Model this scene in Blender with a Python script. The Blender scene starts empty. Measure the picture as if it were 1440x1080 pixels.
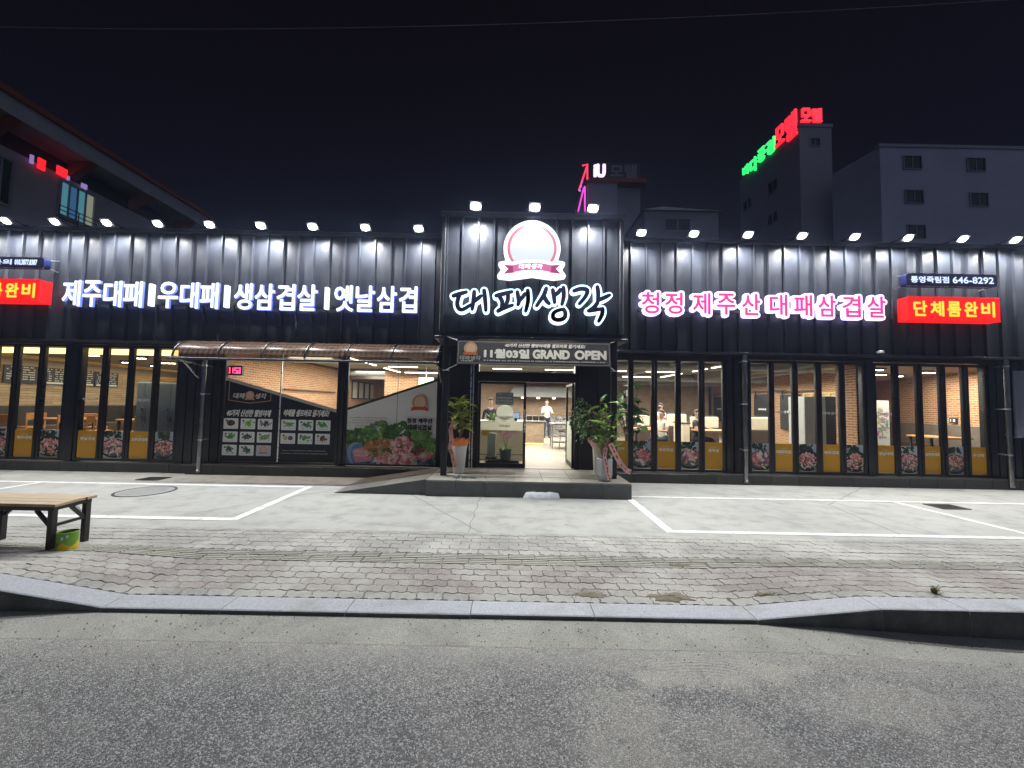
import bpy, math, random
from mathutils import Vector, Matrix
PI = math.pi
R = random.Random(11)
sc = bpy.context.scene
C = sc.collection
# ------------------------------------------------------------------ camera
F, PITCH, ROLL, CAMZ = 545.0, math.radians(3.0), math.radians(1.09), 1.65
ROT = Matrix.Rotation(PI/2 + PITCH, 3, 'X') @ Matrix.Rotation(ROLL, 3, 'Z')
cd = bpy.data.cameras.new('camera'); co = bpy.data.objects.new('camera', cd); C.objects.link(co)
cd.sensor_width = 36; cd.lens = 36*F/1440; cd.clip_start = 0.05; cd.clip_end = 2000
co.matrix_world = Matrix.Translation((0, 0, CAMZ)) @ ROT.to_4x4()
sc.camera = co
# ------------------------------------------------------------------ night sky
w = bpy.data.worlds.new('World'); sc.world = w; w.use_nodes = True
nt = w.node_tree; bg = nt.nodes['Background']
tc = nt.nodes.new('ShaderNodeTexCoord'); sx = nt.nodes.new('ShaderNodeSeparateXYZ')
rp = nt.nodes.new('ShaderNodeValToRGB')
nt.links.new(tc.outputs['Generated'], sx.inputs[0]); nt.links.new(sx.outputs['Z'], rp.inputs[0])
e = rp.color_ramp.elements
e[0].position = 0.0; e[0].color = (0.017, 0.020, 0.060, 1)
e[1].position = 0.75; e[1].color = (0.0034, 0.0026, 0.0040, 1)
k = e.new(0.32); k.color = (0.0042, 0.0041, 0.0090, 1); k = e.new(0.14); k.color = (0.0090, 0.0104, 0.030, 1)
nt.links.new(rp.outputs[0], bg.inputs[0]); bg.inputs[1].default_value = 1.0
# faint town glow from across the street
sl = bpy.data.lights.new('town_glow', 'SUN'); so = bpy.data.objects.new('town_glow', sl); C.objects.link(so)
sl.energy = 0.40; sl.angle = math.radians(150); sl.color = (0.66, 0.75, 1.0)
so.rotation_euler = (math.radians(52), 0, math.radians(32))
sc.view_settings.view_transform = 'Standard'; sc.view_settings.look = 'None'
sc.view_settings.exposure = 0.0; sc.view_settings.gamma = 1; sc.view_settings.use_curve_mapping = False
sc.render.engine = 'CYCLES'
sc.cycles.use_denoising = True
sc.cycles.sample_clamp_indirect = 4; sc.cycles.sample_clamp_direct = 0
sc.cycles.max_bounces = 8; sc.cycles.transparent_max_bounces = 16
sc.cycles.caustics_reflective = False; sc.cycles.caustics_refractive = False

def ray(px, py): return ROT @ Vector(((px-720)/F, -(py-540)/F, -1))
def FP(px, py, Y):                     # point of the upright plane at depth Y
    d = ray(px, py); t = Y/d.y; return d.x*t, CAMZ + d.z*t
def FX(px, Y, py=570): return FP(px, py, Y)[0]
def FZ(px, py, Y): return FP(px, py, Y)[1]
def GP(px, py, z=0.0):                 # point of the level plane at height z
    d = ray(px, py); t = (z-CAMZ)/d.z; return d.x*t, d.y*t

# ------------------------------------------------------------------ mesh helpers
WL = {}
class MB:
    def __init__(s): s.v = []; s.f = []; s.m = []; s.c = []
    def add(s, vs, fs, m=0, c=None):
        n = len(s.v); s.v += [tuple(v) for v in vs]
        for f in fs: s.f.append([i+n for i in f]); s.m.append(m); s.c.append(c)
        return s
    def box(s, x0, x1, y0, y1, z0, z1, m=0, c=None):
        return s.add([(x0,y0,z0),(x1,y0,z0),(x1,y1,z0),(x0,y1,z0),(x0,y0,z1),(x1,y0,z1),(x1,y1,z1),(x0,y1,z1)],
            [(3,2,1,0),(4,5,6,7),(0,1,5,4),(1,2,6,5),(2,3,7,6),(3,0,4,7)], m, c)
    def bbox(s, x0, x1, y0, y1, z0, z1, b=.01, m=0, c=None):   # box with bevelled upright and top edges
        P = lambda d, z: [(x0+d,y0,z),(x1-d,y0,z),(x1,y0+d,z),(x1,y1-d,z),(x1-d,y1,z),(x0+d,y1,z),(x0,y1-d,z),(x0,y0+d,z)]
        q = [(x0+2*b,y0+b,z1),(x1-2*b,y0+b,z1),(x1-b,y0+2*b,z1),(x1-b,y1-2*b,z1),(x1-2*b,y1-b,z1),(x0+2*b,y1-b,z1),(x0+b,y1-2*b,z1),(x0+b,y0+2*b,z1)]
        vs = P(b, z0)+P(b, z1-b)+q; fs = []
        for r in (0, 8):
            for i in range(8): j = (i+1) % 8; fs.append((r+i, r+j, r+8+j, r+8+i))
        fs += [tuple(range(16, 24)), tuple(range(7, -1, -1))]
        return s.add(vs, fs, m, c)
    def beam(s, a, b, wd, ht, m=0, up=(0,0,1), c=None):         # square bar from a to b
        a, b = Vector(a), Vector(b); d = (b-a).normalized(); u = Vector(up)
        if abs(d.dot(u)) > .98: u = Vector((0,1,0))
        x = d.cross(u).normalized(); y = x.cross(d)
        vs = [p + x*(i*wd/2) + y*(j*ht/2) for p in (a, b) for i, j in ((-1,-1),(1,-1),(1,1),(-1,1))]
        return s.add(vs, [(0,1,2,3),(7,6,5,4),(1,0,4,5),(2,1,5,6),(3,2,6,7),(0,3,7,4)], m, c)
    def tube(s, pts, r, n=8, m=0, c=None, cap=True):
        pts = [Vector(p) for p in pts]; rs = r if isinstance(r, (list, tuple)) else [r]*len(pts)
        vs = []; pu = None
        for i, p in enumerate(pts):
            d = (pts[min(i+1, len(pts)-1)] - pts[max(i-1, 0)]).normalized()
            u = pu if pu is not None else (Vector((0,0,1)) if abs(d.z) < .9 else Vector((0,1,0)))
            x = d.cross(u)
            if x.length < 1e-4: x = d.cross(Vector((1,0,0)))
            x.normalize(); y = x.cross(d).normalized(); pu = y
            vs += [p + (x*math.cos(2*PI*k/n) + y*math.sin(2*PI*k/n))*rs[i] for k in range(n)]
        fs = [(i*n+k, i*n+(k+1)%n, (i+1)*n+(k+1)%n, (i+1)*n+k) for i in range(len(pts)-1) for k in range(n)]
        if cap: fs += [tuple(range(n-1, -1, -1)), tuple((len(pts)-1)*n+k for k in range(n))]
        return s.add(vs, fs, m, c)
    def lathe(s, prof, ctr=(0,0,0), n=24, m=0, c=None, sq=1.0, ph=0):
        vs = []; x0, y0, z0 = ctr
        for r, z in prof: vs += [(x0+r*math.cos(2*PI*k/n+ph), y0+r*sq*math.sin(2*PI*k/n+ph), z0+z) for k in range(n)]
        fs = [(i*n+k, i*n+(k+1)%n, (i+1)*n+(k+1)%n, (i+1)*n+k) for i in range(len(prof)-1) for k in range(n)]
        if prof[0][0] > 1e-4: fs.append(tuple(range(n-1, -1, -1)))
        if prof[-1][0] > 1e-4: fs.append(tuple((len(prof)-1)*n+k for k in range(n)))
        return s.add(vs, fs, m, c)
    def ball(s, ctr, rx, ry, rz, n=12, k=7, m=0, c=None):
        vs = [(ctr[0], ctr[1], ctr[2]-rz)]
        for i in range(1, k):
            t = -PI/2 + PI*i/k
            vs += [(ctr[0]+rx*math.cos(t)*math.cos(2*PI*j/n), ctr[1]+ry*math.cos(t)*math.sin(2*PI*j/n), ctr[2]+rz*math.sin(t)) for j in range(n)]
        vs.append((ctr[0], ctr[1], ctr[2]+rz)); L = len(vs)-1; fs = []
        for j in range(n):
            fs.append((0, 1+(j+1) % n, 1+j)); fs.append((L, L-n+j, L-n+(j+1) % n))
            for i in range(k-2): fs.append((1+i*n+j, 1+i*n+(j+1)%n, 1+(i+1)*n+(j+1)%n, 1+(i+1)*n+j))
        return s.add(vs, fs, m, c)
    def flat(s, poly, y, m=0, c=None):                          # outline in x,z on the plane y, facing the street
        return s.add([(p[0], y, p[1]) for p in poly], [tuple(range(len(poly)))], m, c)
    def plate(s, poly, y0, y1, m=0, c=None, ms=None):           # outline in x,z given thickness from y0 (front) to y1
        n = len(poly); a = sum(poly[i][0]*poly[(i+1)%n][1]-poly[(i+1)%n][0]*poly[i][1] for i in range(n))
        if a < 0: poly = poly[::-1]
        s.add([(p[0], y0, p[1]) for p in poly], [tuple(range(n))], m, c)
        vs = [(p[0], y0, p[1]) for p in poly]+[(p[0], y1, p[1]) for p in poly]
        s.add(vs, [((i+1)%n, i, n+i, n+(i+1)%n) for i in range(n)]+[tuple(range(2*n-1, n-1, -1))], m if ms is None else ms, c)
        return s
    def geo(s, g, m=0, c=None): return s.add(g[0], g[1], m, c)
    def build(s, name, mats, parent=None, smooth=None, loc=None):
        o0 = WL.get(parent.name, Vector((0,0,0))) if parent else Vector(loc or (0,0,0))
        me = bpy.data.meshes.new(name)
        vs = [(v[0]-o0.x, v[1]-o0.y, v[2]-o0.z) for v in s.v]
        me.from_pydata(vs, [], s.f)
        for mt in (mats if isinstance(mats, (list, tuple)) else [mats]): me.materials.append(mt)
        if any(s.m): me.polygons.foreach_set('material_index', s.m)
        uv = me.uv_layers.new(name='UVMap'); dat = [0.0]*(2*len(me.loops))
        for p in me.polygons:
            n = p.normal; ax = max(range(3), key=lambda i: abs(n[i]))
            for li in p.loop_indices:
                q = s.v[me.loops[li].vertex_index]
                a, b = ((q[1], q[2]), (q[0], q[2]), (q[0], q[1]))[ax]
                dat[2*li] = a; dat[2*li+1] = b
        uv.data.foreach_set('uv', dat)
        if any(c is not None for c in s.c):
            at = me.color_attributes.new('ink', 'FLOAT_COLOR', 'CORNER'); cd_ = []
            for p, c in zip(me.polygons, s.c):
                c = c or (.5,.5,.5)
                cd_ += [c[0], c[1], c[2], 1.0]*p.loop_total
            at.data.foreach_set('color', cd_)
        if smooth is not None:
            me.shade_smooth(); me.set_sharp_from_angle(angle=math.radians(smooth))
        o = bpy.data.objects.new(name, me); C.objects.link(o)
        if parent: o.parent = parent; WL[o.name] = Vector(o0)
        else: o.location = o0; WL[o.name] = Vector(o0)
        return o

def tag(o, label=None, cat=None, group=None, kind=None):
    for k_, v_ in (('label', label), ('category', cat), ('group', group), ('kind', kind)):
        if v_: o[k_] = v_
    return o
def thing(name, label, cat, loc=(0,0,0), group=None):
    o = bpy.data.objects.new(name, None); C.objects.link(o); o.location = loc; o.empty_display_size = .1
    WL[o.name] = Vector(loc); return tag(o, label, cat, group)
def group_part(name, parent):                                   # an Empty part that only carries sub-parts
    o = bpy.data.objects.new(name, None); C.objects.link(o); o.parent = parent
    WL[o.name] = WL[parent.name].copy(); return o
def dup(root, loc, label=None, rotz=0, scale=1):
    r = root.copy(); C.objects.link(r); r.location = loc; r.rotation_euler = (0,0,rotz); r.scale = (scale,)*3
    WL[r.name] = Vector(loc)
    if label: r['label'] = label
    for ch in KIDS(root):
        c = ch.copy(); C.objects.link(c); c.parent = r
        for g in KIDS(ch):
            d = g.copy(); C.objects.link(d); d.parent = c
    return r
def KIDS(o): return [x for x in C.objects if x.parent == o]
def inst(ob, name, parent, loc, rot=(0,0,0), scale=(1,1,1)):     # another part sharing mesh data
    o = bpy.data.objects.new(name, ob.data if hasattr(ob, 'data') else ob); C.objects.link(o); o.parent = parent
    o.location = Vector(loc) - WL[parent.name]; o.rotation_euler = rot; o.scale = scale; return o

# ------------------------------------------------------------------ lettering
TXT = {}; STEP = [.00006]
def text2d(s, bold=0.0, size=1.0):
    key = s
    if key not in TXT:
        cu = bpy.data.curves.new('t', 'FONT'); cu.body = s; cu.size = 1; cu.resolution_u = 3
        o = bpy.data.objects.new('t', cu); C.objects.link(o)
        me = bpy.data.meshes.new_from_object(o.evaluated_get(bpy.context.evaluated_depsgraph_get()))
        V = [(v.co.x, v.co.y) for v in me.vertices]; P = [list(p.vertices) for p in me.polygons]
        ed = {}
        for p in P:
            for i in range(len(p)):
                a, b = p[i], p[(i+1) % len(p)]; ed[(a, b)] = ed.get((a, b), 0)+1
        bd = [q for q in ed if (q[1], q[0]) not in ed]
        bpy.data.objects.remove(o); bpy.data.curves.remove(cu); bpy.data.meshes.remove(me)
        TXT[key] = (V, P, bd)
    return TXT[key]
def put_text(mb, s, x0, x1, z0, z1, y, bold=0.0, m=0, c=None, depth=0.0, n=8, fit=True, skew=0.0, tilt=0.0, md=None):
    """text s into the box x0..x1, z0..z1 on the plane y, facing -Y; bold in metres; depth gives it sides going back"""
    V, P, bd = text2d(s)
    if not V: return
    xa, xb = min(v[0] for v in V), max(v[0] for v in V); za, zb = min(v[1] for v in V), max(v[1] for v in V)
    sxx = (x1-x0-2*bold)/max(xb-xa, 1e-6); szz = (z1-z0-2*bold)/max(zb-za, 1e-6)
    if not fit: sxx = szz = min(sxx, szz)
    sh = [(0, 0)] + ([(math.cos(2*PI*k/n)*bold, math.sin(2*PI*k/n)*bold) for k in range(n)] if bold else [])
    for i, (dx, dz) in enumerate(sh):
        Q = []
        for v in V:
            X = x0+bold+(v[0]-xa)*sxx; Z = z0+bold+(v[1]-za)*szz
            X += (Z-(z0+z1)/2)*skew; Z += (X-(x0+x1)/2)*tilt
            Q.append((X+dx, Z+dz))
        yy = y-STEP[0]*i
        mb.add([(q[0], yy, q[1]) for q in Q], P, m, c)
        if depth:
            L = len(Q)
            mb.add([(q[0], yy, q[1]) for q in Q]+[(q[0], yy+depth, q[1]) for q in Q], [(b, a, L+a, L+b) for a, b in bd], m if md is None else md, c)

def rrect(x0, x1, z0, z1, r, n=4):
    P = []
    for cx, cz, a in ((x1-r, z0+r, -PI/2), (x1-r, z1-r, 0), (x0+r, z1-r, PI/2), (x0+r, z0+r, PI)):
        P += [(cx+r*math.cos(a+PI/2*i/n), cz+r*math.sin(a+PI/2*i/n)) for i in range(n+1)]
    return P
def ell(cx, cz, rx, rz, n=20, a0=0.0, wob=0.0, rnd=None):
    P = []
    for i in range(n):
        t = 2*PI*i/n; q = 1+(rnd.uniform(-wob, wob) if rnd else 0)
        x, z = rx*math.cos(t)*q, rz*math.sin(t)*q
        P.append((cx+x*math.cos(a0)-z*math.sin(a0), cz+x*math.sin(a0)+z*math.cos(a0)))
    return P
def clip(poly, x0, x1, z0, z1):
    for ax, lim, sg in ((0, x0, 1), (0, x1, -1), (1, z0, 1), (1, z1, -1)):
        out = []
        for i in range(len(poly)):
            a, b = poly[i-1], poly[i]; ia, ib = (a[ax]-lim)*sg >= 0, (b[ax]-lim)*sg >= 0
            if ia != ib:
                t = (lim-a[ax])/(b[ax]-a[ax]); out.append((a[0]+(b[0]-a[0])*t, a[1]+(b[1]-a[1])*t))
            if ib: out.append(b)
        poly = out
        if len(poly) < 3: return None
    return poly
def lerp(a, b, t): return a+(b-a)*t
def mixc(a, b, t): return tuple(lerp(a[i], b[i], t) for i in range(3))

# ------------------------------------------------------------------ materials
class NT:
    def __init__(s, name):
        s.mt = bpy.data.materials.new(name); s.mt.use_nodes = True; s.t = s.mt.node_tree
        s.p = s.t.nodes['Principled BSDF']; s.out = s.t.nodes['Material Output']
    def n(s, kind, **kw):
        x = s.t.nodes.new('ShaderNode'+kind)
        for k_, v_ in kw.items():
            if k_.startswith('i_'):
                nm = k_[2:].replace('_', ' '); x.inputs[nm].default_value = v_
            else: setattr(x, k_, v_)
        return x
    def l(s, a, b): s.t.links.new(a, b)
    def noise(s, vec, scale, detail=4, rough=.55, dist=0):
        x = s.n('TexNoise'); x.inputs['Scale'].default_value = scale; x.inputs['Detail'].default_value = detail
        x.inputs['Roughness'].default_value = rough; x.inputs['Distortion'].default_value = dist
        s.l(vec, x.inputs['Vector']); return x.outputs['Fac']
    def ramp(s, fac, stops):
        x = s.n('ValToRGB'); el = x.color_ramp.elements
        while len(el) < len(stops): el.new(.5)
        for q, (p, c) in zip(el, stops):
            q.position = p; q.color = (c, c, c, 1) if not isinstance(c, tuple) else (*c[:3], 1)
        s.l(fac, x.inputs[0]); return x.outputs[0]
    def mix(s, fac, a, b, mode='MIX'):
        x = s.n('Mix', data_type='RGBA', blend_type=mode)
        for v_, i_ in ((fac, 0), (a, 6), (b, 7)):
            if hasattr(v_, 'links'): s.l(v_, x.inputs[i_])
            elif i_ == 0: x.inputs[0].default_value = v_
            else: x.inputs[i_].default_value = (*v_[:3], 1)
        return x.outputs[2]
    def math(s, op, a, b=0.0):
        x = s.n('Math', operation=op)
        for v_, i_ in ((a, 0), (b, 1)):
            if hasattr(v_, 'links'): s.l(v_, x.inputs[i_])
            else: x.inputs[i_].default_value = v_
        return x.outputs[0]
    def bump(s, h, strength, dist=.01):
        x = s.n('Bump'); x.inputs['Strength'].default_value = strength; x.inputs['Distance'].default_value = dist
        s.l(h, x.inputs['Height']); s.l(x.outputs[0], s.p.inputs['Normal'])
    def obj(s): return s.n('TexCoord').outputs['Object']
    def uv(s): return s.n('TexCoord').outputs['UV']
MC = {}
def pm(name, c1, c2=None, scale=6, rough=.6, metal=0.0, bump=0.0, bscale=80, spec=.5, rvar=.1, rand=0.0):
    if name in MC: return MC[name]
    t = NT(name); c2 = c2 or tuple(min(1, x*1.22+.004) for x in c1)
    v = t.obj(); f = t.noise(v, scale, 5, .6)
    col = t.mix(t.ramp(f, [(.32, 0.), (.68, 1.)]), c1, c2)
    if rand:
        oi = t.n('ObjectInfo').outputs['Random']
        col = t.mix(1.0, col, t.ramp(oi, [(0, 1-rand), (1, 1.0)]), 'MULTIPLY')
    t.l(col, t.p.inputs['Base Color'])
    t.l(t.ramp(f, [(.3, max(0, rough-rvar)), (.7, min(1, rough+rvar))]), t.p.inputs['Roughness'])
    t.p.inputs['Metallic'].default_value = metal; t.p.inputs['Specular IOR Level'].default_value = spec
    if bump: t.bump(t.noise(v, bscale, 4), bump)
    MC[name] = t.mt; return t.mt
def emi(name, col, strength, base=(.5,.5,.5)):
    if name in MC: return MC[name]
    t = NT(name); t.p.inputs['Base Color'].default_value = (*base, 1); t.p.inputs['Roughness'].default_value = .35
    t.p.inputs['Emission Color'].default_value = (*col, 1); t.p.inputs['Emission Strength'].default_value = strength
    MC[name] = t.mt; return t.mt
def ink_mat(name, rough=.45, glow=0.0, spec=.4):
    t = NT(name); a = t.n('Attribute', attribute_name='ink')
    v = t.obj(); f = t.noise(v, 40, 3)
    col = t.mix(1.0, a.outputs['Color'], t.ramp(f, [(.3, .93), (.7, 1.0)]), 'MULTIPLY')
    t.l(col, t.p.inputs['Base Color']); t.p.inputs['Roughness'].default_value = rough
    t.p.inputs['Specular IOR Level'].default_value = spec
    if glow: t.l(a.outputs['Color'], t.p.inputs['Emission Color']); t.p.inputs['Emission Strength'].default_value = glow
    return t.mt
def glass_mat(name, tint=(1,1,1), ior=1.5, rough=0.0):
    t = NT(name); t.t.nodes.remove(t.p)
    tr = t.n('BsdfTransparent'); tr.inputs[0].default_value = (*tint, 1)
    gl = t.n('BsdfGlossy'); gl.inputs['Roughness'].default_value = rough
    fr = t.n('Fresnel'); fr.inputs[0].default_value = ior
    mx = t.n('MixShader'); geo_ = t.n('NewGeometry'); fac = t.math('MULTIPLY', fr.outputs[0], t.math('SUBTRACT', 1.0, geo_.outputs['Backfacing'])); t.l(fac, mx.inputs[0]); t.l(tr.outputs[0], mx.inputs[1]); t.l(gl.outputs[0], mx.inputs[2])
    t.l(mx.outputs[0], t.out.inputs['Surface']); return t.mt
def brick_mat(name, a, b, mortar, bw=.22, bh=.065, joint=.012, pale=(.6,.5,.36), palef=.12, bump=.5):
    t = NT(name); v = t.uv(); br = t.n('TexBrick'); t.l(v, br.inputs['Vector'])
    br.inputs['Scale'].default_value = 1; br.inputs['Mortar Size'].default_value = joint/2
    br.inputs['Brick Width'].default_value = bw; br.inputs['Row Height'].default_value = bh
    br.inputs['Color1'].default_value = (*a, 1); br.inputs['Color2'].default_value = (*b, 1); br.inputs['Mortar'].default_value = (*mortar, 1)
    br.inputs['Bias'].default_value = 0.0; br.inputs['Mortar Smooth'].default_value = .2
    f = t.noise(v, 3.2, 6, .7); g = t.noise(v, 26, 4)
    col = t.mix(t.ramp(f, [(.60, 0.), (.70, palef*5 if palef*5 < 1 else 1.)]), br.outputs['Color'], pale)
    col = t.mix(1.0, col, t.ramp(g, [(.25, .72), (.75, 1.1)]), 'MULTIPLY')
    t.l(col, t.p.inputs['Base Color']); t.p.inputs['Roughness'].default_value = .85
    t.bump(t.math('SUBTRACT', g, t.math('MULTIPLY', br.outputs['Fac'], 2.0)), bump, .006)
    return t.mt

def ground_mat(name, kind):
    t = NT(name); v = t.obj()
    if kind == 'concrete':
        a = t.noise(v, .55, 6, .62); b = t.noise(v, 3.1, 7, .65); c = t.noise(v, 95, 3, .6)
        mp = t.n('Mapping'); mp.inputs['Scale'].default_value = (.5, 2.2, 1); t.l(v, mp.inputs['Vector'])
        st = t.noise(mp.outputs[0], 1.6, 6, .6, .4)
        col = t.mix(t.ramp(a, [(.3, 0.), (.7, 1.)]), (.31,.31,.285), (.40,.395,.36))
        col = t.mix(1.0, col, t.ramp(b, [(.28, .72), (.5, 1.0), (.75, 1.08)]), 'MULTIPLY')
        col = t.mix(1.0, col, t.ramp(c, [(.25, .80), (.6, 1.05)]), 'MULTIPLY')
        col = t.mix(t.ramp(st, [(.58, 0.), (.72, .50)]), col, (.15,.145,.13))
        mp2 = t.n('Mapping'); mp2.inputs['Rotation'].default_value = (0, 0, .5); mp2.inputs['Scale'].default_value = (.35, 3.2, 1); t.l(v, mp2.inputs['Vector'])
        tw_ = t.noise(mp2.outputs[0], 2.0, 5, .6, .2); col = t.mix(t.ramp(tw_, [(.60, 0.), (.68, .30)]), col, (.17,.165,.155))
        vo = t.n('TexVoronoi'); vo.inputs['Scale'].default_value = 1.7; vo.inputs['Randomness'].default_value = 1.0; t.l(v, vo.inputs['Vector'])
        col = t.mix(t.ramp(t.math('ADD', vo.outputs['Distance'], t.math('MULTIPLY', b, .06)), [(.055, .55), (.085, 0.)]), col, (.12,.115,.10))
        vc = t.n('TexVoronoi', feature='DISTANCE_TO_EDGE'); vc.inputs['Scale'].default_value = .22; wv = t.n('Mix', data_type='VECTOR'); wv.inputs[0].default_value = .12; t.l(v, wv.inputs[4]); nn_ = t.n('TexNoise'); nn_.inputs['Scale'].default_value = 1.3; nn_.inputs['Detail'].default_value = 6; t.l(v, nn_.inputs['Vector']); t.l(nn_.outputs['Color'], wv.inputs[5]); t.l(wv.outputs[1], vc.inputs['Vector'])
        col = t.mix(t.ramp(vc.outputs['Distance'], [(.0008, .6), (.0022, 0.)]), col, (.10,.098,.09))
        t.l(col, t.p.inputs['Base Color']); t.p.inputs['Roughness'].default_value = .78
        t.bump(t.math('ADD', c, b), .25, .004)
    elif kind == 'asphalt':
        vo = t.n('TexVoronoi', feature='F1'); vo.inputs['Scale'].default_value = 128; t.l(v, vo.inputs['Vector'])
        cell = t.n('SeparateColor'); t.l(vo.outputs['Color'], cell.inputs[0])
        fine = t.noise(v, 240, 2, .6); big = t.noise(v, .8, 6, .65, .3); mid = t.noise(v, 4.5, 6, .7)
        agg = t.ramp(cell.outputs[0], [(0, .012), (.38, .058), (.66, .20), (.88, .56)])
        agg = t.mix(.5, agg, t.ramp(fine, [(.36, .010), (.64, .24)]))
        sep = t.n('SeparateXYZ'); t.l(v, sep.inputs[0])
        near = t.ramp(t.math('MULTIPLY', sep.outputs['Y'], .25), [(.55, 0.), (.64, .34), (.715, .92)])
        du = t.math('MULTIPLY', t.ramp(big, [(.38, .08), (.62, 1.)]), t.ramp(mid, [(.3, .45), (.7, 1.)]))
        dust = t.math('MAXIMUM', t.math('MULTIPLY', du, .36), t.math('MULTIPLY', near, t.ramp(mid, [(.25, .55), (.7, 1.1)])))
        for (cx_, cy_, rx_, ry_, am_) in ((1.35, 2.68, 1.0, .30, .82), (.62, 2.30, .40, .36, .56), (.66, 1.98, .55, .28, .52), (1.15, 2.12, .60, .30, .40), (2.3, 2.40, 1.0, .30, .50), (-1.6, 2.72, 1.8, .22, .45), (-.5, 2.55, .6, .25, .35)):
            mq = t.n('Mapping'); mq.inputs['Location'].default_value = (-cx_/rx_, -cy_/ry_, 0); mq.inputs['Scale'].default_value = (1/rx_, 1/ry_, 0); t.l(v, mq.inputs['Vector'])
            vl = t.n('VectorMath', operation='LENGTH'); t.l(mq.outputs[0], vl.inputs[0])
            mk = t.math('ADD', vl.outputs['Value'], t.math('MULTIPLY', t.math('SUBTRACT', mid, .5), 2.2))
            dust = t.math('MAXIMUM', dust, t.ramp(mk, [(.35, am_*1.1), (1.2, 0.)]))
        wvt = t.n('TexWave', wave_type='RINGS', rings_direction='Z'); wvt.inputs['Scale'].default_value = 11; wvt.inputs['Distortion'].default_value = 3.5; wvt.inputs['Detail'].default_value = 3
        mq = t.n('Mapping'); mq.inputs['Location'].default_value = (-1.25, -1.55, 0); t.l(v, mq.inputs['Vector']); t.l(mq.outputs[0], wvt.inputs['Vector'])
        mq = t.n('Mapping'); mq.inputs['Location'].default_value = (-1.30/.50, -2.66/.14, 0); mq.inputs['Scale'].default_value = (1/.50, 1/.14, 0); t.l(v, mq.inputs['Vector']); vl = t.n('VectorMath', operation='LENGTH'); t.l(mq.outputs[0], vl.inputs[0])
        trk = t.math('MULTIPLY', t.ramp(vl.outputs['Value'], [(.3, .65), (1.1, 0.)]), t.ramp(wvt.outputs['Fac'], [(.70, 0.), (.92, 1.)]))
        dust = t.math('MULTIPLY', dust, t.math('SUBTRACT', 1.0, trk))
        oil = t.ramp(t.noise(v, 1.15, 5, .7), [(.60, 0.), (.74, .55)])
        agg = t.mix(oil, agg, (.035,.036,.038)); col = t.mix(t.math('MULTIPLY', dust, .80), agg, (.43,.41,.355))
        col = t.mix(.85, col, t.mix(1.0, col, t.ramp(fine, [(.36, .32), (.64, 1.6)]), 'MULTIPLY'))
        t.l(col, t.p.inputs['Base Color']); t.p.inputs['Roughness'].default_value = .86
        t.bump(t.math('SUBTRACT', fine, vo.outputs['Distance']), .55, .006)
    elif kind == 'gutter':
        b = t.noise(v, 2.4, 7, .66, .3); c = t.noise(v, 120, 4, .6); vo = t.n('TexVoronoi'); vo.inputs['Scale'].default_value = 70; t.l(v, vo.inputs['Vector'])
        col = t.mix(t.ramp(b, [(.3, 0.), (.7, 1.)]), (.26,.255,.225), (.40,.39,.34))
        col = t.mix(1.0, col, t.ramp(c, [(.32, .50), (.6, 1.15)]), 'MULTIPLY')
        col = t.mix(t.ramp(vo.outputs['Distance'], [(.10, .75), (.2, 0.)]), col, (.09,.088,.08))
        t.l(col, t.p.inputs['Base Color']); t.p.inputs['Roughness'].default_value = .9; t.bump(t.math('ADD', c, b), .4, .006)
    return t.mt
# ================================================================== ground
def sstep(a, b, x):
    t = max(0., min(1., (x-a)/(b-a))); return t*t*(3-2*t)
def ramp01(a, b, x): return max(0., min(1., (x-a)/(b-a)))
KY0, KY1, PY1 = 3.19, 3.41, 5.06
def kz(x): return -.035 + .155*ramp01(-3.25, -4.35, x) + .10*ramp01(2.0, 3.0, x)
def rz(x): return -.066 - .085*sstep(1.9, 4.2, x) - .02*sstep(-3.2, -4.6, x)
def gz(x, y):
    t = max(0., min(1., (PY1-.5-y)/(PY1-.5-KY1))); return kz(x)*t
m_conc = ground_mat('lot_concrete', 'concrete'); m_asph = ground_mat('road_asphalt', 'asphalt'); m_gut = ground_mat('gutter_concrete', 'gutter')
_t = NT('kerb_granite'); _v = _t.n('NewGeometry').outputs['Position']; _a, _b, _c = _t.noise(_v, 2.6, 7, .7), _t.noise(_v, 70, 4, .65), _t.noise(_v, 9, 6, .7)
_col = _t.mix(_t.n('ObjectInfo').outputs['Random'], (.39,.40,.42), (.47,.48,.50)); _col = _t.mix(1.0, _col, _t.ramp(_b, [(.3, .72), (.65, 1.08)]), 'MULTIPLY')
_col = _t.mix(_t.ramp(_a, [(.50, 0.), (.68, .6)]), _col, (.26,.25,.215)); _col = _t.mix(_t.ramp(_c, [(.64, 0.), (.72, .6)]), _col, (.12,.115,.10))
_t.l(_col, _t.p.inputs['Base Color']); _t.p.inputs['Roughness'].default_value = .8; _t.bump(_t.math('ADD', _b, _c), .4, .005); m_kerb = _t.mt
m_kerbf = pm('kerb_front_face', (.06,.064,.058), (.17,.17,.155), 4, .85, bump=.4, bscale=60)  # front faces darker than the tops
m_paint = NT('line_paint'); _v = m_paint.obj(); _f = m_paint.noise(_v, 7, 7, .75)
m_paint.l(m_paint.mix(m_paint.ramp(_f, [(.36, .9), (.52, 0.)]), (.72,.73,.69), (.40,.40,.37)), m_paint.p.inputs['Base Color']); m_paint.p.inputs['Roughness'].default_value = .7
m_paint = m_paint.mt
m_soil = pm('joint_soil', (.035,.032,.026), (.15,.14,.115), 1.3, .95, bump=.5, bscale=60)

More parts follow.
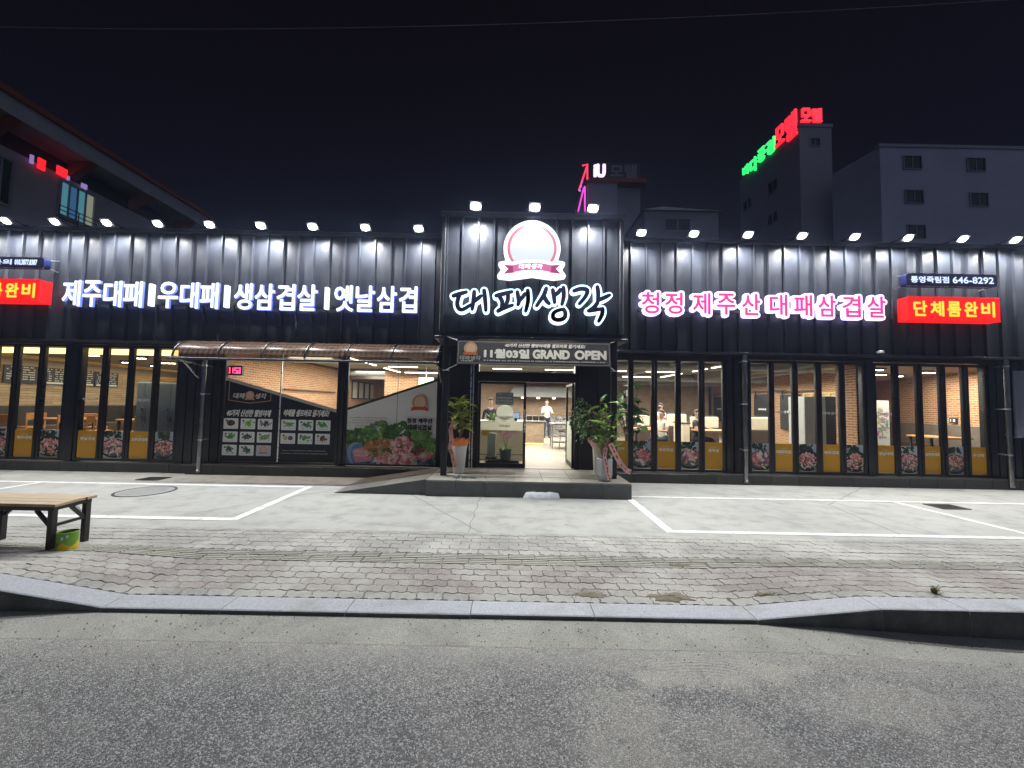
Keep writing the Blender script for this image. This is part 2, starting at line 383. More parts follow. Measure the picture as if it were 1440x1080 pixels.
def sheet(x0, x1, y0, y1, nx, ny, zf):
    b = MB(); vs = [(lerp(x0, x1, i/nx), lerp(y0, y1, j/ny)) for j in range(ny+1) for i in range(nx+1)]
    b.add([(x, y, zf(x, y)) for x, y in vs], [(j*(nx+1)+i, j*(nx+1)+i+1, (j+1)*(nx+1)+i+1, (j+1)*(nx+1)+i) for j in range(ny) for i in range(nx)])
    return b
tag(sheet(-68, 68, -24, 70, 8, 8, lambda x, y: -.32).build('ground', pm('far_ground', (.05,.05,.05), None, .3, .9)), kind='structure')
tag(sheet(-40, 40, -25, 2.87, 160, 40, lambda x, y: rz(x)-.012*(2.83-y)/2 if y > -2 else rz(x)-.03).build('road', m_asph), kind='structure')
tag(sheet(-40, 40, 2.834, KY0+.02, 160, 1, lambda x, y: rz(x)+.0012).build('gutter', m_gut), kind='structure')
tag(sheet(-40, 40, PY1, 30, 40, 20, lambda x, y: 0.0).build('parking_lot', m_conc), kind='structure')
# pavement bed and its pavers
pav = tag(sheet(-12, 12, KY1-.02, PY1, 240, 18, lambda x, y: gz(x, y)-.0125+.0085*max(0., min(1., .5+.55*math.sin(x*1.3+.7)*math.sin(y*2.9+x*.4)+.35*math.sin(x*3.1+y*4.2)))).build('pavement', m_soil), kind='structure')
def gzp(x, y, dz=0.0):
    e_ = .02; a = (gz(x, y+e_)-gz(x, y-e_))/(2*e_); b = (gz(x+e_, y)-gz(x-e_, y))/(2*e_)
    return (x, y, gz(x, y)+dz), (math.atan(a), -math.atan(b), 0)
PW, PD, GAP = .228, .1165, .0052
def paver_mb(W, D, ups=False):
    n = 8; top = []
    def wv(u):                                            # zigzag along the long edge, two periods per paver
        q = (u*2) % 1.0; return .0068*(1 if q < .36 else (1-(q-.36)/.14*2 if q < .5 else (-1 if q < .86 else (-1+(q-.86)/.14*2))))
    us = [0, .18, .25, .43, .5, .68, .75, .93, 1.0]
    lo = [(-W/2+GAP/2+(W-GAP)*u, -D/2+GAP/2+wv(u)) for u in us]
    hi = [(-W/2+GAP/2+(W-GAP)*u, D/2-GAP/2+wv(u)) for u in us]
    o = lo + [(W/2-GAP/2+.008, -.012), (W/2-GAP/2-.008, .018)] + hi[::-1] + [(-W/2+GAP/2-.008, .018), (-W/2+GAP/2+.008, -.012)]
    ch = .0035; L = len(o); b = MB()
    ins = [(x*(1-ch*2/W), y*(1-ch*2/D)) for x, y in o]
    b.add([(x, y, -.03) for x, y in o]+[(x, y, -.003) for x, y in o]+[(x, y, 0) for x, y in ins],
          [tuple(range(2*L, 3*L))]+[(i, (i+1)%L, L+(i+1)%L, L+i) for i in range(L)]+[(L+i, L+(i+1)%L, 2*L+(i+1)%L, 2*L+i) for i in range(L)])
    return b
def paver_mat(name, a, b, dust):
    t = NT(name); v = t.n('NewGeometry').outputs['Position']; oi = t.n('ObjectInfo').outputs['Random']
    f = t.noise(v, 38, 5, .65); g = t.noise(v, .9, 6, .68, .2); h = t.noise(v, 150, 3)
    col = t.mix(oi, a, b); col = t.mix(1.0, col, t.ramp(f, [(.28, .70), (.7, 1.12)]), 'MULTIPLY')
    col = t.mix(t.ramp(g, [(.44, 0.), (.60, .92)]), col, dust)
    col = t.mix(t.ramp(t.noise(v, 2.3, 6, .7), [(.62, 0.), (.74, .55)]), col, (.085,.075,.055))
    col = t.mix(1.0, col, t.ramp(h, [(.3, .82), (.7, 1.06)]), 'MULTIPLY')
    t.l(col, t.p.inputs['Base Color']); t.p.inputs['Roughness'].default_value = .88; t.bump(t.math('ADD', f, h), .45, .004); return t.mt
m_red = paver_mat('paver_red', (.270,.238,.218), (.36,.325,.300), (.43,.415,.37))
m_gry = paver_mat('paver_grey', (.30,.29,.265), (.40,.39,.355), (.45,.435,.39))
m_yel = paver_mat('paver_yellow', (.33,.32,.265), (.42,.41,.345), (.40,.39,.335))
protos = {}
for nm, mt in (('r', m_red), ('g', m_gry)):
    o = paver_mb(PW, PD).build('paver', mt, pav); protos[nm] = o.data; bpy.data.objects.remove(o)
tb = MB(); tb.box(-.14+.004, .14-.004, -.0625+.004, .0625-.004, -.03, -.0045)
for q in (-.041, 0, .041): tb.bbox(-.130, .130, q-.0145, q+.0145, -.0055, .004, .003)
o = tb.build('grooved_paver', m_yel, pav); protos['y'] = o.data; bpy.data.objects.remove(o)
rest = {'r': MB(), 'g': MB(), 'y': MB()}
def put_paver(k_, x, y, nm, single):
    dz = R.uniform(-.0022, .0022); l_, r_ = gzp(x, y, dz); rot = (r_[0]+R.uniform(-.006, .006), r_[1]+R.uniform(-.006, .006), R.uniform(-.008, .008))
    if single:
        o = bpy.data.objects.new(nm, protos[k_]); C.objects.link(o); o.parent = pav; o.location = l_; o.rotation_euler = rot
    else:
        M = Matrix.LocRotScale(Vector(l_), __import__('mathutils').Euler(rot), None)
        rest[k_].add([M @ v.co for v in protos[k_].vertices], [tuple(p.vertices) for p in protos[k_].polygons])
ycur = KY1+PD/2+.004; cnt = {'paver': 0, 'grooved_paver': 0}; cand = []
for row in range(14):
    k_ = 'g' if row == 0 or row > 7 else ('y' if row in (6, 7) else 'r')
    W, D = (.28, .125) if k_ == 'y' else (PW, PD)
    if k_ == 'y' or row == 8: ycur += .0043
    n = int(9.2/W); off = W/2*(row % 2)
    for i in range(-n, n+1):
        x = i*W+off
        inview = abs(x) < 1.33*ycur+.22
        cand.append((row, k_, x, ycur, inview and ycur < 9))
    ycur += D
near = sorted([c for c in cand if c[4] and c[1] != 'y'], key=lambda c: c[3]**2+.25*c[2]**2)[:298]
ids = {(c[0], c[2]) for c in near}
for row, k_, x, y, iv in cand:
    put_paver(k_, x, y, 'grooved_paver' if k_ == 'y' else 'paver', (row, x) in ids or (k_ == 'y' and iv))
for k_, mt, nm in (('r', m_red, 'paver_field'), ('g', m_gry, 'paver_field'), ('y', m_yel, 'grooved_paver_field')):
    if rest[k_].v: tag(rest[k_].build(nm, mt, pav), kind='stuff')
# edging strip between lot and pavement
eb = MB()
x = -12.
while x < 12:
    eb.bbox(x+.004, x+.996, PY1-.075, PY1-.006, -.04, .001, .003); x += 1.0
eb.build('edging_strip', m_gry, pav)
# kerb of granite blocks
kerb = tag(thing('kerb', None, None, (0, KY0, 0)), kind='structure'); xs = [-9.3]
while xs[-1] < 9: xs.append(xs[-1]+1.0)
xs = sorted(set([round(q, 3) for q in xs if min(abs(q-k_) for k_ in (-3.25, -4.35, 2.0, 3.0)) > .35] + [-4.35, -3.25, 2.0, 3.0]))
for a, b_ in zip(xs[:-1], xs[1:]):
    b = MB(); a0, b0 = a+.003, b_-.003; z0, z1 = kz(a), kz(b_); lo = -.4; r = .018; j = R.uniform(-.003, .003)
    sec = lambda x_, z: [(x_, KY0+j, lo), (x_, KY0+j, z-r), (x_, KY0+j+r*.35, z-r*.3), (x_, KY0+j+r, z), (x_, KY1-.008, z+.002), (x_, KY1, z-.004), (x_, KY1, lo)]
    s0, s1 = sec(a0, z0), sec(b0, z1); n = 7
    b.add(s0+s1, [(i, n+i, n+(i+1)%n, (i+1)%n) for i in range(n)]+[tuple(range(n)), tuple(range(2*n-1, n-1, -1))])
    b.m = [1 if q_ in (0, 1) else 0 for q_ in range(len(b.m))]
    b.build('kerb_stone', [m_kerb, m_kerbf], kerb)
# parking bay lines
def paint(pts, wd=.11):
    for p, q in zip(pts[:-1], pts[1:]):
        p, q = Vector(p), Vector(q); d = (q-p).normalized(); nrm = Vector((-d.y, d.x))*wd/2; p = p-d*wd*.45; q = q+d*wd*.45
        b = MB(); n = max(2, int((q-p).length/.4)); vs = []
        for i in range(n+1):
            c = p+(q-p)*i/n; vs += [(c.x-nrm.x, c.y-nrm.y, .004+.0006*paint.k), (c.x+nrm.x, c.y+nrm.y, .004+.0006*paint.k)]
        b.add(vs, [(2*i+1, 2*i, 2*i+2, 2*i+3) for i in range(n)]); paint.k = (paint.k+1) % 5
        tag(b.build('parking_line', m_paint), kind='structure')
paint.k = 0
G2 = lambda px, py: GP(px, py)
LF0, LF1, LN1 = G2(0, 676), G2(434, 686), G2(330, 730.5); yl = (LF1[1]+LF0[1])/2
paint([(-13.5, yl), (LF1[0], yl)], .09); paint([(LF1[0]-.02, yl), (LN1[0], LN1[1])], .12); paint([(-13.5, LN1[1]), (LN1[0], LN1[1])], .12)
q0, q1 = G2(66, 677), G2(-60, 704); paint([(q0[0], yl), (q0[0]-.05, LN1[1])], .10)
RF0, RN0 = G2(882, 699), G2(942, 747.5); yr = RF0[1]-.02
paint([(RF0[0]+.1, yr+.05), (13.5, yr+.05)], .08); paint([(RF0[0], yr), (RN0[0], RN0[1])], .12); paint([(RN0[0], RN0[1]), (13.5, RN0[1]-.02)], .10)
q0, q1 = G2(1265, 708), G2(1440, 760); paint([(q0[0], yr+.03), (q0[0]+.12, RN0[1])], .10)
# saw-cut joints in the slab
jb = MB()
for px, py in ((668, 720), (1215, 720)):
    x = G2(px, py)[0]; jb.add([(x-.004+.05*math.sin(i*2.1)*.4, lerp(PY1, 7.6, i/14), .0035) for i in range(15)]+[(x+.004+.05*math.sin(i*2.1)*.4, lerp(PY1, 7.6, i/14), .0035) for i in range(15)], [(i, 15+i, 16+i, i+1) for i in range(14)])
tag(jb.build('slab_crack', pm('crack_dark', (.10,.098,.09), None, 9, .9)), kind='structure')
m_iron = pm('cast_iron', (.03,.03,.03), (.07,.068,.06), 14, .55, .6, bump=.3)
m_cover = pm('cover_concrete', (.22,.225,.215), (.31,.31,.295), 8, .75, bump=.3)
x, y = GP(205, 691); mh = thing('manhole_cover', 'round grey manhole cover set flush in the parking lot concrete', 'manhole cover', (x, y, 0))
MB().lathe([(.43, .001), (.43, .006), (.40, .0065), (.395, .003)], (x, y, 0), 40).build('rim', m_iron, mh)
cb = MB().lathe([(.388, .001), (.388, .0055), (.38, .007), (0, .0075)], (x, y, 0), 40)
for i in range(-4, 5): cb.bbox(x-.30+abs(i)*.02, x+.30-abs(i)*.02, y+i*.07-.008, y+i*.07+.008, .006, .0105, .002)
cb.build('lid', m_cover, mh)
def drain(px, py, wx, wy, label):
    x, y = GP(px, py); t = thing('drain_grate', label, 'drain', (x, y, 0))
    f = MB(); f.box(x-wx, x+wx, y-wy, y-wy+.02, .001, .012); f.box(x-wx, x+wx, y+wy-.02, y+wy, .001, .012); f.box(x-wx, x-wx+.02, y-wy+.02, y+wy-.02, .001, .012); f.box(x+wx-.02, x+wx, y-wy+.02, y+wy-.02, .001, .012)
    f.build('frame', m_iron, t)
    MB().box(x-wx+.02, x+wx-.02, y-wy+.02, y+wy-.02, .0008, .002).build('pit_shade', pm('pit_shade_black', (.004,.004,.004), None, 5, .9), t)  # flat black sheet paints the shade below the bars
    n = 12; g = MB()
    for i in range(n): q = x-wx+.03+(2*wx-.06)*i/(n-1); g.box(q-.008, q+.008, y-wy+.022, y+wy-.022, .003, .011)
    g.build('bars', m_iron, t)
drain(216, 673.5, .22, .16, 'small dark iron drain grate near the front windows, behind the manhole cover')
drain(1331, 713, .24, .17, 'iron drain grate straddling the parking line near the folding windows with the red sign')
# windblown dirt
m_sand = pm('sandy_dirt', (.17,.145,.095), (.25,.22,.15), 30, .95, bump=.8, bscale=140)
def dirt(px, py, rx, ry, h, seed, z=None):
    q = random.Random(seed); x, y = GP(px, py, -.02); b = MB(); n, k_ = 36, 7
    vs = [(x, y, gz(x, y)+h)]; ph = [q.uniform(.55, 1.15) for _ in range(n)]; ph = [(ph[i-1]+ph[i]*2+ph[(i+1)%n])/4*q.uniform(.85, 1.15) for i in range(n)]
    for i in range(1, k_+1):
        for j in range(n):
            t = i/k_; xx = x+rx*t*ph[j]*math.cos(2*PI*j/n); yy = y+ry*t*ph[j]*math.sin(2*PI*j/n)
            vs.append((xx, yy, gz(xx, yy)+h*(1-t)**1.3*q.uniform(.6, 1.2)+(.0035 if i < k_ else -.006)))
    fs = [(0, 1+j, 1+(j+1)%n) for j in range(n)]+[(1+(i-1)*n+j, 1+i*n+j, 1+i*n+(j+1)%n, 1+(i-1)*n+(j+1)%n) for i in range(1, k_) for j in range(n)]
    b.add(vs, fs)
    for _ in range(220):
        a, r_ = q.uniform(0, 2*PI), abs(q.gauss(0, .62)); xx, yy = x+rx*r_*math.cos(a), y+ry*r_*math.sin(a); s = q.uniform(.002, .006)
        if yy < KY1+.01: continue
        z0 = gz(xx, yy)+.002; b.add([(xx-s, yy-s, z0), (xx+s, yy-s*.6, z0), (xx, yy+s, z0), (xx, yy, z0+s*1.1)], [(0, 1, 3), (1, 2, 3), (2, 0, 3)])
    return tag(b.build('dirt', m_sand, smooth=60), kind='stuff')
dirt(832, 834, .16, .07, .010, 3); dirt(945, 838, .24, .10, .016, 4); dirt(955, 796, .13, .05, .007, 5); dirt(345, 776, .07, .05, .004, 6); dirt(1075, 838, .12, .03, .008, 8)
# grit and litter on the road
q = random.Random(5); gb = MB()
for _ in range(900):
    y = KY0-abs(q.gauss(.02, .45)); x = q.uniform(-1.4*abs(y)-.6, 1.4*abs(y)+.6)
    if y < 1.3: continue
    s = q.choice((.002, .003, .004, .006)); z0 = rz(x)+(.005 if y > 2.834 else 0.0); gb.add([(x-s, y-s, z0), (x+s, y-s*.5, z0), (x+s*.2, y+s, z0), (x, y, z0+s)], [(0, 1, 3), (1, 2, 3), (2, 0, 3)])
tag(gb.build('grit', m_sand), kind='stuff')
# ================================================================== restaurant building
m_panel = pm('charcoal_steel', (.034,.038,.048), (.046,.051,.064), 2.2, .45, 0.0, bump=.06, bscale=14, rand=.25, spec=.3)
m_black = pm('black_steel', (.010,.0105,.013), (.016,.017,.020), 3, .38, rvar=.08)
m_trim = pm('dark_trim', (.025,.026,.031), (.036,.038,.045), 5, .4)
m_frame = pm('window_frame_black', (.008,.008,.0095), (.013,.013,.015), 8, .35)
m_granite = pm('black_granite', (.028,.028,.027), (.07,.068,.062), 60, .45, bump=.15, rand=.25)
m_glass = glass_mat('window_glass', (.97,.98,.97), 1.45)
m_ink = ink_mat('printed_vinyl'); m_chrome = pm('polished_steel', (.20,.20,.20), (.30,.30,.29), 3, .24, 1.0, rvar=.05)
m_white = pm('white_paint', (.72,.72,.70), (.80,.80,.78), 6, .5)
ZT, ZB, YF, YG = 5.36, 2.90, 8.60, 8.75
B = thing('restaurant_building', 'long black steel restaurant front with lit folding windows and a projecting entrance tower', 'restaurant', (0, YF, 0))
TX0, TX1, YT = FX(620, 7.4, 400), FX(876, 7.4, 400), 7.40
ZT2, ZB2 = 5.37, 2.93
LX1, RX0 = FX(612, YF, 400), FX(886, YF, 400)
def panel(x, wd, y, z0, z1, seam=.05, sw=.026, last=False):
    b = MB(); bow = R.uniform(-.007, .007); nz = 6; vs = []
    for i in range(nz+1):
        z = lerp(z0, z1, i/nz); d = bow*math.sin(PI*i/nz*R.choice((1, 1, 2)))
        vs += [(x+sw+.012, y, z), (x+wd*.5+sw*.5, y-d-.002, z), (x+wd-.012, y, z)]
    b.add(vs, [(3*i+j, 3*i+j+1, 3*i+j+4, 3*i+j+3) for i in range(nz) for j in (0, 1)])
    # folded standing seam on one edge, small return on the other
    b.add([(x-.002, y+.02, z0), (x, y-seam, z0), (x+sw, y-seam, z0), (x+sw+.012, y, z0), (x-.002, y+.02, z1), (x, y-seam, z1), (x+sw, y-seam, z1), (x+sw+.012, y, z1)],
          [(0, 1, 5, 4), (1, 2, 6, 5), (2, 3, 7, 6), (3, 2, 1, 0), (4, 5, 6, 7)])
    b.add([(x+wd-.012, y, z0), (x+wd-.0025, y+.02, z0), (x+wd-.012, y, z1), (x+wd-.0025, y+.02, z1)], [(0, 1, 3, 2)])
    return b.build('wall_panel', m_panel, B)
SP = .345
n = int((LX1+15.2)/SP)
for i in range(n): panel(LX1-(i+1)*SP, SP, YF, ZB, ZT)
n = int((15.0-RX0)/SP)
for i in range(n): panel(RX0+i*SP, SP, YF, ZB, ZT)
bk = MB(); bk.box(-15.3, 15.3, YF+.025, 8.95, ZB-.08, ZT-.02); bk.build('wall', m_black, B)
for x0, x1 in ((-15.3, TX0-.03), (TX1+.03, 15.3)):
    b = MB(); b.bbox(x0, x1, YF-.085, 8.96, ZT, ZT+.085, .012); b.build('parapet_cap', m_trim, B)
    b = MB(); b.bbox(x0, x1, YF-.09, YF+.02, ZB-.055, ZB-.004, .006); b.build('drip_trim', m_trim, B)
MB().box(-15.3, 15.3, 8.96, 21, 5.20, 5.30).build('roof', m_trim, B)
# projecting tower
n = 11; sp = (TX1-TX0-.16)/n
for i in range(n): panel(TX0+.08+i*sp, sp, YT+.03, ZB2+.10, ZT2-.08, .055)
b = MB(); b.box(TX0+.005, TX1-.005, YT+.055, 8.62, ZB2+.012, ZT2-.01); b.build('tower_core', m_black, B)
for x0, x1 in ((TX0, TX0+.075), (TX1-.075, TX1)): MB().bbox(x0, x1, YT-.05, 8.6, ZB2+.10, ZT2-.085, .01).build('tower_edge_trim', m_trim, B)
MB().bbox(TX0-.03, TX1+.03, YT-.07, 8.60, ZT2-.08, ZT2+.005, .012).build('tower_cap', m_trim, B)
MB().bbox(TX0-.09, TX1+.09, YT-.04, 8.55, ZB2-.04, ZB2+.012, .01).build('tower_drip_trim', m_trim, B)
for px in (626, 863):
    x = FX(px, 7.45, 570); MB().bbox(x-.055, x+.055, 7.40, 7.51, .28, ZB2-.04, .008).build('tower_post', m_frame, B)

# ------------------------------------------------------------------ printed stickers on the glass
def blob(mb, cx, cz, r, y, col, rnd, sq=1.0, lim=None, n=9, a=None):
    P = ell(cx, cz, r, r*sq, n, rnd.uniform(0, PI) if a is None else a, .28, rnd)
    if lim: P = clip(P, *lim)
    if P: mb.flat(P, y, 0, col)
PINK = [(.62,.20,.18), (.72,.34,.30), (.80,.52,.46), (.52,.12,.11), (.84,.66,.60), (.66,.27,.22)]
GREEN = [(.05,.16,.02), (.10,.26,.04), (.03,.09,.02), (.17,.36,.07), (.06,.20,.05)]
def meat_print(mb, x0, x1, z0, z1, y, seed, kind):
    q = random.Random(seed); lim = (x0, x1, z0, z1); W, H = x1-x0, z1-z0; cx, cz = (x0+x1)/2+q.uniform(-.05, .05)*W, z0+H*.36
    d = [y]
    def nx(): d[0] -= .00002; return d[0]
    for i in range(8):
        a, b_ = z0+H*i/8, z0+H*(i+1)/8; t = i/7
        mb.flat([(x0, a), (x1, a), (x1, b_), (x0, b_)], nx(), 0, mixc((.20,.22,.25), (.42,.48,.54), t) if kind != 'pale' else mixc((.35,.36,.38), (.55,.58,.60), t))
    if kind == 'dark':
        mb.flat(clip(ell(cx, cz+.02, W*.74, H*.39, 28), *lim), nx(), 0, (.012,.013,.016)); mb.flat(clip(ell(cx, cz+.025, W*.66, H*.33, 28), *lim), nx(), 0, (.035,.037,.042))
    else:
        mb.flat(clip(ell(cx, cz, W*.72, H*.36, 28), *lim), nx(), 0, (.02,.022,.03)); mb.flat(clip(ell(cx, cz+.01, W*.64, H*.30, 28), *lim), nx(), 0, (.10,.11,.13))
    for _ in range(26):                                     # dark greens behind
        blob(mb, x0+W*q.uniform(.02, .8), z0+H*q.uniform(.74, .98), W*q.uniform(.06, .15), nx(), q.choice([(.015,.03,.012), (.03,.06,.02), (.02,.022,.02), (.05,.10,.03)]), q, .6, lim)
    big = kind == 'slab'
    for i in range(90 if not big else 30):
        t = i/(90 if not big else 30); a = q.uniform(0, 2*PI); r = (1-t)**.6
        px_, pz_ = cx+math.cos(a)*W*.54*r, cz+.02+math.sin(a)*H*.26*r+H*.15*t
        blob(mb, px_, pz_, W*q.uniform(.06, .125)*(1.9 if big else 1), nx(), q.choice(PINK), q, q.uniform(.3, .5), lim, 8)
        if i % 3 == 0: blob(mb, px_+.01, pz_+.006, W*q.uniform(.03, .06), nx(), q.choice([(.86,.74,.68), (.80,.60,.54)]), q, .25, lim, 7)
    if kind == 'topped':
        for _ in range(24): blob(mb, cx+q.gauss(0, W*.10), cz+H*.20+q.gauss(0, H*.05), W*.05, nx(), q.choice([(.10,.03,.02), (.18,.06,.03), (.28,.20,.10)]), q, .6, lim)
    for _ in range(12):
        blob(mb, x0+W*q.uniform(.05, .4) if q.random() < .5 else x0+W*q.uniform(.6, .95), z0+H*q.uniform(.08, .28), W*.06, nx(), q.choice([(.62,.60,.40), (.40,.30,.06), (.55,.5,.32)]) if kind in ('pale', 'dark') else q.choice(GREEN), q, .5, lim)
ORANGE = (.66,.33,.022)
def orange_print(mb, x0, x1, z0, z1, y, s):
    mb.flat([(x0, z0), (x1, z0), (x1, z1), (x0, z1)], y, 0, ORANGE)
    cx, zt = (x0+x1)/2, z1-.145; pale = (.80,.66,.42)
    for sg in (-1, 1): mb.flat([(cx, zt+.052), (cx, zt+.045), (cx+sg*.085, zt+.014), (cx+sg*.085, zt+.021)][::sg], y-.0004, 0, pale)
    hw = min((x1-x0)*.44, .042*len(s)); put_text(mb, s, cx-hw, cx+hw, zt-.075, zt+.004, y-.0004, .004, c=(.85,.80,.70))
def window_leaf(px0, px1, zg0, zg1, g0, g1, art=None, decal=False):
    x0, x1 = FX(px0, YG, 640), FX(px1, YG, 640)
    b = MB(); y0, y1 = YG-.035, YG+.035
    b.bbox(x0-.055, x0+.004, y0, y1, .215, zg1+.06, .006); b.bbox(x1-.004, x1+.055, y0, y1, .215, zg1+.06, .006)
    b.box(x0+.004, x1-.004, y0+.004, y1-.004, .217, zg0); b.box(x0+.004, x1-.004, y0+.004, y1-.004, zg1, zg1+.058)
    f = b.build('window_leaf', m_frame, B)
    MB().box(x0+.0045, x1-.0045, YG-.004, YG+.004, zg0+.0005, zg1-.0005).build('pane', m_glass, f)
    if art:
        s = MB(); ya = YG-.0052; za, zb = zg0+.012, .885
        if art[0] == 'orange': orange_print(s, x0+.012, x1-.012, za, zb, ya, art[1])
        else: meat_print(s, x0+.012, x1-.012, za, zb, ya, art[1], art[2])
        s.box(x0+.012, x1-.012, ya+.0002, ya+.0008, za, zb, 0, (.3,.3,.3))
        o = s.build('window_sticker', m_ink, f)
        o['label'] = ('orange vinyl sticker reading ' + art[1]) if art[0] == 'orange' else 'vinyl sticker with a photo of sliced raw meat on a plate'
    if decal:
        s = MB(); cx = (x0+x1)/2; put_text(s, '대패생각', cx-.17, cx+.17, 1.55, 1.62, YG-.0052, .002, c=(.75,.75,.73)); s.build('logo_decal', m_ink, f)
    return x0-.055, x1+.055
bays = []
L = [window_leaf(-19, 9, .275, 2.755, 0, 0, ('meat', 21, 'pale')), window_leaf(18, 46, .275, 2.755, 0, 0, ('orange', '제주대패')), window_leaf(54.5, 83, .275, 2.755, 0, 0, ('meat', 22, 'dark'))]; bays.append(L)
L = [window_leaf(107, 136, .275, 2.755, 0, 0, ('orange', '옛날대패'), True), window_leaf(144, 173, .275, 2.755, 0, 0, ('meat', 23, 'pale')), window_leaf(180.5, 208.5, .275, 2.755, 0, 0, ('orange', '고추장대패'), True), window_leaf(216, 243.5, .275, 2.755, 0, 0, ('meat', 24, 'topped'))]; bays.append(L)
L = [window_leaf(857, 883, .275, 2.70, 0, 0, ('orange', '우대패')), window_leaf(890, 916, .275, 2.70, 0, 0, ('meat', 25, 'slab')), window_leaf(923.5, 950, .275, 2.70, 0, 0, ('orange', '냉삼겹살')), window_leaf(957, 983, .275, 2.70, 0, 0, ('meat', 26, 'slab')), window_leaf(990.5, 1016.5, .275, 2.70, 0, 0, ('orange', '생목살'))]; bays.append(L)
L = [window_leaf(1056, 1082, .27, 2.69, 0, 0, ('meat', 27, 'slab')), window_leaf(1089, 1115, .27, 2.69, 0, 0, ('orange', '대패생각모둠'), True), window_leaf(1122.5, 1148.5, .27, 2.69, 0, 0, ('meat', 28, 'dark')), window_leaf(1156, 1181.5, .27, 2.69, 0, 0, ('orange', '제주대패'), True), window_leaf(1189, 1214.5, .27, 2.69, 0, 0, ('meat', 29, 'dark'))]; bays.append(L)
L = [window_leaf(1233, 1258, .27, 2.68, 0, 0, ('orange', '옛날대패'), True), window_leaf(1265.5, 1290.5, .27, 2.68, 0, 0, ('meat', 30, 'pale')), window_leaf(1298.5, 1323, .27, 2.68, 0, 0, ('orange', '고추장대패')), window_leaf(1331.5, 1355.5, .27, 2.68, 0, 0, ('meat', 31, 'topped')), window_leaf(1364, 1387, .27, 2.68, 0, 0, ('orange', '우대패'))]; bays.append(L)
# poster windows under the awning
def poster_frame(px0, px1):
    x0, x1 = FX(px0, YG, 620), FX(px1, YG, 620)
    b = MB(); b.bbox(x0-.06, x0, YG-.035, YG+.035, .215, 2.80, .006); b.bbox(x1, x1+.06, YG-.035, YG+.035, .215, 2.80, .006)
    b.box(x0, x1, YG-.03, YG+.03, .217, .262); b.box(x0, x1, YG-.03, YG+.03, 2.68, 2.798)
    return b.build('display_window_frame', m_frame, B), x0, x1
m_alu = pm('bare_aluminium', (.55,.56,.56), (.68,.69,.69), 9, .3, .9)
fA, ax0, ax1 = poster_frame(313, 472); fB, bx0, bx1 = poster_frame(487, 613)
bays += [[(ax0-.06, ax1+.06)], [(bx0-.06, bx1+.06)]]
amid, bmid = FX(391.5, YG, 620), FX(557, YG, 620)
for fr, a, b_ in ((fA, ax0, amid-.012), (fA, amid+.012, ax1), (fB, bx0, bmid-.004), (fB, bmid+.004, bx1)):
    MB().box(a+.001, b_-.001, YG-.004, YG+.004, .263, 2.679).build('pane', m_glass, fr)
MB().box(amid-.012, amid+.012, YG-.012, YG+.012, .263, 2.679).build('middle_bar', m_alu, fA)
MB().box(bmid-.0045, bmid+.0045, YG-.008, YG+.008, .263, 2.679).build('middle_bar', m_frame, fB)
m_script = None
def brush_line(mb, s, x0, x1, z0, z1, y, c, bold=.006): put_text(mb, s, x0, x1, z0, z1, y, bold, c=c, skew=.22)
def tiny_text(mb, x0, x1, z, h, y, c, seed):                    # unreadable small print: rows of short uneven dashes
    q = random.Random(seed); x = x0
    while x < x1:
        wd = q.uniform(.4, .9)*h
        mb.flat([(x, z), (min(x+wd, x1), z), (min(x+wd, x1), z+h*q.uniform(.6, 1)), (x, z+h*q.uniform(.6, 1))], y, 0, c); x += wd+h*(.22 if q.random() < .75 else .8)
def badge(mb, cx, cz, r, y, face, ring, rib, txt=None):         # the round badge with its ribbon; the mascot in the middle is left out
    mb.flat(ell(cx, cz, r, r, 32), y, 0, face); mb.flat(ell(cx, cz, r*.90, r*.90, 32), y-.0004, 0, ring); mb.flat(ell(cx, cz, r*.78, r*.78, 32), y-.0008, 0, face)
    zr = cz-r*.80; hw = r*1.12
    for sg in (-1, 1):
        P = [(cx+sg*r*.78, zr-r*.24), (cx+sg*hw, zr-r*.27), (cx+sg*hw*.94, zr-.02*r), (cx+sg*hw, zr+r*.16), (cx+sg*r*.78, zr+r*.16)]
        mb.flat(P if sg > 0 else P[::-1], y-.0012, 0, tuple(q*.75 for q in rib))
    top = [(cx+r*.86*t, zr+r*.26-.06*r*t*t) for t in (-1, -.5, 0, .5, 1)]; bot = [(cx+r*.86*t, zr-r*.16-.06*r*t*t) for t in (1, .5, 0, -.5, -1)]
    mb.flat((top+bot)[::-1], y-.0016, 0, rib)
    if txt: put_text(mb, txt, cx-r*.42, cx+r*.42, zr-r*.10, zr+r*.17, y-.002, r*.012, c=(.95,.92,.90))
ya = YG-.0055; b = MB(); INK = (.008,.011,.016)
def PX(px, py): return FP(px, py, YG)
d0, d1 = PX(313, 533), PX(472, 580)
def dz(x): return lerp(d0[1], d1[1], (x-d0[0])/(d1[0]-d0[0]))
bands = [(ax0+.004, amid-.014), (amid+.014, ax1-.004)]
for a, b_ in bands:
    b.plate([(a, .265), (b_, .265), (b_, dz(b_)), (a, dz(a))], ya, ya+.0012, 0, INK)
    b.flat([(a, dz(a)), (b_, dz(b_)), (b_, dz(b_)+.075), (a, dz(a)+.075)], ya, 0, (.42,.40,.36))
y1 = ya-.0006; TAN = (.50,.28,.12)
lx0, lx1 = PX(322, 560)[0], PX(381, 560)[0]; lz = PX(350, 537)[1]; zb_ = PX(350, 563)[1]; zp = PX(350, 567)[1]
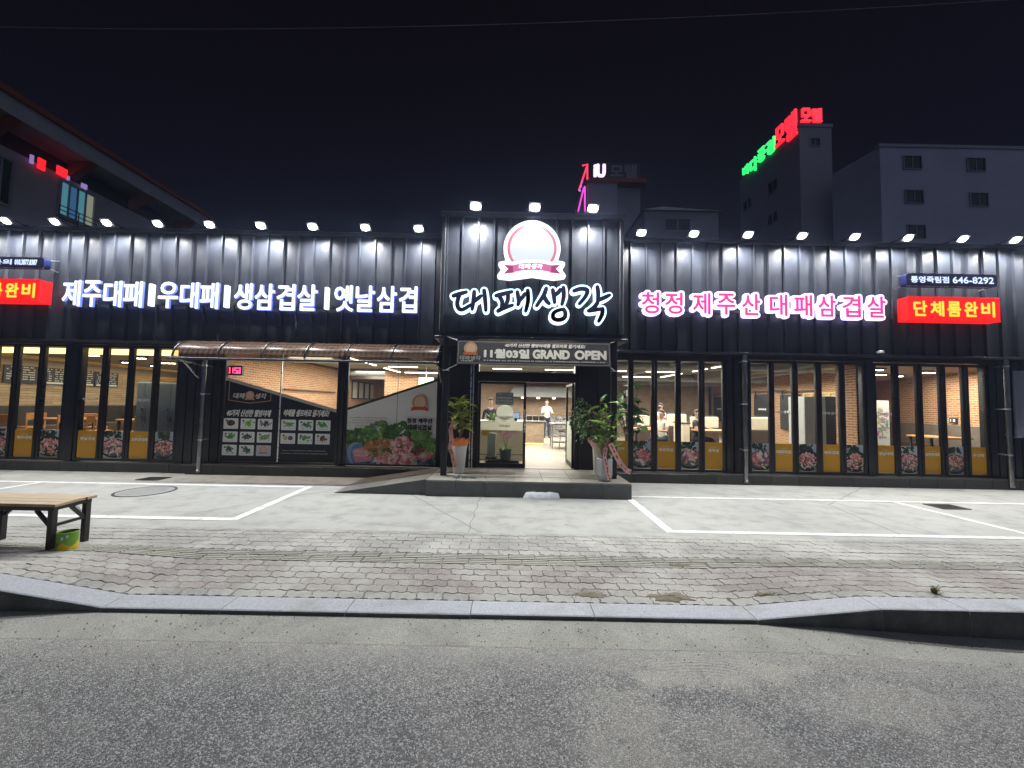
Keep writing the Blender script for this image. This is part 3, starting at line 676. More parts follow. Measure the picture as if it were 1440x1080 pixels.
for P in ([(lx0, dz(lx0)-.02), (lx0, zb_)], [(lx0, zb_), ((lx0+lx1)/2, zp)], [((lx0+lx1)/2, zp), (lx1, zb_)], [(lx1, zb_), (lx1, dz(lx1)-.02)]):
    (xa, za), (xb, zb2) = P; dx, dzv = xb-xa, zb2-za; L_ = math.hypot(dx, dzv); nx_, nz_ = -dzv/L_*.007, dx/L_*.007
    Q = [(xa-nx_, za-nz_), (xb-nx_, zb2-nz_), (xb+nx_, zb2+nz_), (xa+nx_, za+nz_)]; b.flat(Q, y1, 0, TAN)
cx = (lx0+lx1)/2; zc = PX(352, 556)[1]
badge(b, cx, zc, .10, y1-.001, (.62,.38,.27), (.50,.22,.12), (.55,.30,.20))
put_text(b, '대패', lx0+.10, cx-.12, zc-.075, zc+.05, y1, .004, c=(.62,.58,.50), skew=.15); put_text(b, '생각', cx+.12, lx1-.10, zc-.075, zc+.05, y1, .004, c=(.62,.58,.50), skew=.15)
h0, h1 = PX(350, 586)[1], PX(350, 576)[1]
brush_line(b, '40가지 신선한 웰빙야채', PX(319, 580)[0], PX(381, 580)[0], h0, h1, y1, (.75,.73,.66)); brush_line(b, '야채를 셀프바로 즐기세요!', PX(399, 583)[0], PX(463, 583)[0], PX(430, 586)[1], PX(430, 576)[1], y1, (.75,.73,.66))
VEG = [('brown', (.05,.025,.015), .5), ('bunch', (.16,.34,.03), 1), ('bunch', (.06,.03,.03), 1), ('bunch', (.05,.24,.05), 1), ('bunch', (.06,.05,.055), .8), ('strips', (.04,.20,.03), .6), ('bunch', (.03,.09,.03), 1), ('bunch', (.02,.08,.05), .9), ('logo', None, 1),
       ('strips', (.03,.18,.05), .5), ('bunch', (.05,.14,.04), 1), ('bunch', (.03,.20,.03), 1), ('pair', (.45,.42,.20), 1), ('bunch', (.10,.24,.04), 1), ('bunch', (.10,.035,.02), .9)]
def card(px, py, kind, col, sd):
    q = random.Random(sd); cx, cz = PX(px, py); hw, hh = .165, .118
    b.flat(rrect(cx-hw, cx+hw, cz-hh, cz+hh, .02), y1, 0, (.80,.80,.77) if kind != 'logo' else (.50,.51,.56)); d = [y1-.0004]
    def nx(): d[0] -= .00002; return d[0]
    if kind == 'logo': badge(b, cx, cz+.015, .085, nx(), (.62,.45,.38), (.50,.16,.10), (.52,.2,.14)); return
    if kind == 'brown': b.flat(ell(cx, cz+.015, .095, .065, 16, 0, .06, q), nx(), 0, col); [blob(b, cx+q.uniform(-.07, .07), cz+.015+q.uniform(-.045, .045), .012, nx(), mixc(col, (.16,.08,.04), q.random()), q) for _ in range(40)]
    elif kind == 'strips':
        for _ in range(26):
            x, z = cx+q.uniform(-.09, .09), cz+.01+q.uniform(-.05, .04); a = q.uniform(-.5, .5); b.flat(ell(x, z, .055, .007, 8, a), nx(), 0, mixc(col, (.25,.45,.12), q.random()*.7))
    elif kind == 'pair':
        for sg, c_ in ((-1, (.48,.46,.22)), (1, (.10,.012,.045))):
            b.flat(ell(cx+sg*.055, cz+.01, .05, .05, 14, 0, .06, q), nx(), 0, c_)
            for _ in range(12): blob(b, cx+sg*.055+q.uniform(-.03, .03), cz+.01+q.uniform(-.03, .03), .014, nx(), mixc(c_, (.5,.5,.4), q.random()*.4), q, .5)
    else:
        for _ in range(46): blob(b, cx+q.gauss(0, .045), cz+.012+q.gauss(0, .028), q.uniform(.012, .032), nx(), mixc(tuple(v*.6 for v in col), tuple(min(1, v*2+.02) for v in col), q.random()), q, .55)
        if q.random() < .5:
            for _ in range(8): blob(b, cx+q.gauss(0, .05), cz+q.gauss(0, .025), .012, nx(), (.5,.48,.42), q, .3)
    b.flat(ell(cx-.10, cz+.065, .025, .025, 10), nx(), 0, (.10,.20,.04)); tiny_text(b, cx-.12, cx+.12, cz-.085, .012, nx(), (.45,.45,.42), sd)
i = 0
for r_ in range(3):
    for c_ in range(3): card(325+24.0*c_-r_*1.2, 595.5+18.6*r_+.5*c_, VEG[i][0], VEG[i][1], 100+i); i += 1
for r_ in range(2):
    for c_ in range(3): card(406+24.3*c_-r_*1.0, 597.5+19.0*r_+.5*c_, VEG[i][0], VEG[i][1], 100+i); i += 1
for j, (p0, p1) in enumerate(((397, 458), (395, 461))): tiny_text(b, PX(p0, 634)[0], PX(p1, 634)[0], PX(430, 634.5+4*j)[1], .022, y1, (.30,.30,.29), 70+j)
o = b.build('window_poster', m_ink, fA); o['label'] = 'dark vinyl poster with rows of vegetable photos'
# pale meat poster
b = MB(); q = random.Random(77); e0, e1 = PX(487, 577.5), PX(613, 537)
def ez(x): return lerp(e0[1], e1[1], (x-e0[0])/(e1[0]-e0[0]))
GREY = (.82,.79,.72)
x0, x1 = bx0+.004, bx1-.004
b.plate([(x0, .265), (x1, .265), (x1, ez(x1)), (x0, ez(x0))], ya, ya+.0012, 0, GREY)
b.flat([(x0, ez(x0)), (x1, ez(x1)), (x1, ez(x1)+.055), (x0, ez(x0)+.055)], ya, 0, (.02,.018,.016))
d = [y1]
def nx(): d[0] -= .00002; return d[0]
lim = (x0, x1, .265, 2.0); zbase = .265; Wp = x1-x0
for i in range(420):                                     # lettuce and leaves along the top of the heap
    t = q.random(); X = x0+Wp*t; hgt = .62+.36*math.sin(PI*min(1, max(0, t*1.05)))**.7+.06*math.sin(t*23)
    z = zbase+q.uniform(.25, 1.0)*hgt*.92
    c_ = q.choice(GREEN); c_ = mixc(c_, (.32,.52,.12), .45*q.random()) if .2 < t < .42 or .72 < t < .98 else mixc(c_, (.02,.05,.02), .5)
    rr_ = q.uniform(.04, .105); blob(b, X, z, rr_, nx(), c_, q, q.uniform(.45, .8), lim, 9); blob(b, X+q.uniform(-.02, .02), z+.4*rr_*q.random(), rr_*.55, nx(), mixc(c_, (.30,.48,.14), .30), q, .35, lim, 7); blob(b, X+q.uniform(-.03, .03), z-.5*rr_, rr_*.4, nx(), mixc(c_, (.01,.03,.01), .6), q, .3, lim, 7)
def heap(px, py, rx, rz, cols, n, s0, s1, sq=.45):
    cx, cz = PX(px, py)
    for i in range(n):
        a = q.uniform(0, 2*PI); r_ = math.sqrt(q.random()); blob(b, cx+rx*r_*math.cos(a), cz+rz*r_*math.sin(a), q.uniform(s0, s1), nx(), q.choice(cols), q, q.uniform(sq*.7, sq*1.3), lim, 8)
heap(545, 648, 1.0, .10, [(.10,.16,.22), (.05,.09,.13), (.18,.24,.30)], 40, .10, .22, .5)
b.flat(clip(ell(*PX(503, 640), .22, .30, 22, .3), *lim), nx(), 0, (.20,.34,.50)); b.flat(clip(ell(*PX(506, 640), .19, .26, 22, .3), *lim), nx(), 0, (.10,.18,.28))
P = [PX(497, 632), PX(517, 627), PX(525, 640), PX(521, 648), PX(500, 650)]; b.flat(clip(P[::-1], *lim), nx(), 0, (.62,.26,.27))
for _ in range(30): xx, zz = PX(q.uniform(499, 521), q.uniform(630, 648)); blob(b, xx, zz, q.uniform(.04, .09), nx(), q.choice([(.68,.36,.36), (.56,.20,.22), (.74,.50,.48), (.60,.28,.30)]), q, .2, lim, 7, .25)
heap(524, 628, .16, .11, [(.32,.13,.03), (.22,.08,.02), (.42,.20,.06), (.50,.28,.10)], 50, .025, .06, .9); heap(541, 623, .18, .10, [(.40,.18,.05), (.30,.12,.03), (.55,.36,.16)], 60, .03, .07, .6)
heap(536, 637, .30, .09, [(.22,.12,.05), (.34,.20,.08), (.45,.32,.16), (.15,.08,.04)], 70, .03, .07, .6)
heap(565, 627, .24, .20, PINK, 110, .03, .09); heap(590, 640, .30, .11, PINK, 90, .03, .08); heap(560, 646, .30, .09, PINK, 90, .03, .09); heap(541, 647, .20, .07, PINK, 60, .03, .08)
heap(588, 634, .13, .08, [(.12,.04,.025), (.20,.07,.04), (.28,.12,.06)], 45, .02, .05, .7); heap(596, 640, .10, .05, [(.50,.42,.22), (.6,.5,.3)], 20, .02, .05, .4)
bc = PX(591, 566); badge(b, bc[0], bc[1], .175, nx(), (.70,.50,.32), (.58,.13,.03), (.62,.08,.02))
put_text(b, '청정 제주산', PX(573, 590)[0], PX(609, 590)[0], PX(590, 595)[1], PX(590, 588)[1], nx()-.0005, .006, c=(.012,.012,.014)); put_text(b, '대패삼겹살', PX(574, 600)[0], PX(608, 600)[0], PX(590, 604.5)[1], PX(590, 597)[1], nx()-.0005, .006, c=(.012,.012,.014))
for j, (p0, p1) in enumerate(((494, 545), (497, 540), (489, 549), (501, 538), (506, 532))): tiny_text(b, PX(p0, 588)[0], PX(p1, 588)[0], PX(520, 588+3.6*j)[1], .022, nx()-.0005, (.36,.335,.30), 90+j)
o = b.build('window_poster', m_ink, fB); o['label'] = 'pale vinyl poster with a heap of meat and lettuce'
# ------------------------------------------------------------------ black wall strips between the bays, headers, plinth
DX0, DX1 = FX(631, 8.4, 600), FX(867, 8.4, 600)
spans = sorted([(bb[0][0], bb[-1][1]) for bb in bays]); edges = [-15.3]
spans = sorted(spans+[(DX0, DX1)])
for a, b_ in spans: edges += [a, b_]
edges.append(15.3)
for i in range(0, len(edges), 2):
    a, b_ = edges[i]+.002, edges[i+1]-.002
    if b_-a < .03: continue
    if a < 0 < b_ or (a < DX1 < b_): pass
    m = MB(); m.box(a, b_, YG-.02, YG+.15, .21, 2.82)
    k_ = max(1, int((b_-a)/.17))
    for j in range(k_+1):
        xx = a+(b_-a)*j/k_
        if j < k_: m.box(xx+.012, xx+(b_-a)/k_-.012, YG-.045, YG-.018, .212, 2.815)
    m.build('pillar_cladding', m_black, B)
for a, b_, z in ((-15.3, DX0, 2.818), (DX1, 15.3, 2.76)):
    MB().box(a, b_, YG-.04, YG+.14, z, 2.845).build('window_header', m_frame, B)
x = -15.3
def plinth(x0, x1, y0, z1):
    x = x0
    while x < x1-.05:
        e_ = min(x+.6, x1); MB().bbox(x+.002, e_-.002, y0, YG+.16, -.05, z1+R.uniform(-.001, .001), .006).build('plinth_tile', m_granite, B); x = e_
plinth(-15.3, FX(263, 8.55, 650), 8.60, .195); plinth(FX(263, 8.55, 650), TX0+.02, 8.50, .205); plinth(2.07, 15.3, 8.50, .205)
# ------------------------------------------------------------------ entrance
YD = 8.38
def ex(px): return FX(px, YD, 600)
e = {k_: ex(k_) for k_ in (631, 667, 672, 738, 742, 800, 812, 867)}
for a, b_ in ((e[631], e[667]), (e[812], e[867])):
    m = MB(); m.box(a, b_, YD+.02, 8.95, .282, ZB2-.05); k_ = 2
    for j in range(k_): m.bbox(a+(b_-a)*j/k_+.006, a+(b_-a)*(j+1)/k_-.006, YD-.012, YD+.03, .284, ZB2-.052, .006)
    m.build('entrance_wall', m_black, B)
for px in (661, 664.5): MB().box(ex(px)-.012, ex(px)+.012, YD-.02, YD-.0125, .283, ZB2-.06).build('metal_edge_strip', m_alu, B)
fz = .285
b = MB(); b.box(e[667]+.002, e[672], YD-.03, YD+.06, fz, 2.78); b.box(e[812]-.06, e[812]-.002, YD-.03, YD+.06, fz, 2.78)
b.box(e[672], e[812]-.06, YD-.028, YD+.058, 2.14, 2.34); b.box(e[672], e[812]-.06, YD-.028, YD+.058, 2.72, 2.78)
df = b.build('door_frame', m_frame, B)
MB().box(e[672]+.001, e[812]-.061, YD+.01, YD+.018, 2.341, 2.719).build('transom_pane', m_glass, df)
b = MB(); xa, xb = e[672]+.004, e[738]+.02
b.bbox(xa, xa+.05, YD-.02, YD+.03, fz+.01, 2.135, .005); b.bbox(xb-.055, xb, YD-.02, YD+.03, fz+.01, 2.135, .005)
b.box(xa+.05, xb-.055, YD-.018, YD+.028, fz+.01, fz+.10); b.box(xa+.05, xb-.055, YD-.018, YD+.028, 2.085, 2.133)
dl = b.build('door', m_frame, B); dl['label'] = 'closed black framed glass door leaf'
MB().box(xa+.051, xb-.056, YD, YD+.008, fz+.101, 2.084).build('pane', m_glass, dl)
b = MB(); b.tube([(xb-.028, YD-.06, 1.05), (xb-.028, YD-.06, 1.55)], .013); b.box(xb-.036, xb-.02, YD-.055, YD-.02, 1.08, 1.10); b.box(xb-.036, xb-.02, YD-.055, YD-.02, 1.50, 1.52); b.build('handle', m_alu, dl)
t = NT('frosted_vinyl'); a_ = t.n('Attribute', attribute_name='ink'); t.l(a_.outputs['Color'], t.p.inputs['Base Color']); t.p.inputs['Roughness'].default_value = .6; tl = t.n('BsdfTranslucent'); t.l(a_.outputs['Color'], tl.inputs[0]); mx = t.n('MixShader'); mx.inputs[0].default_value = .6; t.l(t.p.outputs[0], mx.inputs[1]); t.l(tl.outputs[0], mx.inputs[2]); t.l(mx.outputs[0], t.out.inputs['Surface']); m_frost = t.mt
# vinyl on the closed leaf: hours panel, round emblem, frosted band
def DP(px, py): return FP(px, py, YD)
s = MB(); y = YD-.0015
a, z0 = DP(697, 569); c_, z1 = DP(722, 552); s.plate(rrect(a, c_, z0, z1, .03), y, y+.001, 0, (.20,.25,.27))
put_text(s, '영업시간 안내', a+.04, c_-.04, z1-.065, z1-.02, y-.0006, .002, c=(.6,.62,.62)); s.flat(rrect(a+.02, c_-.02, z0+.02, z1-.09, .01), y-.0006, 0, (.52,.53,.50))
for j in range(2): tiny_text(s, a+.04, c_-.03, z0+.10-.055*j, .028, y-.0012, (.12,.12,.12), 40+j)
o = s.build('hours_sticker', m_ink, dl)
s = MB(); cx, cz = DP(710, 580); s.plate(ell(cx, cz, .185, .165, 30), y, y+.001, 0, (.85,.86,.80)); s.plate([(cx-.22, cz-.20), (cx+.22, cz-.20), (cx+.20, cz-.10), (cx+.13, cz-.085), (cx-.13, cz-.085), (cx-.20, cz-.10)], y-.0012, y-.0003, 0, (.82,.83,.77)); s.build('round_sticker', m_frost, dl)
s = MB(); z0, z1 = DP(700, 605)[1], DP(700, 593)[1]; s.plate([(xa+.052, z0), (xb-.057, z0), (xb-.057, z1), (xa+.052, z1)], y, y+.001, 0, (.85,.85,.74)); put_text(s, '대패생각', cx-.12, cx+.12, (z0+z1)/2-.025, (z0+z1)/2+.025, y-.0008, .002, c=(.42,.42,.34)); s.build('frosted_band', m_frost, dl)
# the other leaf stands open, swung inwards
x = e[812]-.066
b = MB(); b.bbox(x-.045, x, YD+.065, YD+.12, fz+.01, 2.135, .005); b.bbox(x-.045, x, YD+.95, YD+1.0, fz+.01, 2.135, .005); b.box(x-.043, x-.002, YD+.12, YD+.95, fz+.01, fz+.10); b.box(x-.043, x-.002, YD+.12, YD+.95, 2.085, 2.133)
d2 = b.build('door', m_frame, B); d2['label'] = 'open black framed glass door leaf swung inwards'
MB().box(x-.026, x-.018, YD+.121, YD+.949, fz+.101, 2.084).build('pane', m_glass, d2)
MB().box(x-.0285, x-.0265, YD+.125, YD+.945, fz+.105, 1.27).build('frosted_film', pm('frosted_film', (.55,.60,.50), None, 3, .7), d2)
# downpipes
def pipe(px, z1, label, y=8.50):
    x = FX(px, y, 600); t = thing('downpipe', label, 'downpipe', (x, y, 0)); r = .048
    MB().tube([(x, y, .06), (x, y, 1.0), (x, y, 2.0), (x, y, z1)], r, 16).build('pipe', m_chrome, t, 40)
    MB().lathe([(r+.012, .055), (r+.012, .10), (r+.001, .11)], (x, y, 0), 16).build('shoe', m_chrome, t, 40)
    for z in (.75, 1.75, z1-.15): MB().lathe([(r+.001, -.016), (r+.006, -.015), (r+.006, .015), (r+.001, .016)], (x, y, z), 16).box(x-.012, x+.012, y+r, 8.71, z-.012, z+.012).build('bracket', m_alu, t)
pipe(283, 2.52, 'polished steel downpipe at the left end of the bronze awning')
pipe(1048, 2.84, 'polished steel downpipe between the folding windows next to the entrance and the next bay')
pipe(1418, 2.84, 'polished steel downpipe beyond the last folding windows under the red sign', 8.5)
x0, x1 = FX(1427, 8.66, 560), FX(1472, 8.66, 560); t = thing('notice_board', 'plain grey-blue board on the black wall beyond the last steel downpipe', 'board', (x0, 8.66, 1.0))
MB().bbox(x0, x1, 8.655, 8.70, 1.15, 2.62, .008).build('panel', pm('greyblue_board', (.16,.17,.22), None, 4, .5), t)
MB().box(x0-.015, x1+.015, 8.66, 8.704, 1.12, 1.149).build('lower_rail', m_alu, t)
# awning
AX0, AX1 = FX(256, 8.2, 490), FX(618, 8.2, 490); AW = thing('awning', 'curved bronze polycarbonate awning with black ribs above the poster windows', 'awning', ((AX0+AX1)/2, 8.5, 2.4))
t = NT('bronze_polycarbonate'); v = t.uv(); vo = t.n('TexVoronoi', feature='F1'); mp = t.n('Mapping'); mp.inputs['Scale'].default_value = (26, 26, 26); mp.inputs['Rotation'].default_value = (0, 0, PI/4); t.l(t.obj(), mp.inputs['Vector'])
ch = t.n('TexChecker'); ch.inputs['Scale'].default_value = 13; mp2 = t.n('Mapping'); mp2.inputs['Rotation'].default_value = (0, 0, PI/4); t.l(v, mp2.inputs['Vector']); t.l(mp2.outputs[0], ch.inputs['Vector'])
col = t.mix(ch.outputs['Fac'], (.34,.23,.17), (.09,.055,.04)); t.l(col, t.p.inputs['Base Color']); t.p.inputs['Roughness'].default_value = .25
tl = t.n('BsdfTransparent'); tl.inputs[0].default_value = (.92,.84,.76,1); mx = t.n('MixShader'); mx.inputs[0].default_value = .80; t.l(t.p.outputs[0], mx.inputs[1]); t.l(tl.outputs[0], mx.inputs[2]); t.l(mx.outputs[0], t.out.inputs['Surface']); m_poly = t.mt
prof = [(8.57-.60*math.sin(a)*1.0, 2.485+.435*math.cos(a)) for a in [PI/2*i/10 for i in range(11)]]
ribs = [AX0]+[FX(p, 8.2, 490) for p in (317, 378, 437, 493, 555)]+[AX1]
for a, b_ in zip(ribs[:-1], ribs[1:]):
    m = MB(); vs = []
    for x in (a+.018, b_-.018): vs += [(x, y, z) for y, z in prof]+[(x, y+.004, z-.006) for y, z in prof]
    n = len(prof); fs = []
    for i in range(n-1): fs += [(i, i+1, 2*n+i+1, 2*n+i), (n+i+1, n+i, 3*n+i, 3*n+i+1)]
    m.add(vs, fs); m.build('cover_sheet', m_poly, AW, 50)
for x in ribs:
    m = MB()
    for (y0, z0), (y1_, z1_) in zip(prof[:-1], prof[1:]): m.beam((x, y0, z0+.004), (x, y1_, z1_+.004), .034, .026, up=(1, 0, 0))
    m.build('rib', m_frame, AW)
MB().tube([(AX0-.10, 7.955, 2.472), (AX1+.04, 7.955, 2.472)], .026, 10).build('front_bar', m_trim, AW, 40)
MB().box(AX0, AX1, 8.572, 8.60-.002, 2.80, 2.845).build('wall_rail', m_frame, AW)
for x in (AX0+.02, AX1-.02):
    m = MB(); m.tube([(x, 7.97, 2.455), (x+.0, 8.66, 2.40)], .02, 8); m.tube([(x, 8.25, 2.42), (x, 8.66, 2.10)], .02, 8); m.build('bracket_arm', m_alu, AW, 40)
# ================================================================== floodlights along the parapet
m_lens = emi('lamp_lens', (1.0, .97, .90), 55.0); m_lampbody = pm('lamp_body', (.30,.30,.31), (.42,.42,.43), 6, .4)
def make_flood(name, energy):
    t = thing(name, 'x', 'floodlight', (0, 0, 0), 'floodlights along the roof edge')
    b = MB(); tl = math.radians(40); cy, sy = math.cos(tl), math.sin(tl)
    def P(x, y, z): return (x, y*cy-z*sy*-1, -y*sy*-1*0+z*cy-y*sy)
    vs = []
    for z, k_ in ((0, 1.0), (.012, 1.05), (.05, .9), (.075, .5)): vs += [P(.105*k_*i, .08*k_*j, z) for i, j in ((-1,-1),(1,-1),(1,1),(-1,1))]
    b.add(vs, [(4*r+i, 4*r+(i+1)%4, 4*r+4+(i+1)%4, 4*r+4+i) for r in range(3) for i in range(4)]+[(12, 13, 14, 15), (3, 2, 1, 0)])
    for i in (-2, -1, 0, 1, 2): b.add([P(.028*i-.003, -.05, .05), P(.028*i+.003, -.05, .05), P(.028*i+.003, .05, .05), P(.028*i-.003, .05, .05), P(.028*i-.003, -.035, .09), P(.028*i+.003, -.035, .09), P(.028*i+.003, .035, .09), P(.028*i-.003, .035, .09)], [(4,5,6,7),(0,1,5,4),(1,2,6,5),(2,3,7,6),(3,0,4,7)])
    b.build('body', m_lampbody, t)
    l = MB(); l.add([P(.092*math.cos(a), .066*math.sin(a), -.004) for a in [2*PI*i/16 for i in range(16)]]+[P(.080*math.cos(a), .056*math.sin(a), -.016) for a in [2*PI*i/16 for i in range(16)]], [(i, (i+1)%16, 16+(i+1)%16, 16+i) for i in range(16)]+[tuple(range(16, 32))])
    l.build('lens', m_lens, t, 40)
    a = MB(); a.tube([(0, .02, .06), (0, .10, .075), (0, .33, .03)], .011, 8); a.beam((-.09, 0, .03), (.09, 0, .03), .012, .016); a.box(-.04, .04, .30, .345, -.035, .05); a.build('arm', m_trim, t, 40)
    ld = bpy.data.lights.new('flood_beam', 'SPOT'); ld.energy = energy; ld.spot_size = math.radians(166); ld.spot_blend = .75; ld.shadow_soft_size = .045; ld.color = (.96, .98, 1.0)
    lo = bpy.data.objects.new('flood_beam', ld); C.objects.link(lo); lo.parent = t; lo.location = (0, .012, -.045); lo.rotation_euler = (math.radians(FLOOD_TILT), 0, 0)
    return t
FLOOD_TILT = -6
FE = 345
LW, TW, RW = [-66, 8, 77, 150, 222, 295, 367, 440, 514, 589], [669, 752, 834], [902, 976, 1052, 1128, 1202, 1277, 1354, 1428, 1503]
ORD = ['first', 'second', 'third', 'fourth', 'fifth', 'sixth', 'seventh', 'eighth', 'ninth', 'tenth']
proto = make_flood('floodlight', FE); first = True
def flood(px, py, y, z, label):
    global first
    x = FX(px, y, py)
    if first: proto.location = (x, y, z); proto['label'] = label; first = False; WL[proto.name] = Vector((x, y, z)); return
    r_ = dup(proto, (x, y, z), label, R.uniform(-.14, .14))
    for c_ in KIDS(r_):
        if c_.type == 'LIGHT': c_.data = c_.data.copy(); c_.data.energy *= R.uniform(.80, 1.2); c_.rotation_euler.x += R.uniform(-.09, .09)
for i, px in enumerate(LW): flood(px, 310, 8.26, ZT+.075, 'lit floodlight on the white-letter wing, %s counting away from the entrance tower' % ORD[len(LW)-1-i])
for i, px in enumerate(TW): flood(px, 291, 7.06, ZT2-.035, 'lit floodlight on the entrance tower cap, ' + ('nearest the white-letter wing', 'above the round badge', 'nearest the pink-letter wing')[i])
for i, px in enumerate(RW): flood(px, 328, 8.26, ZT+.075, 'lit floodlight on the pink-letter wing, %s counting away from the entrance tower' % ORD[i])

# ================================================================== lit signs
m_lw = emi('letter_white', (.14,.22,1.0), 1.5, (.12,.12,.15)); m_lwf = emi('letter_white_face', (.88,.93,1.0), 1.5, (.1,.1,.1))
m_pink = emi('letter_pink', (.92,.055,.33), 0.95, (.08,.01,.03)); m_lp = emi('letter_lilac_edge', (.70,.58,1.0), 2.6, (.1,.1,.12))
m_red = emi('sign_red', (1.0,.012,.010), 1.0, (.12,.004,.004)); m_yelw = emi('sign_yellow', (1.0,.72,.06), 1.15, (.1,.07,.01))
YS = 8.42
S = thing('letter_sign', 'white lit channel letters reading 제주대패 우대패 생삼겹살 옛날삼겹 on the dark panels', 'sign', (FX(337, YS, 410), 8.5, 3.9))
zt, zb = (FZ(100, 393, YS)+FZ(574, 403, YS))/2, (FZ(100, 431, YS)+FZ(574, 439.5, YS))/2
LET = [('제',87,113),('주',116,142),('대',145,171),('패',173,200),('|',206,215),('우',222,250),('대',253,279),('패',281,307),('|',313,321),('생',329,355),('삼',358,386),('겹',389,415),('살',418,446),('|',455,462),('옛',470,497),('날',500,527),('삼',530,558),('겹',561,587)]
for s, p0, p1 in LET:
    b = MB(); x0, x1 = FX(p0, YS, 415), FX(p1, YS, 415)
    if s == '|': b.bbox((x0+x1)/2-.038, (x0+x1)/2+.038, YS, YS+.10, zb+.05, zt-.05, .006)
    else: put_text(b, s, x0, x1, zb, zt, YS, .013, m=0, depth=.05, n=8, md=1)
    b.build('letter', [m_lwf, m_lw], S)
rw = MB(); x0, x1 = FX(87, YS, 415), FX(587, YS, 415)
rw.box(x0, x1, 8.53, 8.57, zb+.10, zb+.16); rw.build('mounting_rail', m_trim, S)
S = thing('letter_sign', 'pink lit letters with glowing white edges reading 청정 제주산 대패삼겹살', 'sign', (FX(1073, YS, 430), 8.5, 3.8))
LET = [('청',899,930),('정',932,963),('제',971,1002),('주',1005,1037),('산',1040,1072),('대',1079,1110),('패',1113,1145),('삼',1147,1178),('겹',1181,1213),('살',1216,1248)]
zt, zb = (FZ(915, 407.5, YS)+FZ(1232, 414, YS))/2, (FZ(915, 445, YS)+FZ(1232, 449, YS))/2
for s, p0, p1 in LET:
    b = MB(); x0, x1 = FX(p0, YS, 430), FX(p1, YS, 430)
    put_text(b, s, x0, x1, zb, zt, YS, .046, depth=.09, n=10)
    o = b.build('letter', m_lp, S)
    f = MB(); put_text(f, s, x0+.048, x1-.048, zb+.048, zt-.048, YS-.012, .010, depth=.005, n=8); f.build('face', m_pink, o)
rw = MB(); rw.box(FX(899, YS, 430), FX(1248, YS, 430), 8.53, 8.57, zb+.12, zb+.18); rw.build('mounting_rail', m_trim, S)
def boxsign(px0, px1, y0, y1, label, txt, tx0, tx1, loc):
    x0, x1 = FX(px0, 8.30, 435), FX(px1, 8.30, 435); pm_ = max(10, min(1400, (px0+px1)/2))
    zt, zb = FZ(pm_, y0, 8.30), FZ(pm_, y1, 8.30)
    t = thing('box_sign', label, 'sign', ((x0+x1)/2, 8.45, zb))
    MB().bbox(x0, x1, 8.30, 8.54, zb, zt, .008).build('casing', m_red, t)
    n = len(txt); pw = (tx1-tx0)/n
    for i, s in enumerate(txt):
        a, b_ = FX(tx0+pw*i+pw*.08, 8.29, 435), FX(tx0+pw*(i+1)-pw*.10, 8.29, 435); hz = (zt-zb)
        l = MB(); put_text(l, s, a, b_, zb+hz*.18, zt-hz*.17, 8.294, .012, n=8); l.build('letter', m_yelw, t)
    MB().box(x0, x1, 8.298, 8.302, zt+.0005, zt+.008).box(x0, x1, 8.298, 8.302, zb-.008, zb-.0005).build('edge_trim', m_red, t)
boxsign(1277, 1407, 418, 451.5, 'red lit box sign reading 단체룸완비 in yellow below the blue phone number plate', '단체룸완비', 1283, 1402, 1)
boxsign(-72, 53, 392, 424, 'red lit box sign ending in 완비, cut off by the photo edge beside the white letters', '단체룸완비', -67, 49, 1)
m_navy = pm('navy_casing', (.012,.016,.07), (.016,.022,.09), 5, .35); m_lb = emi('letter_cool', (.62,.72,1.0), 1.3, (.1,.1,.12))
def plate(px0, px1, y0, y1, label, pieces):
    pm_ = max(10, min(1400, (px0+px1)/2)); x0, x1 = FX(px0, 8.28, 390), FX(px1, 8.28, 390); zt, zb = FZ(pm_, y0, 8.28), FZ(pm_, y1, 8.28); zc = (zt+zb)/2
    t = thing('phone_number_sign', label, 'sign', ((x0+x1)/2, 8.45, zb))
    MB().plate(rrect(x0, x1, zb, zt, (zt-zb)*.28), 8.28, 8.42).build('casing', m_navy, t, 30)
    b = MB(); b.box(x0+.01, x1-.01, 8.285, 8.30, zb-.012, zb-.001); b.build('lower_edge', m_alu, t)
    for s, a, b_ in pieces: l = MB(); put_text(l, s, FX(a, 8.27, 390), FX(b_, 8.27, 390), zc-(zt-zb)*.27, zc+(zt-zb)*.27, 8.276, .006); l.build('lettering', m_lb, t)
    m = MB()
    for x in (x0+.04, x1-.04): m.tube([(x, 8.40, zt-.03), (x, 8.59, zt+.03)], .01, 6); m.tube([(x, 8.40, zb+.03), (x, 8.59, zb+.0)], .01, 6)
    m.build('bracket', m_alu, t)
plate(1274, 1402, 385, 402.5, 'narrow navy lit plate reading 통영죽림점 646-8292 above the red box sign', [('통영죽림점', 1281, 1335), ('646-8292', 1340, 1398)])
plate(-70, 60, 361, 375.5, 'narrow navy lit plate with a phone number above the red sign at the photo edge', [('가맹점문의', -60, 14), ('010.3877.8387', 18, 50)])
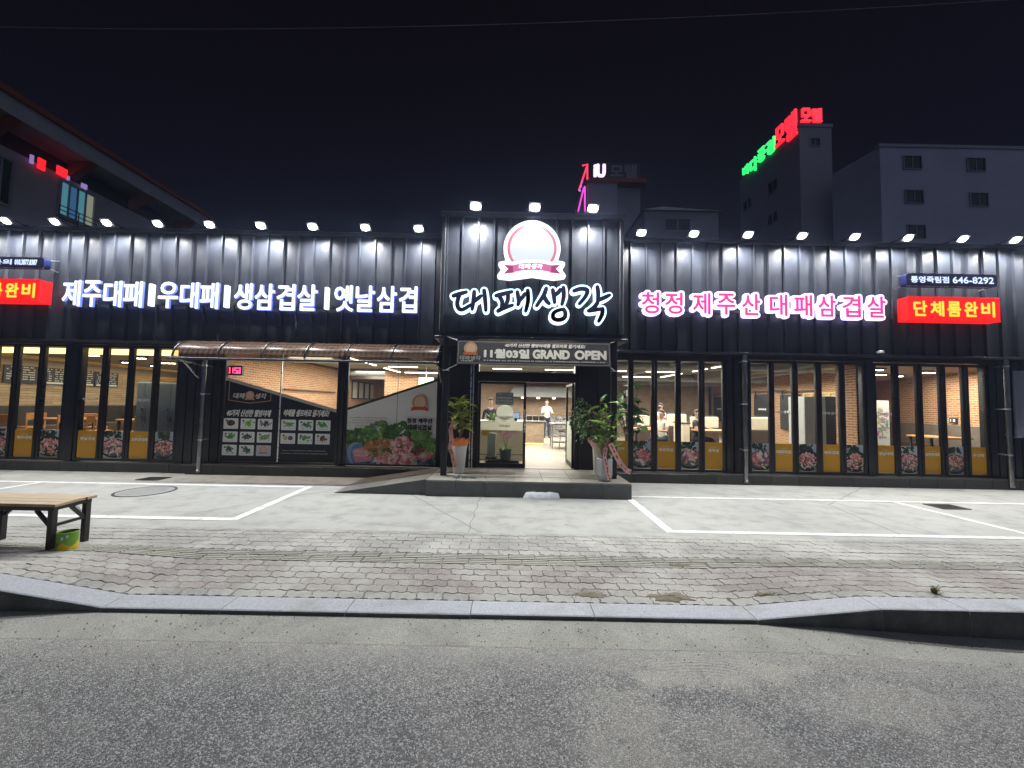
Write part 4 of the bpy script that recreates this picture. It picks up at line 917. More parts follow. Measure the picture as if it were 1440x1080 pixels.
# ---------------------------------------------------------------- tower script letters
SC = lambda x, y: FP(600+x/4.8, 280+y/4.8, 7.28)
m_sw = emi('script_white', (.60,.82,1.0), 2.2, (.1,.1,.12)); m_sd = pm('script_navy', (.012,.015,.05), (.018,.021,.07), 5, .4)
T = thing('logo_letter_sign', 'large brush script letters reading 대패생각 with glowing white outlines on the entrance tower', 'sign', (FX(745, 7.3, 430), 7.36, 3.5))
GL = {'a': [[(182,656),(222,643),(268,630)], [(222,650),(208,700),(216,738),(244,748),(298,716)], [(322,628),(316,690),(308,745)], [(322,692),(352,668),(368,655)], [(388,618),(396,690),(400,752)]],
      'b': [[(470,655),(520,642),(575,628)], [(492,660),(510,695),(505,728)], [(550,650),(546,690),(530,722)], [(482,758),(510,742),(578,718)], [(612,630),(622,690),(616,715)], [(622,690),(650,660),(662,640)], [(682,618),(684,690),(668,758)]],
      'c': [[(806,606),(790,650),(742,722)], [(790,655),(808,690),(826,708)], [(850,616),(858,660),(862,700)], [(862,652),(890,630),(900,612)], [(922,600),(924,660),(912,712)], [(922,745),(935,770),(930,800),(905,815),(872,815),(852,800),(856,772),(880,755),(920,745)]],
      'd': [[(994,622),(1040,608),(1082,618),(1070,660),(1030,708)], [(1150,596),(1156,640),(1152,688)], [(1156,684),(1196,668),(1232,650)], [(1152,700),(1130,730),(1092,756)], [(1092,756),(1130,750),(1186,742)], [(1186,742),(1182,780),(1160,826)]]}
def capsule(p, q, r0, r1, n=7):
    a = math.atan2(q[1]-p[1], q[0]-p[0]); P = []
    P += [(q[0]+r1*math.cos(a-PI/2+PI*i/n), q[1]+r1*math.sin(a-PI/2+PI*i/n)) for i in range(n+1)]
    P += [(p[0]+r0*math.cos(a+PI/2+PI*i/n), p[1]+r0*math.sin(a+PI/2+PI*i/n)) for i in range(n+1)]
    return P
def smooth_path(P, k_=3):
    out = []
    for i in range(len(P)-1):
        p0, p1, p2, p3 = P[max(i-1, 0)], P[i], P[i+1], P[min(i+2, len(P)-1)]
        for j in range(k_):
            t = j/k_; out.append(tuple(.5*((2*p1[a])+(-p0[a]+p2[a])*t+(2*p0[a]-5*p1[a]+4*p2[a]-p3[a])*t*t+(-p0[a]+3*p1[a]-3*p2[a]+p3[a])*t**3) for a in (0, 1)))
    return out+[P[-1]]
rng = random.Random(3)
for k_ in 'abcd':
    o_, i_ = MB(), MB(); c = 0
    for st in GL[k_]:
        P = smooth_path([SC(*p) for p in st])
        for j in range(len(P)-1):
            f = lambda u: 1+.18*math.sin(PI*u*1.0+.4)
            u0, u1 = j/(len(P)-1), (j+1)/(len(P)-1)
            o_.plate(capsule(P[j], P[j+1], .070*f(u0), .070*f(u1)), 7.26+.0006*c, 7.35+.0004*c)
            i_.plate(capsule(P[j], P[j+1], .036*f(u0), .036*f(u1), 5), 7.244+.0004*c, 7.258); c += 1
    lo = o_.build('letter', m_sw, T); i_.build('face', m_sd, lo)
MB().box(SC(170, 0)[0], SC(1230, 0)[0], 7.352+.02, 7.39, SC(0, 700)[1]-.02, SC(0, 700)[1]+.02).build('mounting_rail', m_trim, T)
# round badge above it (its mascot is left out)
m_bw = emi('badge_white', (.92,.93,1.0), 1.5, (.06,.06,.06)); m_bf = emi('badge_face', (.86,.94,1.0), .80, (.05,.05,.05)); m_bp = emi('badge_pink', (.90,.22,.32), .75, (.06,.02,.03)); m_br = emi('ribbon_pink', (.90,.20,.46), .72, (.06,.02,.04)); m_bd = emi('ribbon_dark', (.70,.08,.28), .5, (.05,.01,.02))
cx, cz = SC(711, 335); r = .545; bt = thing('round_badge_sign', 'round lit white badge with a pink ring and ribbon above the script letters', 'sign', (cx, 7.36, cz-r))
b = MB(); b.plate(ell(cx, cz, r, r, 56), 7.26, 7.36)
def ribbon(k_, g):
    L = []
    A = [SC(*p) for p in ((500, 440), (560, 428), (711, 412), (860, 428), (918, 440), (893, 478), (922, 520), (860, 528), (780, 518), (711, 508), (640, 518), (560, 528), (492, 520), (524, 478))]
    mx = sum(p[0] for p in A)/len(A); mz = sum(p[1] for p in A)/len(A)
    return [(mx+(x-mx)*k_, mz+(z-mz)*g) for x, z in A]
RB = ribbon(1, 1)
for j in range(len(RB)): b.plate(capsule(RB[j], RB[(j+1) % len(RB)], .045, .045, 6), 7.2588-.0003*j, 7.352)
b.plate(RB, 7.2495, 7.351); b.build('outline', m_bw, bt)
b = MB(); b.flat(ell(cx, cz, r*.87, r*.87, 56), 7.257); b.build('ring', m_bp, bt)
MB().flat(ell(cx, cz, r*.775, r*.775, 56), 7.2535).build('face', m_bf, bt)
b = MB()
for sg in (-1, 1):
    P = [(711+sg*x, y) for x, y in ((118, 452), (190, 448), (160, 475), (192, 508), (118, 500))]; P = [SC(*p) for p in P]; b.plate(P, 7.242, 7.2485)
b.build('ribbon_tail', m_bd, bt)
P = [SC(711-128, 450), SC(711-65, 438), SC(711, 434), SC(711+65, 438), SC(711+128, 450), SC(711+128, 498), SC(711+65, 486), SC(711, 482), SC(711-65, 486), SC(711-128, 498)]
rb = MB().plate(P, 7.2385, 7.2415).build('ribbon', m_br, bt)
l = MB()
for i, s in enumerate('대패생각'):
    a, z1 = SC(622+41*i, 440+(3 if i in (0, 3) else 0)); c_, z0 = SC(658+41*i, 476+(3 if i in (0, 3) else 0)); put_text(l, s, a, c_, z0, z1, 7.237, .006, skew=.1)
l.build('ribbon_lettering', m_bw, rb)
# ---------------------------------------------------------------- banner
YB = 7.26
def BP(px, py): return FP(px, py, YB)
x0, x1 = BP(643, 498)[0], BP(858, 498)[0]; z1, z0 = (BP(643, 477)[1]+BP(858, 484)[1])/2, (BP(643, 512)[1]+BP(858, 517)[1])/2
bn = thing('banner', 'dark cloth banner reading 11월03일 GRAND OPEN tied across the entrance posts', 'banner', ((x0+x1)/2, YB, z0))
def wave(x, z): return YB+.010*math.sin(x*2.1+.6)+.0012*math.sin(x*5+z*3)-.16*(z1-z)
g = MB(); nx_, nz_ = 48, 8; vs = [(lerp(x0, x1, i/nx_), wave(lerp(x0, x1, i/nx_), lerp(z0, z1, j/nz_)), lerp(z0, z1, j/nz_)) for j in range(nz_+1) for i in range(nx_+1)]
g.add(vs, [(j*(nx_+1)+i, j*(nx_+1)+i+1, (j+1)*(nx_+1)+i+1, (j+1)*(nx_+1)+i) for j in range(nz_) for i in range(nx_)]); g.build('cloth', pm('banner_cloth', (.040,.034,.036), (.052,.046,.047), 9, .7), bn, 60)
p = MB(); H = z1-z0; INKW = (.82,.78,.66)
def fr(x, z): return (x0+(x1-x0)*x, z0+H*z)
for a, c_ in (((.008, .94), (.992, .955)), ((.008, .045), (.992, .06))): p.flat([fr(*a), (fr(*c_)[0], fr(*a)[1]), fr(*c_), (fr(*a)[0], fr(*c_)[1])], 0, 0, (.35,.33,.30))
for a, c_ in (((.008, .06), (.0105, .94)), ((.9895, .06), (.992, .94))): p.flat([fr(*a), (fr(*c_)[0], fr(*a)[1]), fr(*c_), (fr(*a)[0], fr(*c_)[1])], 0, 0, (.35,.33,.30))
badge(p, *fr(.088, .66), .125, -.002, (.62,.42,.26), (.45,.18,.08), (.55,.14,.06))
put_text(p, '대패생각', *[fr(.02, 0)[0], fr(.155, 0)[0], fr(0, .17)[1], fr(0, .36)[1]], 0, .003, c=(.34,.38,.30), skew=.1); tiny_text(p, fr(.03, 0)[0], fr(.105, 0)[0], fr(0, .12)[1], .018, 0, INKW, 4)
put_text(p, '40가지 신선한 웰빙야채를 셀프바로 즐기세요!', fr(.31, 0)[0], fr(.835, 0)[0], fr(0, .74)[1], fr(0, .91)[1], 0, .004, c=INKW, skew=.22)
for s, a, c_ in (('11월03일', .175, .472), ('GRAND', .492, .735), ('OPEN', .765, .972)): put_text(p, s, fr(a, 0)[0], fr(c_, 0)[0], fr(0, .27)[1], fr(0, .67)[1], 0, .013, c=INKW, n=10)
tiny_text(p, fr(.175, 0)[0], fr(.97, 0)[0], fr(0, .15)[1], .03, 0, (.42,.40,.35), 6)
p.v = [(v[0], wave(v[0], v[2])-.006+v[1]*.8, v[2]) for v in p.v]
p.build('print', m_ink, bn)
c_ = MB(); px0, px1 = FX(626, 7.45), FX(863, 7.45)
for xa, za, xb, zb2 in ((x0, z1, px0, z1+.10), (x0, z0, px0, z0-.10), (x1, z1, px1, z1+.06), (x1, z0, px1, z0-.06)):
    c_.tube([(xa, YB, za), ((xa+xb)/2, YB, (za+zb2)/2-.01), (xb, 7.39, zb2)], .006, 6); c_.tube([(xb-.066, 7.39, zb2), (xb+.066, 7.39, zb2)], .006, 6)
c_.build('cord', m_white, bn)
# ================================================================== inside the restaurant
m_tan = brick_mat('tan_ledger_stone', (.36,.25,.14), (.50,.38,.23), (.22,.16,.10), .46, .085, .010, (.56,.46,.33), .2, .8)
m_brk = brick_mat('orange_brick', (.33,.135,.060), (.44,.225,.11), (.56,.43,.28), .21, .062, .018, (.62,.46,.28), .12, .7)
m_brk2 = brick_mat('pale_brick', (.42,.28,.17), (.52,.38,.26), (.40,.32,.24), .22, .07, .014, (.62,.52,.42), .2, .6)
m_floor = pm('interior_floor_tile', (.34,.30,.24), (.42,.37,.30), 1.2, .38); m_ceil = pm('painted_ceiling', (.22,.205,.18), (.28,.26,.23), 1.5, .8); m_ceilw = pm('room_ceiling', (.36,.28,.19), (.42,.33,.22), 1.5, .8)
m_brown = pm('brown_leather', (.055,.035,.026), (.085,.055,.04), 6, .5); m_cream = pm('cream_leather', (.62,.54,.40), (.70,.61,.46), 6, .5); m_dkseat = pm('dark_banquette', (.028,.022,.02), (.045,.036,.03), 5, .5)
m_wood = pm('orange_wood', (.36,.15,.045), (.46,.21,.07), 9, .45); m_grey = pm('grey_panel', (.32,.33,.32), (.38,.39,.38), 3, .5); m_dark = pm('dark_panel', (.03,.03,.032), (.045,.045,.048), 3, .5)
m_steel = pm('kitchen_steel', (.45,.45,.45), (.6,.6,.6), 6, .3, .9)
m_cove = emi('cove_light', (1.0,.74,.26), 2.6); m_tube = emi('tube_light', (1.0,.90,.70), 9.0); m_down = emi('downlight', (1.0,.90,.70), 16.0)
FZ0, CE = .28, 2.95
def slab(name, x0, x1, y0, y1, z0, z1, mt, par=None): return MB().box(x0, x1, y0, y1, z0, z1).build(name, mt, par or B)
slab('interior_floor', -17, 14.5, 8.93, 21, .10, FZ0, m_floor); slab('door_sill', e[672], e[812]-.06, 8.36, 8.93, .2, .287, m_floor)
slab('interior_ceiling', -6.9, 10.5, 8.96, 21, CE, CE+.06, m_ceil); slab('interior_ceiling', -17, -7.0, 8.96, 21, CE-.05, CE+.05, m_ceilw)
slab('interior_ceiling', 10.6, 15, 8.96, 16, 2.75, 2.8, m_ceilw); slab('interior_ceiling', 8.2, 10.6, 8.96, 11.2, 2.75, 2.8, m_ceilw)
slab('interior_wall', -15.7, -15.5, 8.97, 21, FZ0, 2.9, m_tan); slab('interior_wall', -15.49, -7.2, 20.5, 20.7, FZ0, 2.9, m_tan)
slab('interior_wall', -7.15, -7.0, 8.97, 20.8, FZ0, CE, m_brk); slab('interior_wall', -6.99, 10.3, 20.3, 20.5, FZ0, CE, m_brk2)
slab('interior_wall', 10.4, 10.55, 11.3, 20.2, FZ0, CE, m_brk); slab('interior_wall', 7.98, 8.12, 8.97, 9.55, FZ0, CE, m_brk)
b = MB(); P0, P1, P2 = (11.9, 9.1), (13.4, 14.4), (10.56, 14.4)
for p, q_ in ((P0, P1), (P1, P2)): b.add([(p[0], p[1], FZ0), (q_[0], q_[1], FZ0), (q_[0], q_[1], 2.75), (p[0], p[1], 2.75)], [(0, 1, 2, 3)])
b.build('interior_wall', m_brk, B); slab('interior_wall', 11.95, 14.9, 8.97, 9.05, FZ0, 2.75, m_brk)
for x, y0, y1 in ((7.2, 9.2, 20.2), (-2.5, 9.2, 20.2)): slab('ceiling_beam', x, x+.35, y0, y1, 2.72, CE-.002, m_ceil)
slab('ceiling_beam', -6.9, 10.3, 16.6, 17.0, 2.62, CE-.002, m_ceil)
b = MB()
for y, r in ((15.4, .13), (10.8, .10)): b.tube([(-6.8, y, 2.80), (10.2, y, 2.80)], r, 12)
for x in (1.5, 4.4, 9.0): b.tube([(x, 9.2, 2.84), (x, 19, 2.84)], .05, 8)
b.build('ceiling_duct', m_grey, B, 40)
slab('cove_strip', -15.4, -7.3, 9.16, 9.30, 2.66, 2.78, m_cove); slab('cove_strip', -15.42, -15.30, 9.5, 20, 2.62, 2.66, m_cove)
slab('cove_bulkhead', -15.28, -15.22, 9.5, 20, 2.56, 2.80, m_ceilw)
# linear tube lamps in a rectangle on the hall ceiling
LN = [0, 0, 0, 0]
def lamp(name, x0, x1, y0, y1, z, label, grp, mt=None, cat='ceiling light'):
    t = thing(name, label, cat, ((x0+x1)/2, (y0+y1)/2, z), grp)
    b = MB(); b.box(x0, x1, y0, y1, z+.012, z+.06)
    for xx in (x0+(x1-x0)*.12, x0+(x1-x0)*.88): b.tube([(xx, (y0+y1)/2, z+.06), (xx, (y0+y1)/2, CE)], .005, 5)
    b.build('housing', m_white, t); MB().box(x0+.004, x1-.004, y0+.004, y1-.004, z, z+.0118).box(x0+.004, x1-.004, y0+.002, y0+.0035, z+.002, z+.05).build('diffuser', mt or m_tube, t); return t
GT = 'slim tube lights in a rectangle under the hall ceiling'; LT = 'lit ceiling tube light in the %s, %s from the poster windows'
for x0, x1 in ((-3.9, -2.7), (-2.3, -1.1), (-.7, .5), (.9, 2.1), (2.5, 3.7), (4.0, 5.2)):
    lamp('tube_light', x0, x1, 14.0, 14.07, 2.72, LT % ('row deeper in the hall', ORD[LN[0]]), GT); LN[0] += 1
    lamp('tube_light', x0+.1, x1-.2, 11.8, 11.87, 2.72, LT % ('row closer to the glass', ORD[LN[1]]), GT); LN[1] += 1
for y in (9.6, 10.7, 12.3, 13.2):
    for x in (-4.1, 5.35): lamp('tube_light', x, x+.07, y, y+.8, 2.72, 'lit ceiling tube light above the %s, %s from the glass' % ('pale meat poster' if x < 0 else 'two people in white', ORD[LN[2]//2]), GT); LN[2] += 1
SN = {}
def spots(px, py, zc, n, label, grp):
    d = ray(px, py); t_ = (zc-CAMZ)/d.z; x, y = d.x*t_, d.y*t_
    if y < 9.1 or y > 20: return
    SN[grp] = SN.get(grp, 0)+1; t = thing('ceiling_spot', label+', '+ORD[SN[grp]-1]+' from the photo edge', 'ceiling light', (x, y, zc), grp)
    b, l = MB(), MB()
    for i in range(n):
        xx = x+(i-(n-1)/2)*.17; b.lathe([(.075, -.02), (.078, .0), (.06, .02)], (xx, y, zc), 12); l.lathe([(.062, -.032), (.062, -.0205), (0, -.0203)], (xx, y, zc), 12)
    b.box(x-.17*n/2, x+.17*n/2, y-.085, y+.085, zc+.0, zc+.045); b.build('housing', m_dark, t); l.build('lens', m_down, t)
GA, GB_ = 'ceiling spots in the left dining room', 'ceiling spots in the brick side room'
for px, py, n in ((128, 499, 3), (178, 509, 2), (198, 503, 2), (218, 514, 2), (237, 510, 3), (252, 520, 1)): spots(px, py, 2.86, n, 'lit ceiling spot cluster in the stone walled dining room', GA)
for px, py, n in ((1233, 519, 2), (1238, 526, 2), (1262, 528, 2), (1306, 523, 2)): spots(px, py, 2.72, n, 'lit ceiling spot pair in the brick side room', GB_)
for px, py in ((381, 512), (411, 520), (437, 527), (462, 533), (498, 541), (517, 546), (529, 549)): spots(px, py, 2.90, 2, 'lit ceiling spot pair along the brick wall above the posters', 'ceiling spots along the brick wall behind the posters')
def area(nm, x, y, z, sx, sy, en, col=(1, .95, .84)):
    ld = bpy.data.lights.new(nm, 'AREA'); ld.shape = 'RECTANGLE'; ld.size = sx; ld.size_y = sy; ld.energy = en; ld.color = col
    o = bpy.data.objects.new(nm, ld); C.objects.link(o); o.location = (x, y, z); o.parent = B; o.location = Vector((x, y, z))-WL[B.name]
area('hall_light', -2, 12.5, 2.68, 7, 5, 640); area('hall_light', 5, 12.5, 2.68, 5, 5, 520); area('kitchen_light', 1.0, 15.2, 2.6, 6, 1.4, 260); area('entrance_fill', 0.0, 9.3, 2.6, 1.6, .6, 34); area('hall_light', 8.6, 14, 2.6, 2.5, 6, 230)  # the small one at the entrance is added fill for the counter
area('dining_light', -11.5, 13, 2.8, 6, 7, 440, (1, .92, .74)); area('brick_room_light', 10.6, 10.6, 2.68, 2.4, 2.2, 270, (1, .93, .78)); area('brick_wall_light', -5.6, 13, 2.85, 1.2, 7, 200, (1, .95, .82))
# ---- left dining room
def IP(px, py, Y): return FP(px, py, Y)
t = thing('menu_board', 'long dark wall menu board with white price lists on the tan stone wall', 'menu board', (-15.4, 12.6, 1.6))
x = -15.46
for i in range(4):
    y0 = 11.75+.86*i; b = MB(); b.box(x, x+.03, y0, y0+.84, 2.02, 2.60); p = b.build('board', m_dark, t)
    s = MB()
    for c_ in range(2):
        for r_ in range(6):
            z = 2.54-.075*r_; q = random.Random(i*50+c_*9+r_); yy = y0+.06+.40*c_
            for k_ in range(7):
                if q.random() < .75: s.add([(x+.0312, yy+.045*k_, z-.03), (x+.0312, yy+.045*k_+.034, z-.03), (x+.0312, yy+.045*k_+.034, z), (x+.0312, yy+.045*k_, z)], [(0, 1, 2, 3)], 0, (.6,.6,.56))
    if i in (1, 2, 3): s.add([(x+.0312, y0+.06, 2.04), (x+.0312, y0+.8, 2.04), (x+.0312, y0+.8, 2.10), (x+.0312, y0+.06, 2.10)], [(0, 1, 2, 3)], 0, (.62,.60,.54))
    s.build('price_list', m_ink, p)
t = thing('banquette', 'dark leather banquette along the stone wall of the dining room', 'banquette', (-15.1, 14, FZ0))
MB().bbox(-15.48, -15.30, 9.6, 20, FZ0+.42, 1.32, .03).build('backrest', m_dkseat, t); MB().bbox(-15.29, -14.8, 9.6, 20, FZ0, FZ0+.43, .03).build('seat', m_brown, t)
t = thing('doorway_cupboard', 'dark framed service doorway in the tan stone wall', 'doorway', (-15.45, 16.6, FZ0)); slab('door_panel', -15.5, -15.44, 16.2, 17.4, 1.33, 2.12, m_dark, t)
b = MB(); b.box(-15.5, -15.43, 16.1, 16.199, 1.33, 2.2); b.box(-15.5, -15.43, 17.401, 17.5, 1.33, 2.2); b.box(-15.5, -15.43, 16.2, 17.4, 2.121, 2.2); b.build('frame', m_cream, t)
def cabinet(px0, px1, ptop, Y, dep, mt, name, label, cat, door=True, z0=FZ0):
    x0, zt = IP(px0, ptop, Y); x1, _ = IP(px1, ptop, Y)
    t = thing(name, label, cat, ((x0+x1)/2, Y+dep/2, z0)); MB().bbox(x0, x1, Y, Y+dep, z0, zt, .012).build('cabinet', mt, t)
    if door:
        xm = (x0+x1)/2
        for a, b_ in ((x0+.012, xm-.004), (xm+.004, x1-.012)):
            d = MB().bbox(a, b_, Y-.018, Y-.001, z0+.06, zt-.03, .004).build('door', mt, t)
            MB().box((b_ if a < xm-.05 else a)-(.05 if a < xm-.05 else -.03), (b_ if a < xm-.05 else a)-(.03 if a < xm-.05 else -.05), Y-.04, Y-.0182, z0+.7, z0+1.1).build('handle', m_steel, d)
    return t
m_blue = pm('blue_grey_steel', (.25,.31,.40), (.30,.37,.46), 4, .35)
cabinet(194, 218, 537, 9.9, .7, m_blue, 'fridge', 'tall blue-grey steel fridge behind the folding window by the awning', 'fridge'); cabinet(222, 262, 538, 9.75, .7, m_blue, 'fridge', 'taller blue-grey steel fridge closest to the awning pillar', 'fridge')  # made-up cabinets filling the bluish area behind the glass
# wooden tables and chairs
def make_chair():
    t = thing('dining_chair', 'x', 'chair', (0, 0, 0), 'wooden chairs in the stone walled dining room')
    MB().bbox(-.20, .20, -.20, .20, .42, .46, .01).build('seat', m_wood, t); b = MB(); b.bbox(-.20, .20, .17, .195, .66, .86, .008); b.build('backrest', m_wood, t)
    for x in (-.18, .18): MB().beam((x, .182, 0), (x, .182, .86), .03, .024).build('leg', m_wood, t); MB().beam((x, -.18, 0), (x, -.18, .419), .03, .03).build('leg', m_wood, t)
    return t
ch = make_chair(); CH = [(-13.2, 10.3), (-12.2, 10.4), (-11.2, 10.6), (-10.3, 10.4), (-14.0, 11.4), (-12.6, 11.8), (-11.0, 12.2), (-9.6, 11.6)]
for i, (x, y) in enumerate(CH):
    lb = 'orange wooden chair in the stone walled room, %s row, %s from the photo edge' % ('window' if i < 4 else 'rear', ORD[(i % 4)] if i < 4 else ORD[i-4])
    if i == 0: ch.location = (x, y, FZ0); ch['label'] = lb; WL[ch.name] = Vector((x, y, FZ0)); ch.rotation_euler.z = 3.3
    else: dup(ch, (x, y, FZ0), lb, R.uniform(0, 6.28))
def table(x, y, sx, sy, label, mt=None, z=FZ0, h=.74):
    t = thing('dining_table', label, 'table', (x, y, z)); MB().bbox(x-sx/2, x+sx/2, y-sy/2, y+sy/2, z+h-.04, z+h, .008).build('tabletop', mt or m_wood, t)
    for i in (-1, 1):
        for j in (-1, 1): MB().beam((x+i*(sx/2-.06), y+j*(sy/2-.06), z), (x+i*(sx/2-.06), y+j*(sy/2-.06), z+h-.041), .05, .05).build('leg', m_dark, t)
    return t
table(-12.7, 11.1, 1.1, .7, 'wooden dining table among the chairs nearer the photo edge', z=FZ0); table(-10.6, 11.3, 1.1, .7, 'wooden dining table among the chairs nearer the fridges', z=FZ0)
# ---- hall behind the posters: clock, picture frames, rails
t = thing('led_clock', 'wood framed digital clock with glowing red digits above the dark poster', 'clock', (*[IP(331, 521, 9.0)[0]], 9.0, IP(331, 521, 9.0)[1]-.12))
x0, z1 = IP(317.5, 514, 9.0); x1, z0 = IP(341, 528, 9.0)
b = MB(); b.box(x0, x1, 8.98, 9.04, z0, z0+.035).box(x0, x1, 8.98, 9.04, z1-.035, z1).box(x0, x0+.035, 8.98, 9.04, z0+.036, z1-.036).box(x1-.035, x1, 8.98, 9.04, z0+.036, z1-.036); b.build('frame', pm('clock_wood', (.10,.05,.025), None, 9, .5), t)
MB().box(x0+.036, x1-.036, 8.995, 9.03, z0+.036, z1-.036).build('screen', pm('clock_screen', (.05,.006,.012), None, 5, .3), t)
b = MB()
for i, k_ in enumerate(('1111110', '0110000', '1011011', '1111101')):
    wz, hz = (x1-x0-.10)/4.6, (z1-z0-.11); xx = x0+.055+i*wz*1.12+(wz*.3 if i > 1 else 0); zz = z0+.055
    segs = [(0, hz, wz*.75, hz+.0), (wz*.75, hz/2, wz*.75, hz), (wz*.75, 0, wz*.75, hz/2), (0, 0, wz*.75, 0), (0, 0, 0, hz/2), (0, hz/2, 0, hz), (0, hz/2, wz*.75, hz/2)]
    for on, (a, c_, d_, f_) in zip(k_, segs):
        if on == '1': b.box(xx+a-.010, xx+d_+.010, 8.992, 8.9945, zz+c_-.010, zz+f_+.010)
b.build('digits', emi('led_red', (1, .05, .16), 3.0), t)
for i, (px, y) in enumerate(((424, 17.2), (434, 17.9), (444, 18.6), (454, 19.3))):
    z = 2.0; t = thing('picture_frame', 'dark framed white print on the brick wall, %s from the red clock' % ORD[i], 'picture frame', (-6.97, y, z), 'row of framed prints on the brick wall')
    b = MB(); b.box(-6.999, -6.96, y-.28, y+.28, 1.75, 2.55); b.build('frame', m_dark, t); MB().box(-6.9595, -6.957, y-.23, y+.23, 1.80, 2.50).build('print', pm('frame_print', (.5,.48,.42), (.6,.58,.5), 6, .6), t)
t = thing('wall_rail', 'thin black utensil rail on the orange brick wall above the dark poster', 'rail', (-6.95, 13, 1.9)); MB().tube([(-6.93, 11.8, 1.98), (-6.93, 15.2, 1.98)], .025, 6).build('rail', m_dark, t)
b = MB(); [b.box(-6.999, -6.955, y-.015, y+.015, 1.96, 2.0) for y in (12, 13.5, 15)]; b.build('bracket', m_dark, t)
t = thing('serving_counter', 'long pale wooden serving counter below the brick wall behind the dark poster', 'counter', (-5.9, 15, FZ0)); MB().bbox(-6.6, -5.2, 10.2, 19, FZ0, 1.18, .01).build('body', pm('counter_wood', (.42,.27,.13), (.52,.35,.18), 5, .5), t); MB().bbox(-6.65, -5.15, 10.15, 19.05, 1.181, 1.23, .008).build('countertop', m_cream, t)
t = thing('brick_column', 'orange brick column in the hall above the pale meat poster', 'column', (-4.2, 15.2, FZ0)); MB().box(-5.0, -3.7, 15.2, 15.9, FZ0, CE-.001).build('column', m_brk, t)
# glowing green panel put in for a green reflection in the glass
t = thing('green_reflection_panel', 'small glowing green exit sign under the hall ceiling above the pale poster', 'exit sign', (*[IP(600, 534, 12.6)[0]], 12.6, IP(600, 534, 12.6)[1]))
x, z = IP(599, 536, 12.6); MB().box(x-.24, x+.24, 12.6, 12.66, z-.12, z+.12).build('casing', m_white, t); MB().box(x-.225, x+.225, 12.594, 12.5995, z-.105, z+.105).build('lit_face', emi('reflection_green', (.04, .9, .22), 1.3), t); MB().tube([(x, 12.63, z+.12), (x, 12.63, CE)], .012, 6).build('hanger', m_white, t)
# ---- kitchen seen through the open door
kx0, kx1 = IP(738, 610, 13.4)[0], IP(765, 610, 13.4)[0]
t = thing('kitchen_counter', 'pale brick kitchen counter seen through the open door', 'counter', ((kx0+kx1)/2, 13.4, FZ0)); MB().box(kx0-1.2, kx1, 13.4, 14.0, FZ0, 1.05).build('front', m_brk2, t); MB().bbox(kx0-1.25, kx1+.05, 13.35, 14.05, 1.051, 1.10, .008).build('countertop', m_steel, t)
MB().box(kx0-1.2, kx1-.02, 13.385, 13.399, FZ0+.02, FZ0+.05).build('kick_light', m_cove, t)
for i in range(3):
    x = kx0+.16+.22*i; t = thing('pot', 'dark cooking pot on the brick counter in the doorway, %s from the door leaf' % ORD[i], 'pot', (x, 13.6, 1.10), 'row of dark pots on the kitchen counter'); MB().lathe([(.085, 0), (.10, .02), (.10, .15), (.104, .155), (.09, .16)], (x, 13.6, 1.101), 14).build('body', m_brown, t, 40); MB().lathe([(.09, .001), (.05, .03), (.012, .035), (.015, .06), (0, .062)], (x, 13.6, 1.262), 14).build('lid', m_dark, t, 40)
t = thing('range_hood', 'long steel range hood with lamps over the kitchen line', 'hood', (.9, 17.6, 1.95)); b = MB(); b.add([(-.2, 17.2, 2.0), (2.8, 17.2, 2.0), (2.8, 18.4, 2.0), (-.2, 18.4, 2.0), (.1, 17.6, 2.45), (2.5, 17.6, 2.45), (2.5, 18.4, 2.45), (.1, 18.4, 2.45)], [(0, 1, 5, 4), (1, 2, 6, 5), (2, 3, 7, 6), (3, 0, 4, 7), (4, 5, 6, 7), (3, 2, 1, 0)]); b.build('canopy', m_grey, t)
b = MB(); [b.lathe([(.0, .0), (.07, .002), (.07, .05)], (x, 17.5, 1.93), 12) for x in (.5, 1.2, 1.9)]; b.build('lamp', emi('hood_lamp', (1, .93, .8), 7), t); slab('kitchen_line', -.3, 3.0, 17.3, 18.3, FZ0, 1.15, m_steel, t)
slab('interior_wall', -1.5, 4.0, 18.5, 18.6, FZ0, CE-.003, m_brk2)
b = MB()
t = thing('bar_table', 'high steel bar table seen through the open door', 'table', (2.05, 12.6, FZ0)); MB().bbox(1.25, 2.6, 12.2, 12.9, 1.03, 1.08, .008).build('tabletop', m_steel, t)
for x in (1.3, 2.55):
    for y in (12.25, 12.85): MB().beam((x, y, FZ0), (x, y, 1.029), .035, .035).build('leg', m_steel, t)
for i in range(3): slab('shelf', 1.32, 2.53, 12.27, 12.83, FZ0+.18+.2*i, FZ0+.20+.2*i, m_steel, t)
def stool(x, y, lb):
    t = thing('bar_stool', lb, 'stool', (x, y, FZ0), 'steel stools by the bar table'); MB().lathe([(.15, 0), (.17, .02), (.16, .06), (0, .065)], (x, y, FZ0+.55), 14).build('seat', m_brown, t, 40)
    for a in range(4): MB().tube([(x+.12*math.cos(a*PI/2+.7), y+.12*math.sin(a*PI/2+.7), FZ0+.55), (x+.18*math.cos(a*PI/2+.7), y+.18*math.sin(a*PI/2+.7), FZ0)], .012, 6).build('leg', m_steel, t)
for x, y, w_ in ((1.75, 11.7, 'in the middle'), (1.95, 10.9, 'closest to the open door'), (1.62, 12.05, 'tucked against the table')): stool(x, y, 'dark seated steel stool by the high bar table, ' + w_)
